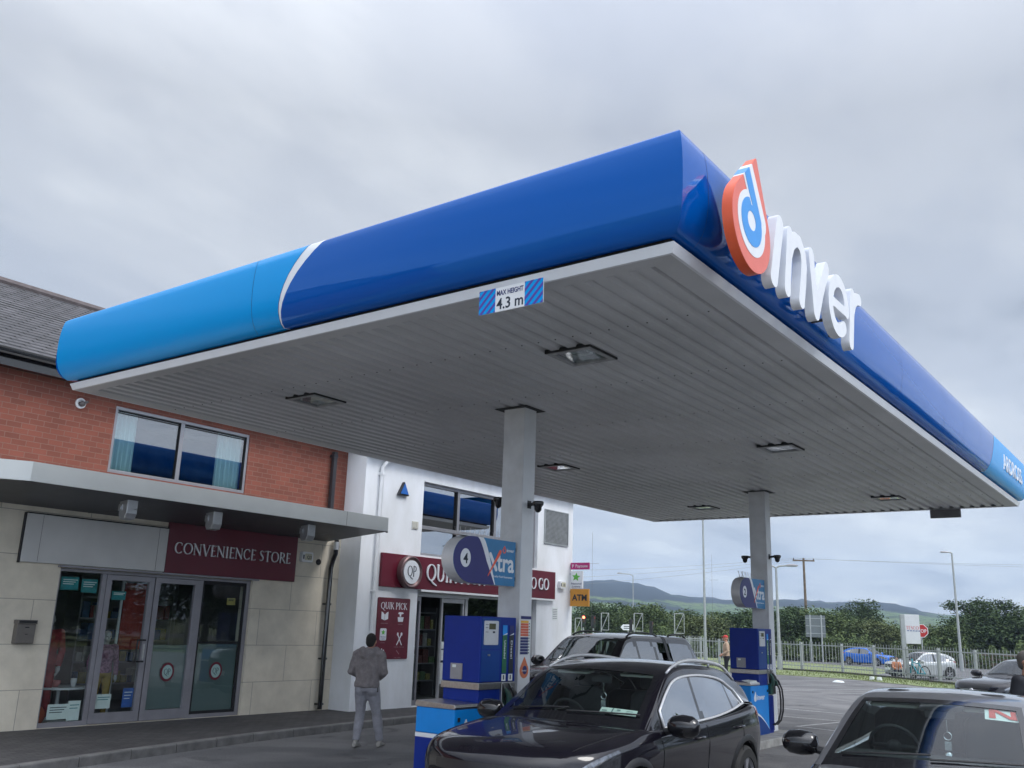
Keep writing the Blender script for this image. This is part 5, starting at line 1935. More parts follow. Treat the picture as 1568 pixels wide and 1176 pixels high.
# junction vent left of window
m = MB(); m.box(XW, XW + .02, 14.93, 15.12, 3.82, 3.98)
for k in range(3): m.box(XW + .02, XW + .026, 14.95 + k * .055, 14.99 + k * .055, 3.84, 3.96)
tag(m.build('wall_vent', mat('vent_cream', (.55, .54, .48), .6, noise=.05)), 'small cream square wall vent left of the upper windows', 'vent')
# louvred vent panel
lv = empty('louvre_vent', (XW, 20.6, 4.4), 0, 'large grey mesh louvre panel high at the right end of the white wall', 'vent')
m = MB(); framebars(m, XW + .001, XW + .03, [(20.02, 21.16, 3.95, 3.975), (20.02, 21.16, 4.825, 4.85), (20.02, 20.045, 3.975, 4.825), (21.135, 21.16, 3.975, 4.825)]); under(m.build('frame', M_galv), lv)
m = MB(); m.box(XW + .001, XW + .006, 20.045, 21.135, 3.975, 4.825); under(m.build('backing', mat('louvre_back', (.16, .16, .16), .7, noise=.3, nscale=6)), lv)
m = MB()
for k in range(26): m.box(XW + .008, XW + .016, 20.045, 21.135, 3.985 + k * .0325, 3.985 + k * .0325 + .014)
under(m.build('slats', M_galv), lv)
emergency_box((XW, 20.86, 2.93), '83', 'cream boxed emergency light marked 83 at the right end of the QUIK PICK board')
nb = empty('wall_notice', (XW, 20.6, 2.18), 0, 'small white printed notice on the white wall under the number 83 light', 'notice')
FN = frame((XW + .006, 0, 0), 'E')
m = MB(); m.prism(rect(20.48, 2.02, 20.73, 2.34), FN, -.005, 0); under(m.build('sheet', M_paper), nb)
m = MB()
for k in range(6): m.prism(rect(20.50, 2.06 + k * .045, 20.70, 2.075 + k * .045), FN, 0, .001)
under(m.build('printed_lines', mat('grey_ink', (.2, .2, .25), .7, noise=.1)), nb)
m = MB(); m.ell((XW - .10, 21.47, 4.60), (.03, .05, .06)); m.tube([(XW - .1, 21.42, 4.68), (XW - .1, 21.47, 4.68), (XW - .1, 21.47, 4.62)], .012, 6)
tag(m.build('corner_lamp', M_whitep, smooth=True), 'tiny white lamp on the far corner of the white wall', 'lamp')

# blade signs at the corner, facing the forecourt
FS = frame((XW, 21.30, 0), 'S')


def blade(y0, y1, x0, x1, mt, label, lines, name):
    t_ = empty(name, (XW, 21.3, (y0 + y1) / 2), 0, label, 'sign', 'signs projecting from the white corner')
    m = MB(); m.prism(rect(x0, y0, x1, y1), FS, -.05, 0); under(m.build('board', mt, bevel=.004), t_)
    m = MB(); m.box(XW + x0 - .06, XW + x0 + .04, 21.31, 21.34, y1 - .1, y1 - .05); under(m.build('bracket', M_galv), t_)
    for (nm, fn, mm) in lines:
        m = MB(); fn(m); under(m.build(nm, mm), t_)


blade(3.36, 3.54, .02, .60, M_magenta, 'magenta Payzone sign, topmost of three on the white corner', [
    ('lettering', lambda m: (text_into(m, 'Payzone', FS, .37, 3.415, .11, 0, .004, width=.38), text_into(m, 'P', FS, .10, 3.405, .13, 0, .004)), M_lwhite)], 'payzone_sign')
blade(2.86, 3.32, .02, .40, M_lwhite, 'white National Lottery sign with green star, middle of three on the white corner', [
    ('star', lambda m: m.prism([(.20 + (.135 if k % 2 == 0 else .062) * math.cos(R(84 + 36 * k)), 3.16 + (.12 if k % 2 == 0 else .055) * math.sin(R(84 + 36 * k))) for k in range(10)], FS, 0, .004), M_green),
    ('lettering', lambda m: (text_into(m, 'National', FS, .21, 2.965, .075, 0, .004, width=.32), text_into(m, 'Lottery', FS, .21, 2.89, .075, 0, .004, width=.26)), M_navy)], 'lottery_sign')
blade(2.40, 2.85, .02, .60, M_orange, 'orange ATM sign, lowest of three on the white corner', [
    ('lettering', lambda m: text_into(m, 'ATM', FS, .31, 2.55, .22, 0, .005, width=.46, bold=.03), M_ink)], 'atm_sign')

# ------------------------------------------------------------------ fuel pumps


def make_pump(loc, label):
    t = empty('fuel_pump', loc, 0, label, 'fuel pump', 'blue fuel pumps on the islands')
    # local origin: X centre of the pump, Y of its near face, Z ground
    w = .27
    b = MB(); b.box(-w, w, 0, .67, 1.225, 1.94)
    b.build('upper_cabinet', M_pblue, t, bevel=.01)
    b = MB(); b.box(w + .001, w + .004, .0 + .02, .36, 1.24, 1.57); b.box(-w - .004, -w - .001, .02, .36, 1.24, 1.57)
    b.box(w + .001, w + .003, .0 + .02, .36, 1.585, 1.925)
    b.split('service_door', M_pblue2, t)
    b = MB(); b.box(w + .004, w + .02, .13, .16, 1.51, 1.53); b.build('lock', M_steel, t)
    b = MB(); b.box(-w - .006, w + .006, -.006, .40, 1.15, 1.222)
    b.build('steel_band', M_steel, t, bevel=.004)
    b = MB(); b.box(-w + .015, w - .015, .02, .66, .13, 1.148)
    b.build('lower_cabinet', M_pblue, t)
    b = MB(); b.box(-.14, .03, -.012, -.001, 1.25, 1.42); b.build('type_plate', M_alu, t)
    b = MB(); b.box(-.11, -.06, -.016, -.012, 1.375, 1.405); b.build('plate_label', M_paper, t)
    F = (Vector((w + .003, 0, 0)), Vector((0, 1, 0)), Vector((0, 0, 1)), Vector((1, 0, 0)))
    b = MB(); b.prism(rrect(.05, 1.63, .31, 1.895, .015), F, 0, .012); b.build('display_panel', mat('display_white', (.52, .54, .56), .4, noise=.06), t, bevel=.003)
    b = MB(); b.prism(rect(.13, 1.80, .25, 1.865), F, .012, .015); b.build('display_screen', mat('lcd', (.09, .09, .05), .2, noise=.1), t)
    b = MB()
    for z in (1.85, 1.815, 1.768): b.prism(rect(.065, z, .115, z + .005), F, .012, .014)
    b.prism(rect(.20, 1.76, .24, 1.78), F, .012, .015)
    b.split('display_marks', M_ink, t)
    for (ya, mm, mt, tx) in ((.405, M_plblue, mat('unleaded_green', (.015, .13, .06), .4, noise=.1), 'Unleaded'), (.535, M_navy, mat('diesel_black', (.012, .02, .03), .35, noise=.1), 'Diesel')):
        b = MB(); b.prism(rect(ya, 1.74, ya + .085, 1.85), F, 0, .003); b.build('grade_badge', mm, t)
        b = MB(); b.prism(rect(ya, 1.32, ya + .085, 1.74), F, 0, .003); b.build('grade_strip', mt, t)
        b = MB(); b.prism([(ya, 1.735), (ya + .085, 1.75), (ya + .085, 1.765)], F, .003, .005)
        Ft = (F[0], Vector((0, 0, -1)), Vector((0, 1, 0)), F[3])
        text_into(b, tx, Ft, -1.58, ya + .03, .045, .003, .005, width=.2)
        b.build('grade_text', M_lwhite, t)
        b = MB(); b.prism(rect(ya, 1.235, ya + .075, 1.31), F, 0, .004); b.build('nozzle_number', M_paper, t)
        b = MB(); b.prism(rect(ya + .025, 1.25, ya + .045, 1.30), F, .004, .005); b.build('number_mark', M_ink, t)
    # nozzle bay
    b = MB(); b.box(w - .14, w + .012, .41, .665, .78, 1.222); b.build('nozzle_bay', M_steel, t, bevel=.006)
    b = MB()
    for k in range(4): b.box(w - .016, w + .006, .42 + .062 * k, .455 + .062 * k, .17, .76)
    b.build('ribbed_panel', M_pblue, t)
    for yy, mm in ((.43, mat('nozzle_green', (.01, .05, .035), .4, noise=.1)), (.55, M_black)):
        b = MB()
        b.tube([(w + .03, yy + .02, 1.16), (w + .055, yy + .05, 1.10), (w + .06, yy + .07, 1.02), (w + .05, yy + .06, .94)], [.016, .03, .04, .036], 10)
        b.tube([(w + .04, yy + .07, 1.07), (w + .09, yy + .14, 1.02), (w + .10, yy + .17, .96)], [.022, .02, .02], 8)
        b.box(w + .0, w + .05, yy - .02, yy + .10, .80, .98)
        nz = b.build('nozzle', mm, t, smooth=True, auto=40)
        b = MB(); b.tube([(w + .03, yy + .02, 1.15), (w + .015, yy - .01, 1.21)], .011, 8); o_ = b.build('spout', M_steel, nz)
        b = MB()
        hy = yy + .17
        b.tube([(w + .10, hy, .97), (w + .125, hy + .04, .88), (w + .13, hy + .07, .70), (w + .115, hy + .085, .50), (w + .08, hy + .06, .34), (w + .03, hy + .01, .27), (w - .01, hy - .04, .28)], .016, 8)
        b.build('hose', M_rubber, t, smooth=True)
    # light blue front box with steel lid
    b = MB(); b.box(-w - .005, w + .002, -.40, .018, .70, .965); b.build('front_box', M_plblue, t, bevel=.012)
    b = MB(); b.box(-w - .004, w + .001, -.399, .018, .655, .698); b.build('white_stripe', M_lwhite, t)
    b = MB(); b.box(-w - .005, w + .0, -.40, .018, .13, .653); b.build('front_base', M_pblue, t, bevel=.008)
    b = MB()
    b.prism([(-w - .014, .965), (w + .012, .965), (w + .016, .985), (w + .0, 1.012), (-w + .0, 1.03), (-w - .016, 1.0)], (Vector((0, -.41, 0)), Vector((1, 0, 0)), Vector((0, 0, 1)), Vector((0, -1, 0))), -.41, 0)
    b.build('steel_lid', M_steel, t, bevel=.004)
    b = MB(); b.prism(rect(-.39, .13, .40, .955), F, -.002, .002); b.build('side_panel', M_plblue, t)
    # white arc with dark blue beneath, on the side panel
    arc = [(-.39 + .79 * k / 20, .50 - .30 * (k / 20) ** 2) for k in range(21)]
    b = MB(); b.prism([(-.39, .13)] + [(.40, .13)] + arc[::-1], F, .002, .003); b.build('lower_blue', M_pblue2, t)
    arc2 = [(a[0], a[1] + .045 * (1 - i / 20) ** .6) for i, a in enumerate(arc)]
    b = MB(); b.prism(arc + arc2[::-1], F, .003, .004); b.build('white_arc', M_lwhite, t)
    b = MB()
    text_into(b, 'inver', F, .04, .72, .13, .002, .005, width=.36, bold=.015)
    sdf_into(b, lambda Y, Z: hull_drop(Y, Z, (-.22, .75), .055, (-.20, .87)), F, -.3, .68, -.1, .9, .012, .002, .005)
    b.build('side_logo', M_lwhite, t)
    b = MB(); b.box(w + .003, w + .018, -.35, -.32, .84, .88); b.box(w + .003, w + .018, .33, .36, .84, .88); b.build('latch', M_black, t)
    return t


p1 = make_pump((-6.85, 8.40, 0), 'blue fuel pump 4 in front of the near column, beside the black SUV')
p2 = copy_tree(p1)
p2.location = (-6.85, 16.48, 0)
p2['label'] = 'blue fuel pump at the far column, with black hoses hanging to its right'
# paper draped on the far pump's box, bucket handle on the near one
m = MB(); m.loft([[Vector((x, y, z)) for x, y, z in ((-6.60, 16.1, 1.03), (-6.575, 16.1, 1.0), (-6.575, 16.4, 1.0), (-6.60, 16.4, 1.045))], [Vector((x, y, z)) for x, y, z in ((-6.75, 16.1, 1.05), (-6.74, 16.1, 1.04), (-6.74, 16.4, 1.04), (-6.75, 16.4, 1.05))]])
tag(m.build('paper_roll', M_paper), 'pale sheet of paper lying on the far pump lower box', 'paper')

# ------------------------------------------------------------------ numbered pump signs on the columns


def make_pump_sign(y, num, label):
    t = empty('pump_number_sign', (-6.72, y, 2.57), 0, label, 'sign', 'pump number signs on the canopy columns')
    # local outline in (y,z): rounded nose to the near side
    def outline(e=0.0):
        pts = [(.0 - .02, -.265 + e), (.0 - .02, .265 - e)]
        nose = []
        for k in range(25):
            a = R(90 + 180 * k / 24)
            nose.append((-.86 + .335 * math.cos(a) * (1 - e * 2), .265 * math.sin(a) * (1 - e * 3.5)))
        return [(-.02, .265 - e)] + nose + [(-.02, -.265 + e)]
    F = (Vector((0, 0, 0)), Vector((0, 1, 0)), Vector((0, 0, 1)), Vector((1, 0, 0)))
    body = MB(); body.prism(outline(), F, -.175, -.004); body.build('sign_box', mat('sign_grey', (.62, .62, .63), .4, metal=.2, noise=.06), t, smooth=True, auto=35)
    bl = MB(); bl.prism(outline(.0), F, -.004, 0); bl.build('blue_face', mat('xtra_blue', (.03, .19, .40), .35, noise=.08, nscale=4), t)

    def bound(z): return -.86 + .10 + .34 * ((.265 - z) / .53) ** .75
    zs = [.265 - .53 * k / 20 for k in range(21)]
    nv = MB()
    nose = [(-.86 + .335 * math.cos(R(90 + 180 * k / 24)), .265 * math.sin(R(90 + 180 * k / 24))) for k in range(25)]
    nv.prism(nose + [(bound(z) - .03 * (1 - abs(z) / .3), z) for z in reversed(zs)], F, 0, .002); nv.build('navy_end', mat('sign_navy', (.022, .022, .15), .35, noise=.05), t)
    wv = MB(); wv.prism([(bound(z) - .03 * (1 - abs(z) / .3), z) for z in zs] + [(bound(z) + .012 + .085 * ((z + .265) / .53) ** 1.3, z) for z in reversed(zs)], F, 0, .0022); wv.build('white_arc', M_lwhite, t)
    ro = MB(); ro.prism(ngon(-.98, 0.01, .092, .105, 28), F, .002, .004); ro.build('number_disc', M_lwhite, t)
    nb = MB(); text_into(nb, num, F, -.98, -.05, .16, .004, .006, bold=.02); nb.build('number', M_ink, t)
    tx = MB()
    text_into(tx, 'tra', F, -.215, -.10, .31, 0, .003, width=.34, bold=.02)
    sdf_into(tx, lambda Y, Z: seg_sdf(Y, Z, -.52, .085, -.40, -.085, .024), F, -.6, -.15, -.3, .15, .012, 0, .003)
    text_into(tx, 'inver', F, -.125, .135, .06, 0, .003, width=.15, bold=.01)
    text_into(tx, 'Quality Fuel Guarantee', F, -.27, -.175, .035, 0, .002, width=.40)
    tx.build('lettering', M_lwhite, t)
    rd_ = MB()
    sdf_into(rd_, lambda Y, Z: seg_sdf(Y, Z, -.56, -.17, -.33, .125, .006, .024), F, -.66, -.22, -.25, .2, .012, .0031, .005)
    sdf_into(rd_, lambda Y, Z: np.abs(hull_drop(Y, Z, (-.25, .145), .026, (-.245, .195))) - .007, F, -.3, .1, -.2, .22, .006, .002, .004)
    rd_.build('red_slash', M_red, t)
    br = MB(); br.box(-.2, -.03, -.02, .03, -.2, -.15); br.box(-.2, -.03, -.02, .03, .15, .2); br.build('bracket', M_black, t)
    return t


s1 = make_pump_sign(9.22, '4', 'blue xtra sign with number 4 on the near canopy column')
s2 = make_pump_sign(17.27, '2', 'smaller looking blue xtra sign with number 2 on the far canopy column')

# labels on the near column
cs = empty('column_price_strip', (-6.66, 9.4, 1.7), 0, 'narrow strip of orange, red and blue label bands on the near column', 'label')
FC_ = frame((-6.668, 0, 0), 'E')
m = MB(); m.prism(rect(9.275, 1.515, 9.485, 1.915), FC_, 0, .002); under(m.build('backing', M_paper), cs)
for nm, mt, zs in (('navy_header', M_navy, [(1.93, 1.965)]), ('yellow_band', M_yellow, [(1.885, 1.912)]), ('red_bands', M_coral, [(1.73 + .0310 * k, 1.757 + .0310 * k) for k in range(5)]), ('blue_bands', M_navy, [(1.52 + .034 * k, 1.549 + .034 * k) for k in range(6)])):
    m = MB()
    for a, b in zs: m.prism(rect(9.28, a, 9.44 if nm != 'navy_header' else 9.49, b), FC_, .002, .004)
    under(m.build(nm, mt), cs)
m = MB()
for k in range(11): m.prism(rect(9.45, 1.53 + k * .034, 9.465, 1.545 + k * .034), FC_, .002, .003)
under(m.build('tick_marks', M_ink), cs)
dp = empty('drop_sticker', (-6.66, 9.38, 1.36), 0, 'orange drop-shaped sticker below the label strip on the near column', 'sticker')
m = MB(); sdf_into(m, lambda Y, Z: hull_drop(Y, Z, (9.375, 1.335), .088, (9.378, 1.495)), FC_, 9.25, 1.2, 9.5, 1.52, .01, 0, .002); under(m.build('drop', mat('drop_orange', (.60, .17, .07), .45, noise=.08)), dp)
m = MB(); m.prism(ngon(9.385, 1.34, .045, .05), FC_, .002, .003); under(m.build('blue_centre', M_navy), dp)
m = MB(); text_into(m, 'inver', FC_, 9.375, 1.325, .035, .003, .004, width=.10); under(m.build('lettering', M_lwhite), dp)


# CCTV cameras on the columns
def dome(loc, rz, label):
    t = empty('cctv_camera', loc, rz, label, 'camera', 'black dome cameras on the canopy columns')
    t.scale = (.8, .8, .8)
    m = MB(); m.tube([(0, 0, 0), (.14, 0, .02)], .025, 8); m.box(-.012, 0, -.05, .05, -.05, .07); m.build('arm', M_black, t)
    m = MB(); m.lathe([(0, .05), (.08, .045), (.09, .02), (.085, -.01), (.06, -.04), (.055, -.09), (.03, -.12), (0, -.13)], (.2, 0, 0), n=20); m.build('dome', M_blackg, t, smooth=True)
    return t


dome((-7.00, 9.40, 3.40), R(180), 'black dome camera on the left side of the near column')
dome((-6.665, 9.38, 3.31), R(-10), 'black dome camera on the right side of the near column')
dome((-7.00, 17.42, 3.28), R(180), 'black dome camera on the left side of the far column')
dome((-6.665, 17.42, 3.28), R(-5), 'black dome camera on the right side of the far column')
# pigeon spikes on top of the near pump sign
m = MB()
for k in range(34):
    y = 8.15 + k * .03
    m.tube([(-6.8 + (k % 3) * .03, y, 2.835), (-6.8 + (k % 3) * .06 - .03, y + .01, 2.93)], .0015, 3, False)
m.box(-6.83, -6.73, 8.14, 9.2, 2.832, 2.838)
tag(m.build('bird_spikes', M_steel), 'neat row of thin bird spikes on top of the near pump sign', 'bird spikes')
m = MB()
rnd = random.Random(8)
for k in range(24):
    y = 16.25 + k * .03
    m.tube([(-6.8, y, 2.835), (-6.8 + rnd.uniform(-.05, .05), y + rnd.uniform(-.05, .05), 2.95)], .003, 3, False)
m.box(-6.83, -6.73, 16.2, 17.25, 2.832, 2.838)
tag(m.build('bird_spikes', M_steel), 'ragged bird spikes above the far pump sign, against the sky', 'bird spikes')

# ------------------------------------------------------------------ man in a grey hoodie, seen from behind
M_hood = mat('hoodie_grey', (0.20, 0.18, 0.182), 0.95, noise=0.22, nscale=14, bump=0.5, bscale=35)
M_jog = mat('joggers_grey', (0.27, 0.27, 0.30), 0.9, noise=0.18, nscale=10, bump=0.5, bscale=25)
M_shoe = mat('worn_shoe', (0.30, 0.29, 0.27), 0.8, noise=0.3, nscale=20)
man = person('person', (-10.52, 10.66, 0.0), R(204), 1.70, 'man in a grey hoodie and grey joggers walking away beside the kerb, hands in front', top=M_hood, bottom=M_jog, shoes=M_shoe, hairm=M_hair, hood=True, bulk=1.13,
             pose=dict(hip=(0, .02, .92), chest=(0, 0.0, 1.27), neck=(0, -.02, 1.45), head=(.0, -.06, 1.585), sl=(.19, .0, 1.39), sr=(-.19, .0, 1.39),
                       el=(.275, .03, 1.12), er=(-.275, .03, 1.12), wl=(.12, -.17, 1.03), wr=(-.12, -.17, 1.03),
                       kl=(.105, -.05, .50), al=(.105, .06, .10), kr=(-.14, -.12, .50), ar=(-.19, -.20, .09)))
m = MB(); m.box(-.19, -.165, -.03, .05, .80, .87); o_ = m.build('phone_pouch', M_black, man, bevel=.01)

# ------------------------------------------------------------------ cars


def crom(P, sub):
    """Catmull-Rom refinement along axis 0"""
    P = np.asarray(P, float)
    n = len(P)
    out = []
    for i in range(n - 1):
        p0, p1, p2, p3 = P[max(i - 1, 0)], P[i], P[i + 1], P[min(i + 2, n - 1)]
        if i == 0: p0 = 2 * p1 - p2
        if i == n - 2: p3 = 2 * p2 - p1
        for k in range(sub):
            t = k / sub
            out.append(0.5 * ((2 * p1) + (-p0 + p2) * t + (2 * p0 - 5 * p1 + 4 * p2 - p3) * t * t + (-p0 + 3 * p1 - 3 * p2 + p3) * t ** 3))
    out.append(P[-1])
    return np.array(out)


class Surf:
    def __init__(s, ctrl, su, sv):
        ctrl = np.array(ctrl, float)                 # nu x nv x 3 (half), v from outside to centre
        mir = ctrl[:, ::-1][:, 1:].copy()
        mir[:, :, 0] *= -1
        full = np.concatenate([ctrl, mir], axis=1)
        a = crom(full, su)
        b = crom(a.transpose(1, 0, 2), sv).transpose(1, 0, 2)
        s.P = b
        s.su, s.sv = su, sv
        s.nvh = ctrl.shape[1]
        s.nu, s.nv = b.shape[0], b.shape[1]

    def at(s, u, v):
        """control coordinates u, v (v up to 2*(nvh-1))"""
        i, j = u * s.su, v * s.sv
        i = min(max(i, 0), s.nu - 1.0001)
        j = min(max(j, 0), s.nv - 1.0001)
        a, b = int(i), int(j)
        f, g = i - a, j - b
        P = s.P
        return Vector(P[a, b] * (1 - f) * (1 - g) + P[a + 1, b] * f * (1 - g) + P[a, b + 1] * (1 - f) * g + P[a + 1, b + 1] * f * g)

    def faces(s, test, off=0.0):
        """mesh builder with the dense faces for which test(u, v, centre) holds"""
        mb = MB()
        idx = {}
        P = s.P
        for i in range(s.nu - 1):
            for j in range(s.nv - 1):
                c = (P[i, j] + P[i + 1, j] + P[i, j + 1] + P[i + 1, j + 1]) / 4
                if not test((i + .5) / s.su, (j + .5) / s.sv, c): continue
                f = []
                for q in ((i, j), (i, j + 1), (i + 1, j + 1), (i + 1, j)):
                    if q not in idx:
                        idx[q] = len(mb.v)
                        p = P[q]
                        if off:
                            a = P[min(q[0] + 1, s.nu - 1), q[1]] - P[max(q[0] - 1, 0), q[1]]
                            b = P[q[0], min(q[1] + 1, s.nv - 1)] - P[q[0], max(q[1] - 1, 0)]
                            n = np.cross(a, b)
                            l = np.linalg.norm(n)
                            n = n / l if l > 1e-9 else np.array([0, 0, 1.])
                            p = p + n * off
                        mb.v.append(tuple(p))
                    f.append(idx[q])
                mb.f.append(tuple(f))
                mb.mi.append(mb.m)
        return mb


def body_ctrl(st):
    rows = []
    for (y, bow, hw, zb, zm, hws, zs, hwt, zt, zc) in st:
        pts = [(hw - .12, zb), (hw - .05, zb + .05), (hw - .028, (zb + zm) / 2 + .02), (hw, zm), ((hw + hws) / 2 + .004, (zm + zs) / 2 + .02), (hws, zs), (hwt, zt), (hwt * .62, zc * .75 + zt * .25), (0, zc)]
        rows.append([(x, y + bow * (x / max(hw, .01)) ** 2 * (hw / .9), z) for x, z in pts])
    return rows


def green_ctrl(st):
    rows = []
    for (y, bow, hb, zb, hg, zg, hr, zr, hi, zi, zc) in st:
        pts = [(hb, zb), (hg, zg), (hr, zr), (hi, zi), (hi * .5, zi * .28 + zc * .72), (0, zc)]
        rows.append([(x, y + bow * (x / .8) ** 2, z) for x, z in pts])
    return rows


def wheel(t, x, y, r, w, mrim, side):
    s = 1 if side > 0 else -1
    m = MB()
    m.lathe([(r * .66, -w / 2), (r * .9, -w / 2), (r * .985, -w / 2 + .025), (r, -w / 4), (r, w / 4), (r * .985, w / 2 - .025), (r * .9, w / 2), (r * .66, w / 2)], (0, 0, 0), 'X', 28, close=True)
    wh = m.build('wheel', M_rubber, t, smooth=True, auto=40)
    wh.location = (x, y, r)
    m = MB()
    o = s * (w / 2 - .012)
    m.lathe([(r * .68, o), (r * .64, o), (r * .60, o - s * .03), (r * .60, o - s * .09)], (0, 0, 0), 'X', 28)
    for k in range(5):
        a = 2 * PI * k / 5 + .3
        for d in (-.16, .16):
            ca, sa = math.cos(a + d * .5), math.sin(a + d * .5)
            cb, sb = math.cos(a + d), math.sin(a + d)
            m.tube([(o - s * .02, ca * r * .12, sa * r * .12), (o - s * .012, cb * r * .63, sb * r * .63)], .018, 5)
    m.lathe([(0, o), (r * .13, o - s * .005), (r * .13, o - s * .05)], (0, 0, 0), 'X', 16)
    rim = m.build('rim', mrim, None); rim.parent = wh
    m = MB(); m.lathe([(0, o - s * .10), (r * .62, o - s * .10)], (0, 0, 0), 'X', 20)
    b = m.build('hub_backing', M_dark, None); b.parent = wh


def paint(name, col, metallic=0.0, rough=.25):
    if name in MATS: return MATS[name]
    m = mat(name, col, rough, metal=metallic, coat=1.0, noise=.0, nscale=3, spec=.1)
    return m


def build_car(name, label, loc, rz, S, G, L, paintm, wheels, opts, group=None):
    """S: body stations, G: greenhouse stations; local frame: nose at y=0 pointing -Y, length L"""
    t = empty(name, loc, rz, label, opts.get('cat', 'car'), group)
    su, sv = opts.get('su', 6), opts.get('sv', 4)
    B = Surf(body_ctrl(S), su, sv)
    Gs = Surf(green_ctrl(G), su, sv)
    nvb = 2 * (B.nvh - 1)
    R_ = wheels['r'] + wheels.get('gap', .055)
    ycab0, ycab1 = opts['cabin']
    inb = lambda v: v > 6 and v < nvb - 6

    def in_arch(c):
        return any(math.hypot(c[1] - wy, c[2] - wheels['r']) < R_ and abs(c[0]) > .45 for wy in wheels['y']) and True

    def cab(c): return ycab0 < c[1] < ycab1
    cut = opts.get('front_cut')
    m = B.faces(lambda u, v, c: not (in_arch(c) and not inb(v)) and not (inb(v) and cab(c)))
    # close both ends
    for i, rev in ((0, True), (B.nu - 1, False)):
        row = [tuple(B.P[i, j]) for j in range(B.nv)]
        k = len(m.v)
        n = B.nv
        m.v += row
        for j in range(n // 2):
            a, b, c_, d = k + j, k + j + 1, k + n - 2 - j, k + n - 1 - j
            if b >= c_ and j == n // 2 - 1 and b > c_: continue
            f = (a, b, c_, d) if b != c_ else (a, b, d)
            m.f.append(f[::-1] if rev else f)
            m.mi.append(0)
    m.build('body', paintm, t, smooth=True, auto=50)
    m = B.faces(lambda u, v, c: inb(v) and cab(c))
    m.build('cabin_shelf', M_cabin, t, smooth=True)
    # underside
    m = MB(); m.box(-.72, .72, .35, L - .35, .16, .22); m.build('underbody', M_dark, t)
    # wheel wells and arch lips
    side_v = {}

    def side_x(y, z):
        best, bx = 9, .88
        for i in range(0, B.nu):
            if abs(B.P[i, 3 * sv][1] - y) > .25: continue
            for j in range(0, 6 * sv + 1):
                p = B.P[i, j]
                d = (p[1] - y) ** 2 + (p[2] - z) ** 2
                if d < best: best, bx = d, p[0]
        return bx
    lipm = opts.get('lip', M_black)
    lw = opts.get('lipw', .06)
    for wy in wheels['y']:
        for s in (-1, 1):
            m = MB()
            n = 22
            vs = []
            for k in range(n + 1):
                a = R(-12 + 204 * k / n)
                for rr_, ex in ((R_ - .012, -.03), (R_ - .01, .012), (R_ + lw * .6, .013), (R_ + lw, -.004)):
                    y, z = wy + rr_ * math.cos(a), wheels['r'] + rr_ * math.sin(a)
                    vs.append((s * (side_x(y, max(z, .2)) + ex), y, z))
            fs = []
            for k in range(n):
                for q in range(3):
                    f = (k * 4 + q, (k + 1) * 4 + q, (k + 1) * 4 + q + 1, k * 4 + q + 1)
                    fs.append(f if s > 0 else f[::-1])
            m.add(vs, fs)
            m.build('wheel_arch', lipm, t, smooth=True, auto=50)
            m = MB()
            vs = []
            for k in range(n + 1):
                a = R(-20 + 220 * k / n)
                y, z = wy + R_ * math.cos(a), wheels['r'] + R_ * math.sin(a)
                vs += [(s * .86, y, z), (s * .50, y, z)]
            m.add(vs, [(2 * k, 2 * k + 1, 2 * k + 3, 2 * k + 2) for k in range(n)])
            m.add([(s * .52, wy - R_, .1), (s * .52, wy + R_, .1), (s * .52, wy + R_, wheels['r'] + R_), (s * .52, wy - R_, wheels['r'] + R_)], [(0, 1, 2, 3)])
            m.build('wheel_well', M_dark, t)
            wheel(t, s * (wheels['x']), wy, wheels['r'], wheels['w'], opts.get('rim', M_alu), s)
    # greenhouse
    uH, uT, uE = opts['uH'], opts['uT'], opts['uE']     # header, rear header, and rear glass base (station indices)
    nvg = 10
    isside = lambda v: v < 1 or v > nvg - 1
    israil = lambda v: (1 <= v < 3) or (nvg - 3 < v <= nvg - 1)
    win = opts['side']       # list of (y0, y1, kind) for side glass
    slope = opts.get('pslope', .0)

    def yeff(c, v): return c[1] - slope * (c[2] - 1.1)

    def kind(u, v, c):
        if isside(v):
            y = yeff(c, v)
            for (a, b, kd) in win:
                if a <= y < b and (u > opts.get('u0', 1.2)): return kd
            return 'trim' if (u > .5 and y < win[-1][1] and y > win[0][0] - .05) else 'paint'
        if israil(v): return 'paint' if (u > .0) else 'paint'
        if u < uH: return 'ws' if u > .25 else 'black'
        if u < uT: return 'roof'
        if u < uE: return 'rear'
        return 'paint'
    m = Gs.faces(lambda u, v, c: kind(u, v, c) in ('paint', 'roof'))
    m.build('roof', paintm, t, smooth=True, auto=60)
    m = Gs.faces(lambda u, v, c: kind(u, v, c) in ('trim', 'black'))
    if m.f: m.split('pillar_trim', M_blackg, t, smooth=True)
    m = Gs.faces(lambda u, v, c: kind(u, v, c) == 'ws', -.002); m.build('windscreen', opts.get('wsmat', M_glassc), t, smooth=True)
    # black band round the windscreen
    m = Gs.faces(lambda u, v, c: kind(u, v, c) == 'ws' and (v < 3.18 or v > nvg - 3.18 or u < .25 + .22 or u > uH - .22), .001)
    if m.f: m.build('windscreen_border', M_blackg, t, smooth=True)
    m = Gs.faces(lambda u, v, c: kind(u, v, c) == 'rear'); m.build('rear_window', opts.get('sidemat', M_glasst), t, smooth=True)
    for (a, b, kd) in win:
        if not kd.startswith('glass'): continue
        for s in (0, 1):
            m = Gs.faces(lambda u, v, c: isside(v) and (v < 1) == (s == 0) and u > opts.get('u0', 1.2) and a <= yeff(c, v) < b)
            if m.f: m.build('side_window', M_glasst if kd == 'glass_darkx' else opts.get('sidemat', M_glassc), t, smooth=True)
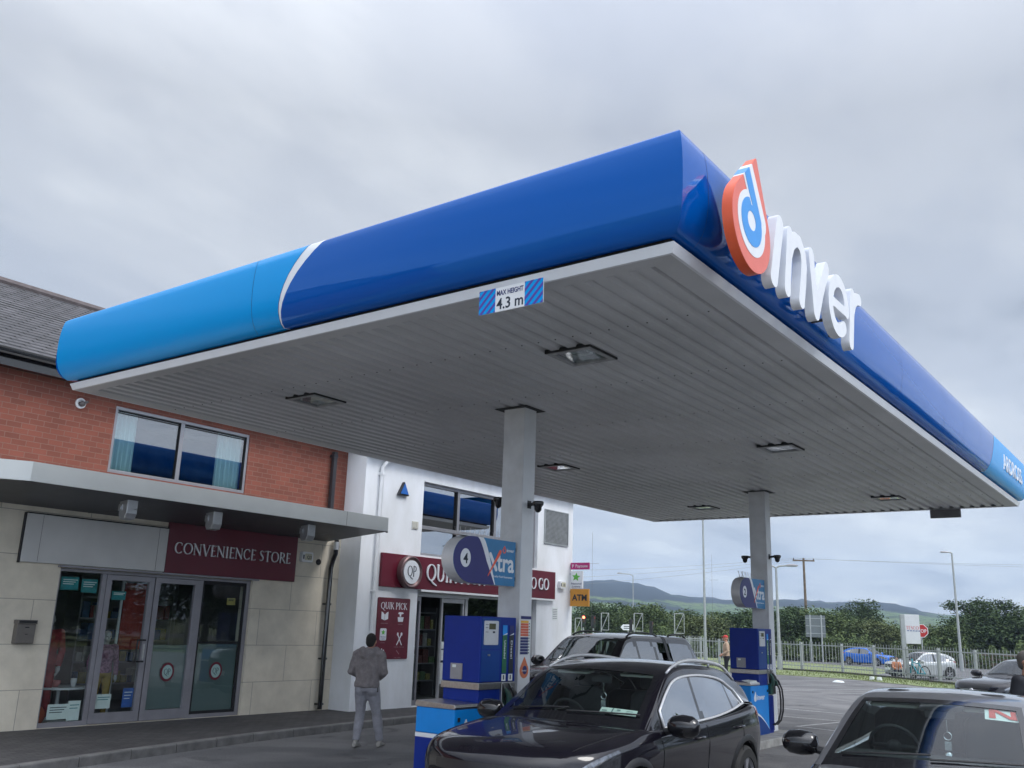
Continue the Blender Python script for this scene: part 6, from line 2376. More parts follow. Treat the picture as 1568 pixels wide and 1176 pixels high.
    # interior: seats, wheel, mirror, dash
    if opts.get('interior'):
        ys = opts['interior']
        for sx in (-.36, .36):
            m = MB()
            yb = ys
            m.loft([rrx(sx, yb, z, w_, d_) for z, w_, d_, in ((.70, .23, .06), (1.0, .24, .065), (1.20, .22, .06), (1.26, .16, .05))])
            m.build('seat_back', M_cabin, t, smooth=True, auto=60)
            m = MB(); m.loft([rrx(sx, yb + .02, z, w_, d_) for z, w_, d_, in ((1.27, .10, .04), (1.30, .13, .05), (1.40, .12, .05), (1.42, .08, .04))])
            m.build('headrest', M_cabin, t, smooth=True, auto=60)
        m = MB(); m.loft([rrx(0, ys + .85, z, w_, d_) for z, w_, d_ in ((.7, .60, .06), (1.15, .58, .06), (1.2, .5, .05))]); m.build('rear_bench', M_cabin, t, smooth=True, auto=60)
        m = MB()
        wx, wyy, wz = -.36, opts['wheel_y'], .99
        T = Matrix.Rotation(R(-62), 3, 'X')
        pts = [Vector((wx, wyy, wz)) + T @ Vector((.185 * math.cos(2 * PI * k / 28), .185 * math.sin(2 * PI * k / 28), 0)) for k in range(29)]
        m.tube(pts, .016, 8, False)
        m.tube([Vector((wx, wyy, wz)) + T @ Vector((-.18, 0, 0)), Vector((wx, wyy, wz)) + T @ Vector((.18, 0, 0))], .018, 6)
        m.ell((wx, wyy, wz), (.06, .03, .05))
        m.build('steering_wheel', M_cabin, t, smooth=True)
        m = MB(); m.box(-.70, .70, opts['wheel_y'] - .62, opts['wheel_y'] - .12, .86, .965)
        m.build('dashboard', M_cabin, t, bevel=.04)
        hu = uH - .25
        hp = Gs.at(hu, 5)
        m = MB(); m.loft([[Vector((x, y, z)) for x, y, z in ((-.11, hp.y + .09, hp.z - .13), (.11, hp.y + .09, hp.z - .13), (.12, hp.y + .10, hp.z - .06), (-.12, hp.y + .10, hp.z - .06))], [Vector((x, y, z)) for x, y, z in ((-.10, hp.y + .12, hp.z - .13), (.10, hp.y + .12, hp.z - .13), (.11, hp.y + .13, hp.z - .06), (-.11, hp.y + .13, hp.z - .06))]])
        m.build('rear_view_mirror', M_black, t, bevel=.008)
        for sx in (-.36, .36):
            c = Gs.at(uH - .12, 5)
            m = MB()
            m.loft([[Vector((sx + x * .19, c.y + .10 + y, c.z - .075 + y * .15 + zz__)) for x, y in ((-.9, 0), (.9, 0), (1, .03), (1, .12), (.9, .15), (-.9, .15), (-1, .12), (-1, .03))] for zz__ in (0, .022)])
            m.build('sun_visor', M_beige, t, bevel=.006)
    # mirrors
    my, mz, mx = opts['mirror']
    MS = opts.get('mscale', 1.0)
    for s in (-1, 1):
        m = MB()
        rr_ = []
        for (dx, a, b) in ((0, .05, .045), (.03, .075, .068), (.10, .085, .078), (.17, .08, .07), (.205, .055, .045), (.215, .03, .02)):
            rr_.append([Vector((s * (mx + .05 + dx * MS), my + a * MS * math.cos(2 * PI * k / 16) * (1.0 if math.cos(2 * PI * k / 16) < 0 else .55), mz + b * MS * math.sin(2 * PI * k / 16))) for k in range(16)])
        m.loft(rr_ if s > 0 else [r[::-1] for r in rr_])
        mo = m.build('mirror', opts.get('mirrormat', M_blackg), t, smooth=True, auto=60)
        m = MB(); m.tube([(s * (mx - .06), my + .02, mz - .07), (s * (mx + .08), my + .01, mz - .045)], [.035, .028], 8); o_ = m.build('mirror_foot', M_black); o_.parent = mo
        m = MB(); m.add([(s * (mx + .075), my + .043, mz - .055), (s * (mx + .245), my + .043, mz - .045), (s * (mx + .245), my + .043, mz + .045), (s * (mx + .075), my + .043, mz + .058)], [(0, 1, 2, 3)]); o_ = m.build('mirror_glass', M_chrome); o_.parent = mo
    # door seams and handles
    def sidepath(ys_, z0, z1, n=8):
        return [Vector((side_x(ys_ + slope * 0, z0 + (z1 - z0) * k / n) + .0015, ys_, z0 + (z1 - z0) * k / n)) for k in range(n + 1)]
    m = MB()
    for y in opts.get('seams', []):
        for s in (-1, 1):
            p = [Vector((q.x * s, q.y, q.z)) for q in sidepath(y, .32, opts['beltz'])]
            m.tube(p, .0035, 4, False)
    # bonnet shut line
    for s in (-1, 1):
        p = [B.at(u, 6.0 if s < 0 else nvb - 6.0) for u in np.linspace(2.0, opts['hood_u'], 24)]
        m.tube(p, .004, 4, False)
    m.split('shut_line', M_seam, t)
    for (y, z) in opts.get('handles', []):
        for s in (-1, 1):
            x = side_x(y, z)
            m = MB()
            m.tube([(s * (x - .005), y - .09, z), (s * (x + .032), y - .06, z + .004), (s * (x + .034), y + .05, z + .006), (s * (x - .005), y + .09, z + .004)], [.012, .013, .013, .012], 8)
            m.build('door_handle', opts.get('handlemat', paintm), t, smooth=True)
    # window line trim
    if opts.get('chrome'):
        cm = opts['chrome']
        ya, yb = win[0][0], win[-1][1]
        for s in (0, 1):
            v0, v1 = (0.03, .97) if s == 0 else (nvg - .03, nvg - .97)
            low, up = [], []
            for k in range(61):
                u = opts.get('u0', 1.2) + (uE - opts.get('u0', 1.2)) * k / 60
                pl_, pu = Gs.at(u, v0), Gs.at(u, v1)
                if ya <= pl_.y - slope * (pl_.z - 1.1) <= yb: low.append(pl_)
                if ya <= pu.y - slope * (pu.z - 1.1) <= yb: up.append(pu)
            path = [low[0]] + up + list(reversed(low)) if False else (low[::-1] + up + [low[-1]])
            sg = 1 if s == 0 else -1
            path = [p + Vector((.012 * sg, 0, 0)) for p in path]
            m = MB(); m.tube(path, .012, 8, False); m.build('window_trim', cm, t, smooth=True)
    # wipers
    m = MB()
    for sx in (-.55, .05):
        m = MB()
        pts = [Gs.at(.42 + .03 * k, 5 - (sx + .12 * k) / .34) + Vector((0, -.012, .012)) for k in range(6)]
        m.tube(pts, .008, 5)
        m.build('wiper', M_black, t)
    # lamps and grille as skin patches
    for (nm, test, mt, off) in opts.get('patches', []):
        m = B.faces(lambda u, v, c: test(u, min(v, nvb - v), c), off)
        if m.f: m.split(nm, mt, t, smooth=True)
    # plates
    for fy, s in ((float(B.P[0, B.nv // 2][1]) - .02, -1), (L + .012, 1)):
        m = MB(); m.box(-.26, .26, fy - .006, fy + .006, opts.get('plate_z', .48), opts.get('plate_z', .48) + .11)
        m.build('number_plate', M_paper, t)
    for it in opts.get('extra', []): it(t, B, Gs)
    return t


def rrx(cx, cy, z, w, d, n=16):
    out = []
    for k in range(n):
        a = 2 * PI * k / n
        c, s = math.cos(a), math.sin(a)
        out.append(Vector((cx + w * math.copysign(abs(c) ** .6, c), cy + d * math.copysign(abs(s) ** .6, s), z)))
    return out


M_lamp = mat('lamp_clear', (.16, .17, .19), .12, metal=.8, coat=1, noise=.6, nscale=22)
M_tail = mat('tail_lamp', (.35, .02, .02), .15, coat=1, noise=.15, nscale=15)
M_grille = mat('grille', (.01, .01, .012), .4, noise=.2, nscale=40)

# crossover / hatchback stations, length 4.38
SUV_B = [(-0.20, .26, .62, .40, .52, .60, .62, .56, .70, .71), (-0.14, .27, .72, .24, .52, .70, .72, .62, .82, .84), (0.02, .24, .82, .21, .53, .80, .82, .68, .90, .93),
         (0.34, .17, .88, .20, .55, .86, .88, .72, .945, .98), (0.80, .11, .90, .20, .72, .87, .92, .76, .985, 1.02), (1.12, .10, .90, .20, .76, .87, .95, .80, 1.00, 1.035),
         (1.60, .04, .90, .20, .78, .868, .96, .82, .985, .955), (2.20, .0, .905, .20, .79, .87, .97, .82, .99, .93), (2.90, 0, .905, .20, .80, .87, .99, .81, 1.01, .94),
         (3.50, -.03, .90, .20, .82, .865, 1.02, .79, 1.045, .97), (3.95, -.08, .885, .23, .82, .845, 1.05, .76, 1.08, 1.04), (4.22, -.16, .85, .27, .80, .80, 1.04, .73, 1.07, 1.08),
         (4.34, -.20, .80, .32, .64, .75, .98, .68, 1.03, 1.04), (4.38, -.22, .70, .40, .60, .66, .88, .6, .93, .94)]
SUV_G = [(1.02, .20, .83, .985, .82, .99, .805, .995, .755, 1.00, 1.03), (1.32, .20, .82, .99, .785, 1.13, .765, 1.165, .705, 1.18, 1.215), (1.62, .18, .825, .99, .74, 1.295, .715, 1.335, .66, 1.35, 1.385),
         (1.90, .15, .825, .99, .705, 1.405, .675, 1.455, .615, 1.475, 1.505), (2.30, .07, .825, .995, .685, 1.445, .65, 1.51, .59, 1.535, 1.565), (2.80, .02, .82, 1.01, .68, 1.44, .64, 1.51, .58, 1.54, 1.572),
         (3.30, -.0, .805, 1.05, .665, 1.385, .62, 1.475, .565, 1.505, 1.535), (3.66, -.02, .785, 1.10, .655, 1.28, .605, 1.42, .555, 1.455, 1.485), (3.93, -.05, .765, 1.12, .665, 1.20, .61, 1.33, .56, 1.365, 1.40),
         (4.18, -.08, .745, 1.09, .69, 1.12, .65, 1.21, .60, 1.25, 1.28), (4.30, -.1, .72, 1.06, .70, 1.065, .68, 1.07, .64, 1.075, 1.08)]


def sc_st(st, sy, sx, sz, green=False, dz=0.0):
    out = []
    for r in st:
        r = list(r)
        r[0] *= sy
        if green:
            for i in (2, 4, 6, 8): r[i] *= sx
            for i in (3, 5, 7, 9, 10): r[i] = r[i] * sz + dz
        else:
            for i in (2, 5, 7): r[i] *= sx
            for i in (4, 6, 8, 9): r[i] = r[i] * sz + dz
        out.append(tuple(r))
    return out


def rails(mt, ys, xoff=.0, h=.045):
    def f(t, B, Gs):
        for s in (0, 1):
            v = 2.6 if s == 0 else 10 - 2.6
            n = 14
            us = np.linspace(ys[0], ys[1], n)
            pts = [Gs.at(u, v) + Vector((0, 0, h * min(1, 4 * k / n, 4 * (n - 1 - k) / n) + .004)) for k, u in enumerate(us)]
            m = MB(); m.tube(pts, [.012 + .008 * min(1, 3 * k / n, 3 * (n - 1 - k) / n) for k in range(n)], 8)
            for k in (2, n // 2, n - 3):
                m.tube([pts[k], Gs.at(us[k], v)], .014, 6)
            m.build('roof_rail', mt, t, smooth=True)
    return f


def tax_disc(x0, x1, u0, u1, mt, mark=None):
    """paper stuck inside the windscreen"""
    def f(t, B, Gs):
        v = lambda x: 5 - x / .34
        m = MB()
        P = [[Gs.at(u, v(x)) for x in np.linspace(x0, x1, 5)] for u in np.linspace(u0, u1, 4)]
        vs = [p + Vector((0, .006, -.006)) for r in P for p in r]
        m.add(vs, [(i * 5 + j, i * 5 + j + 1, (i + 1) * 5 + j + 1, (i + 1) * 5 + j) for i in range(3) for j in range(4)])
        o = m.build('paper_disc', mt, t)
        if mark: mark(o, Gs, v)
    return f


def disc_marks(o, Gs, v):
    m = MB()
    for (xa, xb, ua, ub) in ((.34, .38, .62, .66), (.415, .425, .58, .76), (.45, .475, .68, .73), (.52, .57, .60, .63), (.52, .57, .68, .70)):
        q = [Gs.at(u, v(x)) + Vector((0, -.0, .002)) for (u, x) in ((ua, xa), (ua, xb), (ub, xb), (ub, xa))]
        m.quad(*q)
    m.split('print_marks', mat('teal_ink', (.08, .16, .15), .6, noise=.05), o)


def n_plate(t, B, Gs):
    """white learner style square with a red N inside the windscreen"""
    v = lambda x: 5 - x / .32
    P = lambda x, u, o=0.0: Gs.at(u, v(x)) + Vector((0, .012 - o * 3, -.012 + o * 3))
    x0, x1, u0, u1 = .36, .60, 2.18, 2.80
    m = MB()
    k = 4
    vs = [P(x0 + (x1 - x0) * i / k, u0 + (u1 - u0) * j / k) for j in range(k + 1) for i in range(k + 1)]
    m.add(vs, [(j * (k + 1) + i, j * (k + 1) + i + 1, (j + 1) * (k + 1) + i + 1, (j + 1) * (k + 1) + i) for j in range(k) for i in range(k)])
    o = m.build('novice_plate', mat('plate_pale', (.62, .70, .68), .6, noise=.03), t)
    m = MB()
    X = lambda a: x0 + (x1 - x0) * a
    U = lambda b: u0 + (u1 - u0) * b
    for (a0, a1, b0, b1, c0, c1, d0, d1) in (((.12, .12), (.30, .12), (.30, .86), (.12, .86), None, None, None, None)[0:8],):
        pass
    for quad_ in ([(.12, .12), (.29, .12), (.29, .88), (.12, .88)], [(.71, .12), (.88, .12), (.88, .88), (.71, .88)], [(.12, .88), (.34, .88), (.88, .12), (.66, .12)]):
        m.quad(*[P(X(a), U(b), .002 if quad_[1][0] > .3 and quad_[0][0] < .2 else .001) for a, b in quad_])
    n = m.build('red_letter', mat('n_red', (.60, .07, .05), .5, noise=.03)); n.parent = o


def ornament(x, dz):
    def f(t, B, Gs):
        c = Gs.at(opt_uH - .3, 5 - x / .32)
        m = MB()
        m.tube([c + Vector((0, .12, -.10)), c + Vector((0, .12, -.22))], .002, 4)
        m.tube([c + Vector((.03 * math.cos(a), .12, -.25 + .03 * math.sin(a))) for a in np.linspace(0, 2 * PI, 16)], .003, 5, False)
        m.box(c.x - .025, c.x + .025, c.y + .11, c.y + .12, c.z - .36, c.z - .29)
        m.ell((c.x, c.y + .12, c.z - .40), (.03, .012, .03), 8, 6)
        m.build('hanging_ornament', M_chrome, t)
    return f


opt_uH = 3.0
suv_patches = [
    ('headlamp', lambda u, v, c: 1.15 < u < 3.3 and 3.75 < v < 5.0, M_lamp, .004),
    ('grille', lambda u, v, c: u < 1.6 and .50 < c[2] < .78 and abs(c[0]) < .46 and c[1] < .3, M_grille, .003),
    ('lower_grille', lambda u, v, c: u < 2 and .24 < c[2] < .42 and abs(c[0]) < .62 and c[1] < .4, M_grille, .004),
    ('tail_lamp', lambda u, v, c: 10.2 < u < 12.2 and 4.2 < v < 5.2, M_tail, .004),
    ('sill_cladding', lambda u, v, c: c[2] < .40 and .9 < c[1] < 3.9 and v < 3, M_black, .006),
]


def grille_front(w, z0, z1, mt, y=-.006, chrome=None):
    def f(t, B, Gs):
        m = MB()
        n = 12
        y0g = float(B.P[0, B.nv // 2][1])
        rows = []
        for k in range(n + 1):
            x = -w + 2 * w * k / n
            yy = y0g + y + .27 * (x / .62) ** 2 * .69
            rows.append((x, yy))
        for i in range(n):
            (a, ya), (b, yb) = rows[i], rows[i + 1]
            m.quad((a, ya, z0), (b, yb, z0), (b, yb, z1), (a, ya, z1))
        m.build('grille', mt, t)
        m = MB()
        for z in np.linspace(z0, z1, 6)[1:-1]:
            m.tube([(x, yy - .004, z) for x, yy in rows], .006, 4)
        m.build('grille_bars', chrome or M_chrome, t)
        m = MB(); m.lathe([(0, -.02), (.055, -.02), (.06, -.008), (.06, 0)], (0, y0g + y, (z0 + z1) / 2 + .02), 'Y', 20); m.build('badge', M_chrome, t)
    return f


def antenna(t, B, Gs):
    c = Gs.at(6.6, 5)
    m = MB(); m.loft([[c + Vector((x * w, y, h)) for x, y in ((-1, -.07 + h), (1, -.07 + h), (1, .06), (-1, .06))] for h, w in ((-.01, .022), (.03, .014), (.055, .005))])
    m.build('roof_antenna', M_black, t)


M_carblack = paint('car_black', (.005, .004, .008))
def gz(st, k, s=1.0):
    out = []
    for r in st:
        r = list(r)
        for i in (3, 5, 7, 9, 10): r[i] = (1 + (r[i] - 1) * (k if r[i] > 1 else 1)) * s
        out.append(tuple(r))
    return out


black_opts = dict(mscale=1.3, cabin=(1.30, 3.85), uH=3.0, uT=8.0, uE=9.3, side=[(1.55, 2.42, 'glass'), (2.42, 2.52, 'trim'), (2.52, 3.38, 'glass'), (3.38, 3.43, 'trim'), (3.43, 3.74, 'glass')],
                  u0=1.15, interior=2.30, wheel_y=1.92, mirror=(1.52, 1.03, .86), seams=[1.42, 2.46, 3.42], beltz=.97, hood_u=5, handles=[(2.22, .87), (3.30, .90)],
                  chrome=mat('bright_trim', (.72, .73, .75), .3, metal=.35, noise=.03), patches=suv_patches, sidemat=glass('side_glass', (.10, .12, .12), ior=3.0), pslope=-.10,
                  rim=M_alu, su=7, sv=5,
                  extra=[rails(mat('rail_grey', (.55, .56, .58), .3, metal=.4, noise=.05), (3.0, 8.1)), antenna, grille_front(.42, .50, .66, M_grille),
                         tax_disc(.32, .60, .55, .80, mat('disc_paper', (.66, .74, .68), .6, noise=.06), disc_marks), ornament(.02, 0)])
car1 = build_car('black_suv', 'glossy black SUV with chrome window line and grey roof rails, parked beside pump 4', (-4.85, 6.36, 0), R(2.6), SUV_B, gz(SUV_G, .96), 4.38, M_carblack,
                 dict(r=.35, y=(.90, 3.52), x=.79, w=.22, gap=.06), black_opts)

grey_opts = dict(black_opts)
grey_opts.update(chrome=None, sidemat=glass('side_glass', (.22, .26, .26)), extra=[n_plate, ornament(.05, 0), grille_front(.42, .48, .62, M_grille)], seams=[1.42, 2.46], rim=M_alu, beltz=.93,
                 patches=[p for p in suv_patches if p[0] != 'sill_cladding'], lip=paint('car_grey', (.17, .175, .19), .5, .3), lipw=.02, mirrormat=M_blackg, wheel_y=1.80, interior=2.2,
                 mirror=(1.43, .99, .84), handles=[(2.1, .84), (3.15, .87)], cabin=(1.25, 3.7))
gB = sc_st(SUV_B, .955, .965, .91)
gG = gz(sc_st(SUV_G, .955, .965, 1.0, True), .87, .955)
for i, (dy, dz) in enumerate(((-.27, -.055), (-.17, -.03), (-.07, -.01))):
    r = list(gG[i]); r[0] += dy
    for j in (3, 5, 7, 9, 10): r[j] += dz
    gG[i] = tuple(r)
car2 = build_car('grey_hatchback', 'silver grey car in the front right corner with a red N plate in its windscreen', (-1.73, 6.66, 0), R(4.2), gB, gG, 4.18, paint('car_grey', (.17, .175, .19), .5, .3),
                 dict(r=.32, y=(.86, 3.40), x=.76, w=.20), grey_opts)

dark_opts = dict(grey_opts)
dark_opts.update(extra=[grille_front(.40, .50, .66, M_grille)], interior=None, lip=paint('car_dark', (.012, .011, .016), .2, .25), mirrormat=paint('car_dark', (.012, .011, .016)))
car3 = build_car('dark_saloon', 'dark charcoal saloon car parked at the grass verge on the right', (-5.10, 27.6, 0), R(-26), sc_st(SUV_B, 1.05, .99, .90), sc_st(SUV_G, 1.05, .97, .90, True), 4.6, paint('car_dark', (.010, .009, .014), .1, .25),
                 dict(r=.32, y=(.92, 3.66), x=.78, w=.2), dict(dark_opts, cabin=(1.35, 4.1), side=[(1.65, 2.6, 'glass'), (2.6, 2.7, 'trim'), (2.7, 3.6, 'glass')], su=4, sv=3, seams=[1.5, 2.6]))

blue_opts = dict(dark_opts, su=3, sv=3, lip=paint('car_blue', (.01, .13, .55)), mirrormat=paint('car_blue', (.01, .13, .55)))
car4 = build_car('blue_hatchback', 'bright blue hatchback driving on the road beyond the palisade fence', (-21.6, 83.0, -.44), R(76), sc_st(SUV_B, .96, .97, .92), sc_st(SUV_G, .96, .97, .92, True), 4.2, paint('car_blue', (.01, .13, .55)),
                 dict(r=.31, y=(.86, 3.40), x=.77, w=.2), blue_opts)
silver = paint('car_silver', (.42, .44, .45), .3, .35)
car5 = build_car('silver_crossover', 'silver crossover car on the road just behind the palisade fence', (-15.6, 59.6, -.44), R(-40), sc_st(SUV_B, .94, .98, 1.0), sc_st(SUV_G, .94, .98, .99, True), 4.12, silver,
                 dict(r=.35, y=(.84, 3.36), x=.78, w=.22), dict(dark_opts, su=3, sv=3, lip=silver, mirrormat=silver))

# pickup with a hard canopy
PK_B = [(0.00, .22, .66, .48, .62, .64, .74, .60, .86, .87), (0.06, .24, .76, .34, .62, .74, .84, .68, .96, .98), (0.22, .22, .85, .30, .64, .83, .94, .74, 1.04, 1.07), (0.50, .14, .89, .30, .66, .88, 1.02, .78, 1.08, 1.12),
        (0.85, .10, .905, .30, .68, .89, 1.06, .80, 1.11, 1.15), (1.20, .08, .905, .30, .70, .89, 1.08, .82, 1.13, 1.165), (1.7, .03, .905, .30, .70, .89, 1.09, .83, 1.11, 1.08), (2.4, 0, .905, .30, .70, .89, 1.10, .83, 1.12, 1.06),
        (3.2, 0, .905, .30, .72, .89, 1.12, .83, 1.14, 1.08), (4.0, 0, .905, .32, .74, .89, 1.14, .83, 1.16, 1.10), (4.8, -.02, .90, .36, .74, .885, 1.15, .83, 1.17, 1.14), (5.15, -.04, .89, .40, .74, .87, 1.14, .82, 1.17, 1.17), (5.25, -.05, .86, .44, .74, .84, 1.10, .80, 1.14, 1.15)]
PK_G = [(1.10, .18, .84, 1.11, .83, 1.115, .815, 1.12, .77, 1.125, 1.16), (1.38, .18, .835, 1.115, .79, 1.28, .77, 1.32, .71, 1.335, 1.37), (1.66, .16, .84, 1.115, .745, 1.46, .72, 1.50, .66, 1.52, 1.55), (1.95, .13, .84, 1.12, .705, 1.59, .675, 1.645, .61, 1.67, 1.70),
        (2.4, .05, .84, 1.125, .69, 1.625, .65, 1.70, .585, 1.73, 1.76), (3.0, 0, .84, 1.135, .69, 1.62, .65, 1.70, .58, 1.735, 1.77), (3.5, 0, .84, 1.145, .695, 1.60, .655, 1.69, .59, 1.725, 1.76), (3.75, 0, .84, 1.15, .70, 1.59, .66, 1.69, .60, 1.725, 1.755),
        (4.4, 0, .84, 1.16, .70, 1.58, .66, 1.69, .60, 1.72, 1.75), (4.85, 0, .84, 1.165, .71, 1.53, .67, 1.65, .61, 1.68, 1.71), (5.10, -.02, .83, 1.165, .75, 1.33, .72, 1.42, .66, 1.45, 1.48), (5.25, -.03, .82, 1.16, .80, 1.17, .79, 1.175, .74, 1.18, 1.19)]


def pk_extra(t, B, Gs):
    for s in (0, 1):
        v = 2.9 if s == 0 else 7.1
        for (ua, ub) in ((3.4, 6.0), (7.4, 9.0)):
            pts = [Gs.at(u, v) + Vector((0, 0, .005 + .05 * math.sin(PI * k / 11) ** .5)) for k, u in enumerate(np.linspace(ua, ub, 12))]
            m = MB(); m.tube(pts, .018, 6); m.build('roof_rail', M_black, t, smooth=True)
    m = Gs.faces(lambda u, v, c: 3.62 < c[1] < 3.72, .006)
    m.build('canopy_gap', M_black, t)


car6 = build_car('black_pickup', 'black pickup truck with a hardtop canopy parked behind pump 4 near the shop', (-9.82, 14.25, 0), R(1.1), PK_B, PK_G, 5.25, paint('pickup_black', (.010, .007, .010)),
                 dict(r=.38, y=(.95, 3.95), x=.78, w=.24, gap=.07),
                 dict(black_opts, cabin=(1.35, 3.55), uH=3.0, uT=9.0, uE=10.4, side=[(1.62, 2.35, 'glass'), (2.35, 2.46, 'trim'), (2.46, 3.10, 'glass'), (3.10, 3.20, 'trim'), (3.20, 3.40, 'glass'), (3.40, 3.88, 'body'), (3.88, 4.85, 'glass_dark')],
                      interior=2.35, sidemat=glass('pickup_side', (.10, .12, .12), ior=2.5), wheel_y=1.98, mirror=(1.60, 1.20, .88), beltz=1.1, seams=[1.5, 2.4, 3.3, 3.67], handles=[(2.2, .98), (3.1, 1.0)], patches=suv_patches[:1], extra=[pk_extra], su=5, sv=4, chrome=None, wsmat=glass('pickup_glass', (.30, .38, .37), ior=1.7), plate_z=.5, cat='pickup truck'))

# ------------------------------------------------------------------ other people
person('person', (-15.75, 36.1, 0), R(-65), 1.76, 'man in a red cap and pale top standing beyond the far pump', top=mat('tan_top', (.42, .30, .21), .9, noise=.15), bottom=mat('dark_trousers', (.012, .013, .018), .9, noise=.1),
       shoes=M_black, cap=mat('cap_red', (.50, .04, .035), .7, noise=.1), vox=.022)
person('person', (-1.76, 12.5, 0), R(70), 1.76, 'person in a black jacket at the right edge beside the cars', top=mat('black_jacket', (.010, .011, .016), .85, noise=.2), bottom=mat('dark_trousers', (.012, .013, .018)),
       shoes=M_black, hairm=mat('hair_grey', (.10, .09, .08), .8, noise=.3), vox=.018)
person('person', (-12.15, 47.3, .0), R(35), 1.40, 'person in an orange top crouching by the store sign pole at the fence', top=mat('orange_top', (.62, .25, .13), .9, noise=.15), bottom=mat('navy_trousers', (.02, .025, .05), .9, noise=.1), shoes=M_black, hairm=M_hair, vox=.024,
       pose=dict(hip=(0, .0, .42), hipl=(.1, 0, .42), hipr=(-.1, 0, .42), chest=(0, -.10, .80), neck=(0, -.14, .98), head=(0, -.18, 1.13), sl=(.19, -.1, .91), sr=(-.19, -.1, .91), el=(.25, -.2, .66), er=(-.25, -.2, .66), wl=(.15, -.42, .60), wr=(-.15, -.42, .60),
                 kl=(.14, -.42, .50), kr=(-.14, -.42, .50), al=(.13, -.30, .09), ar=(-.13, -.30, .09)))

# bicycle leaning at the fence
bk = empty('bicycle', (-10.75, 45.45, .03), R(-40), 'teal framed bicycle leaning on the palisade fence beside the sign pole', 'bicycle')
M_tealp = mat('bike_teal', (.01, .28, .36), .35, noise=.05)
for yy in (-.5, .5):
    m = MB()
    m.tube([(yy + .33 * math.cos(a), 0, .33 + .33 * math.sin(a)) for a in np.linspace(0, 2 * PI, 24)], .022, 6, False)
    for k in range(8): m.tube([(yy, 0, .33), (yy + .32 * math.cos(PI * k / 4), 0, .33 + .32 * math.sin(PI * k / 4))], .004, 3, False)
    m.build('wheel', M_rubber, bk)
m = MB()
for a, b in (((-.5, .33), (-.33, .85)), ((-.33, .85), (-.36, .95)), ((-.34, .80), (.12, .75)), ((-.34, .72), (0, .33)), ((0, .33), (.14, .85)), ((0, .33), (.5, .33)), ((.12, .75), (.5, .33))):
    m.tube([(a[0], 0, a[1]), (b[0], 0, b[1])], .028, 6)
m.build('frame', M_tealp, bk)
m = MB(); m.tube([(-.40, -.26, .98), (-.34, -.12, 1.0), (-.35, .12, 1.0), (-.42, .26, .98)], .014, 6); m.tube([(-.345, 0, .9), (-.34, 0, 1.0)], .014, 6); m.build('handlebar', M_black, bk)
m = MB(); m.ell((.16, 0, .88), (.13, .07, .03)); m.build('saddle', M_black, bk)
for i, (x, y) in enumerate(((-12.35, 44.0), (-11.98, 43.8))):
    m = MB(); m.lathe([(0, .15), (.10, .15), (.12, .02), (.10, 0)], (x, y, .02), n=12)
    tag(m.build('white_cup', M_paper), ['pale paper cup on the grass below the fence, left of two', 'pale paper cup on the grass below the fence, right of two'][i], 'cup', 'litter on the verge')

# ------------------------------------------------------------------ palisade fence
fpts = [Vector((a, b, 0)) for a, b in fenceline]


def fence(pts, name, label, h, base=.08, step=2.35, pale=.185):
    t = empty(name, (pts[0].x, pts[0].y, 0), 0, label, 'fence')
    mb = MB()
    d_acc = 0
    post_i = 0
    for i in range(len(pts) - 1):
        a, b = pts[i], pts[i + 1]
        Lg = (b - a).length
        d = (b - a).normalized()
        n_ = Vector((-d.y, d.x, 0))
        k = 0
        while k * pale < Lg:
            p = a + d * k * pale
            w = d * .015
            q = n_ * .004
            for s in (1,):
                vs = []
                for z, ww in ((base + .05, 1), (h - .05, 1), (h, .15)):
                    vs += [p - w * ww + Vector((0, 0, z)), p + n_ * (-.012) * ww + Vector((0, 0, z)), p + w * ww + Vector((0, 0, z))]
                mb.add(vs, [(0, 1, 4, 3), (1, 2, 5, 4), (3, 4, 7, 6), (4, 5, 8, 7)])
            k += 1
        for z in (base + .22, h - .2):
            mb.add([a + n_ * .02 + Vector((0, 0, z)), b + n_ * .02 + Vector((0, 0, z)), b + n_ * .02 + Vector((0, 0, z + .045)), a + n_ * .02 + Vector((0, 0, z + .045)),
                    a + n_ * .06 + Vector((0, 0, z + .045)), b + n_ * .06 + Vector((0, 0, z + .045))], [(0, 1, 2, 3), (3, 2, 5, 4)])
    under(mb.build('pales', M_galv), t)
    s = 0.6
    tot = 0
    for i in range(len(pts) - 1):
        a, b = pts[i], pts[i + 1]
        Lg = (b - a).length
        d = (b - a).normalized()
        n_ = Vector((-d.y, d.x, 0))
        while s < Lg:
            p = a + d * s + n_ * .09
            m = MB()
            m.box(-.06, .06, -.05, .05, -.2, h - .06)
            o = m.build('post', M_galv)
            o.location = p
            o.rotation_euler = (0, 0, math.atan2(d.y, d.x))
            under(o, t)
            s += step
        s -= Lg
    return t


fence([p for p in fpts], 'palisade_fence', 'galvanised palisade fence running along the back of the forecourt', 1.55)
fence([Vector((-27.5, 50.6, 0)), Vector((-24.6, 50.8, 0)), Vector((-24.5, 53, 0))], 'palisade_fence', 'short galvanised palisade panel standing behind the pickup', 1.62, base=.4, step=1.4)
m = MB(); m.box(-30, -24.0, 49.9, 50.2, -.2, .55); tag(m.build('low_wall', mat('dark_block_wall', (.10, .09, .085), .9, noise=.4, nscale=2, bump=.5)), 'low dark concrete block wall below the short palisade panel', 'wall')

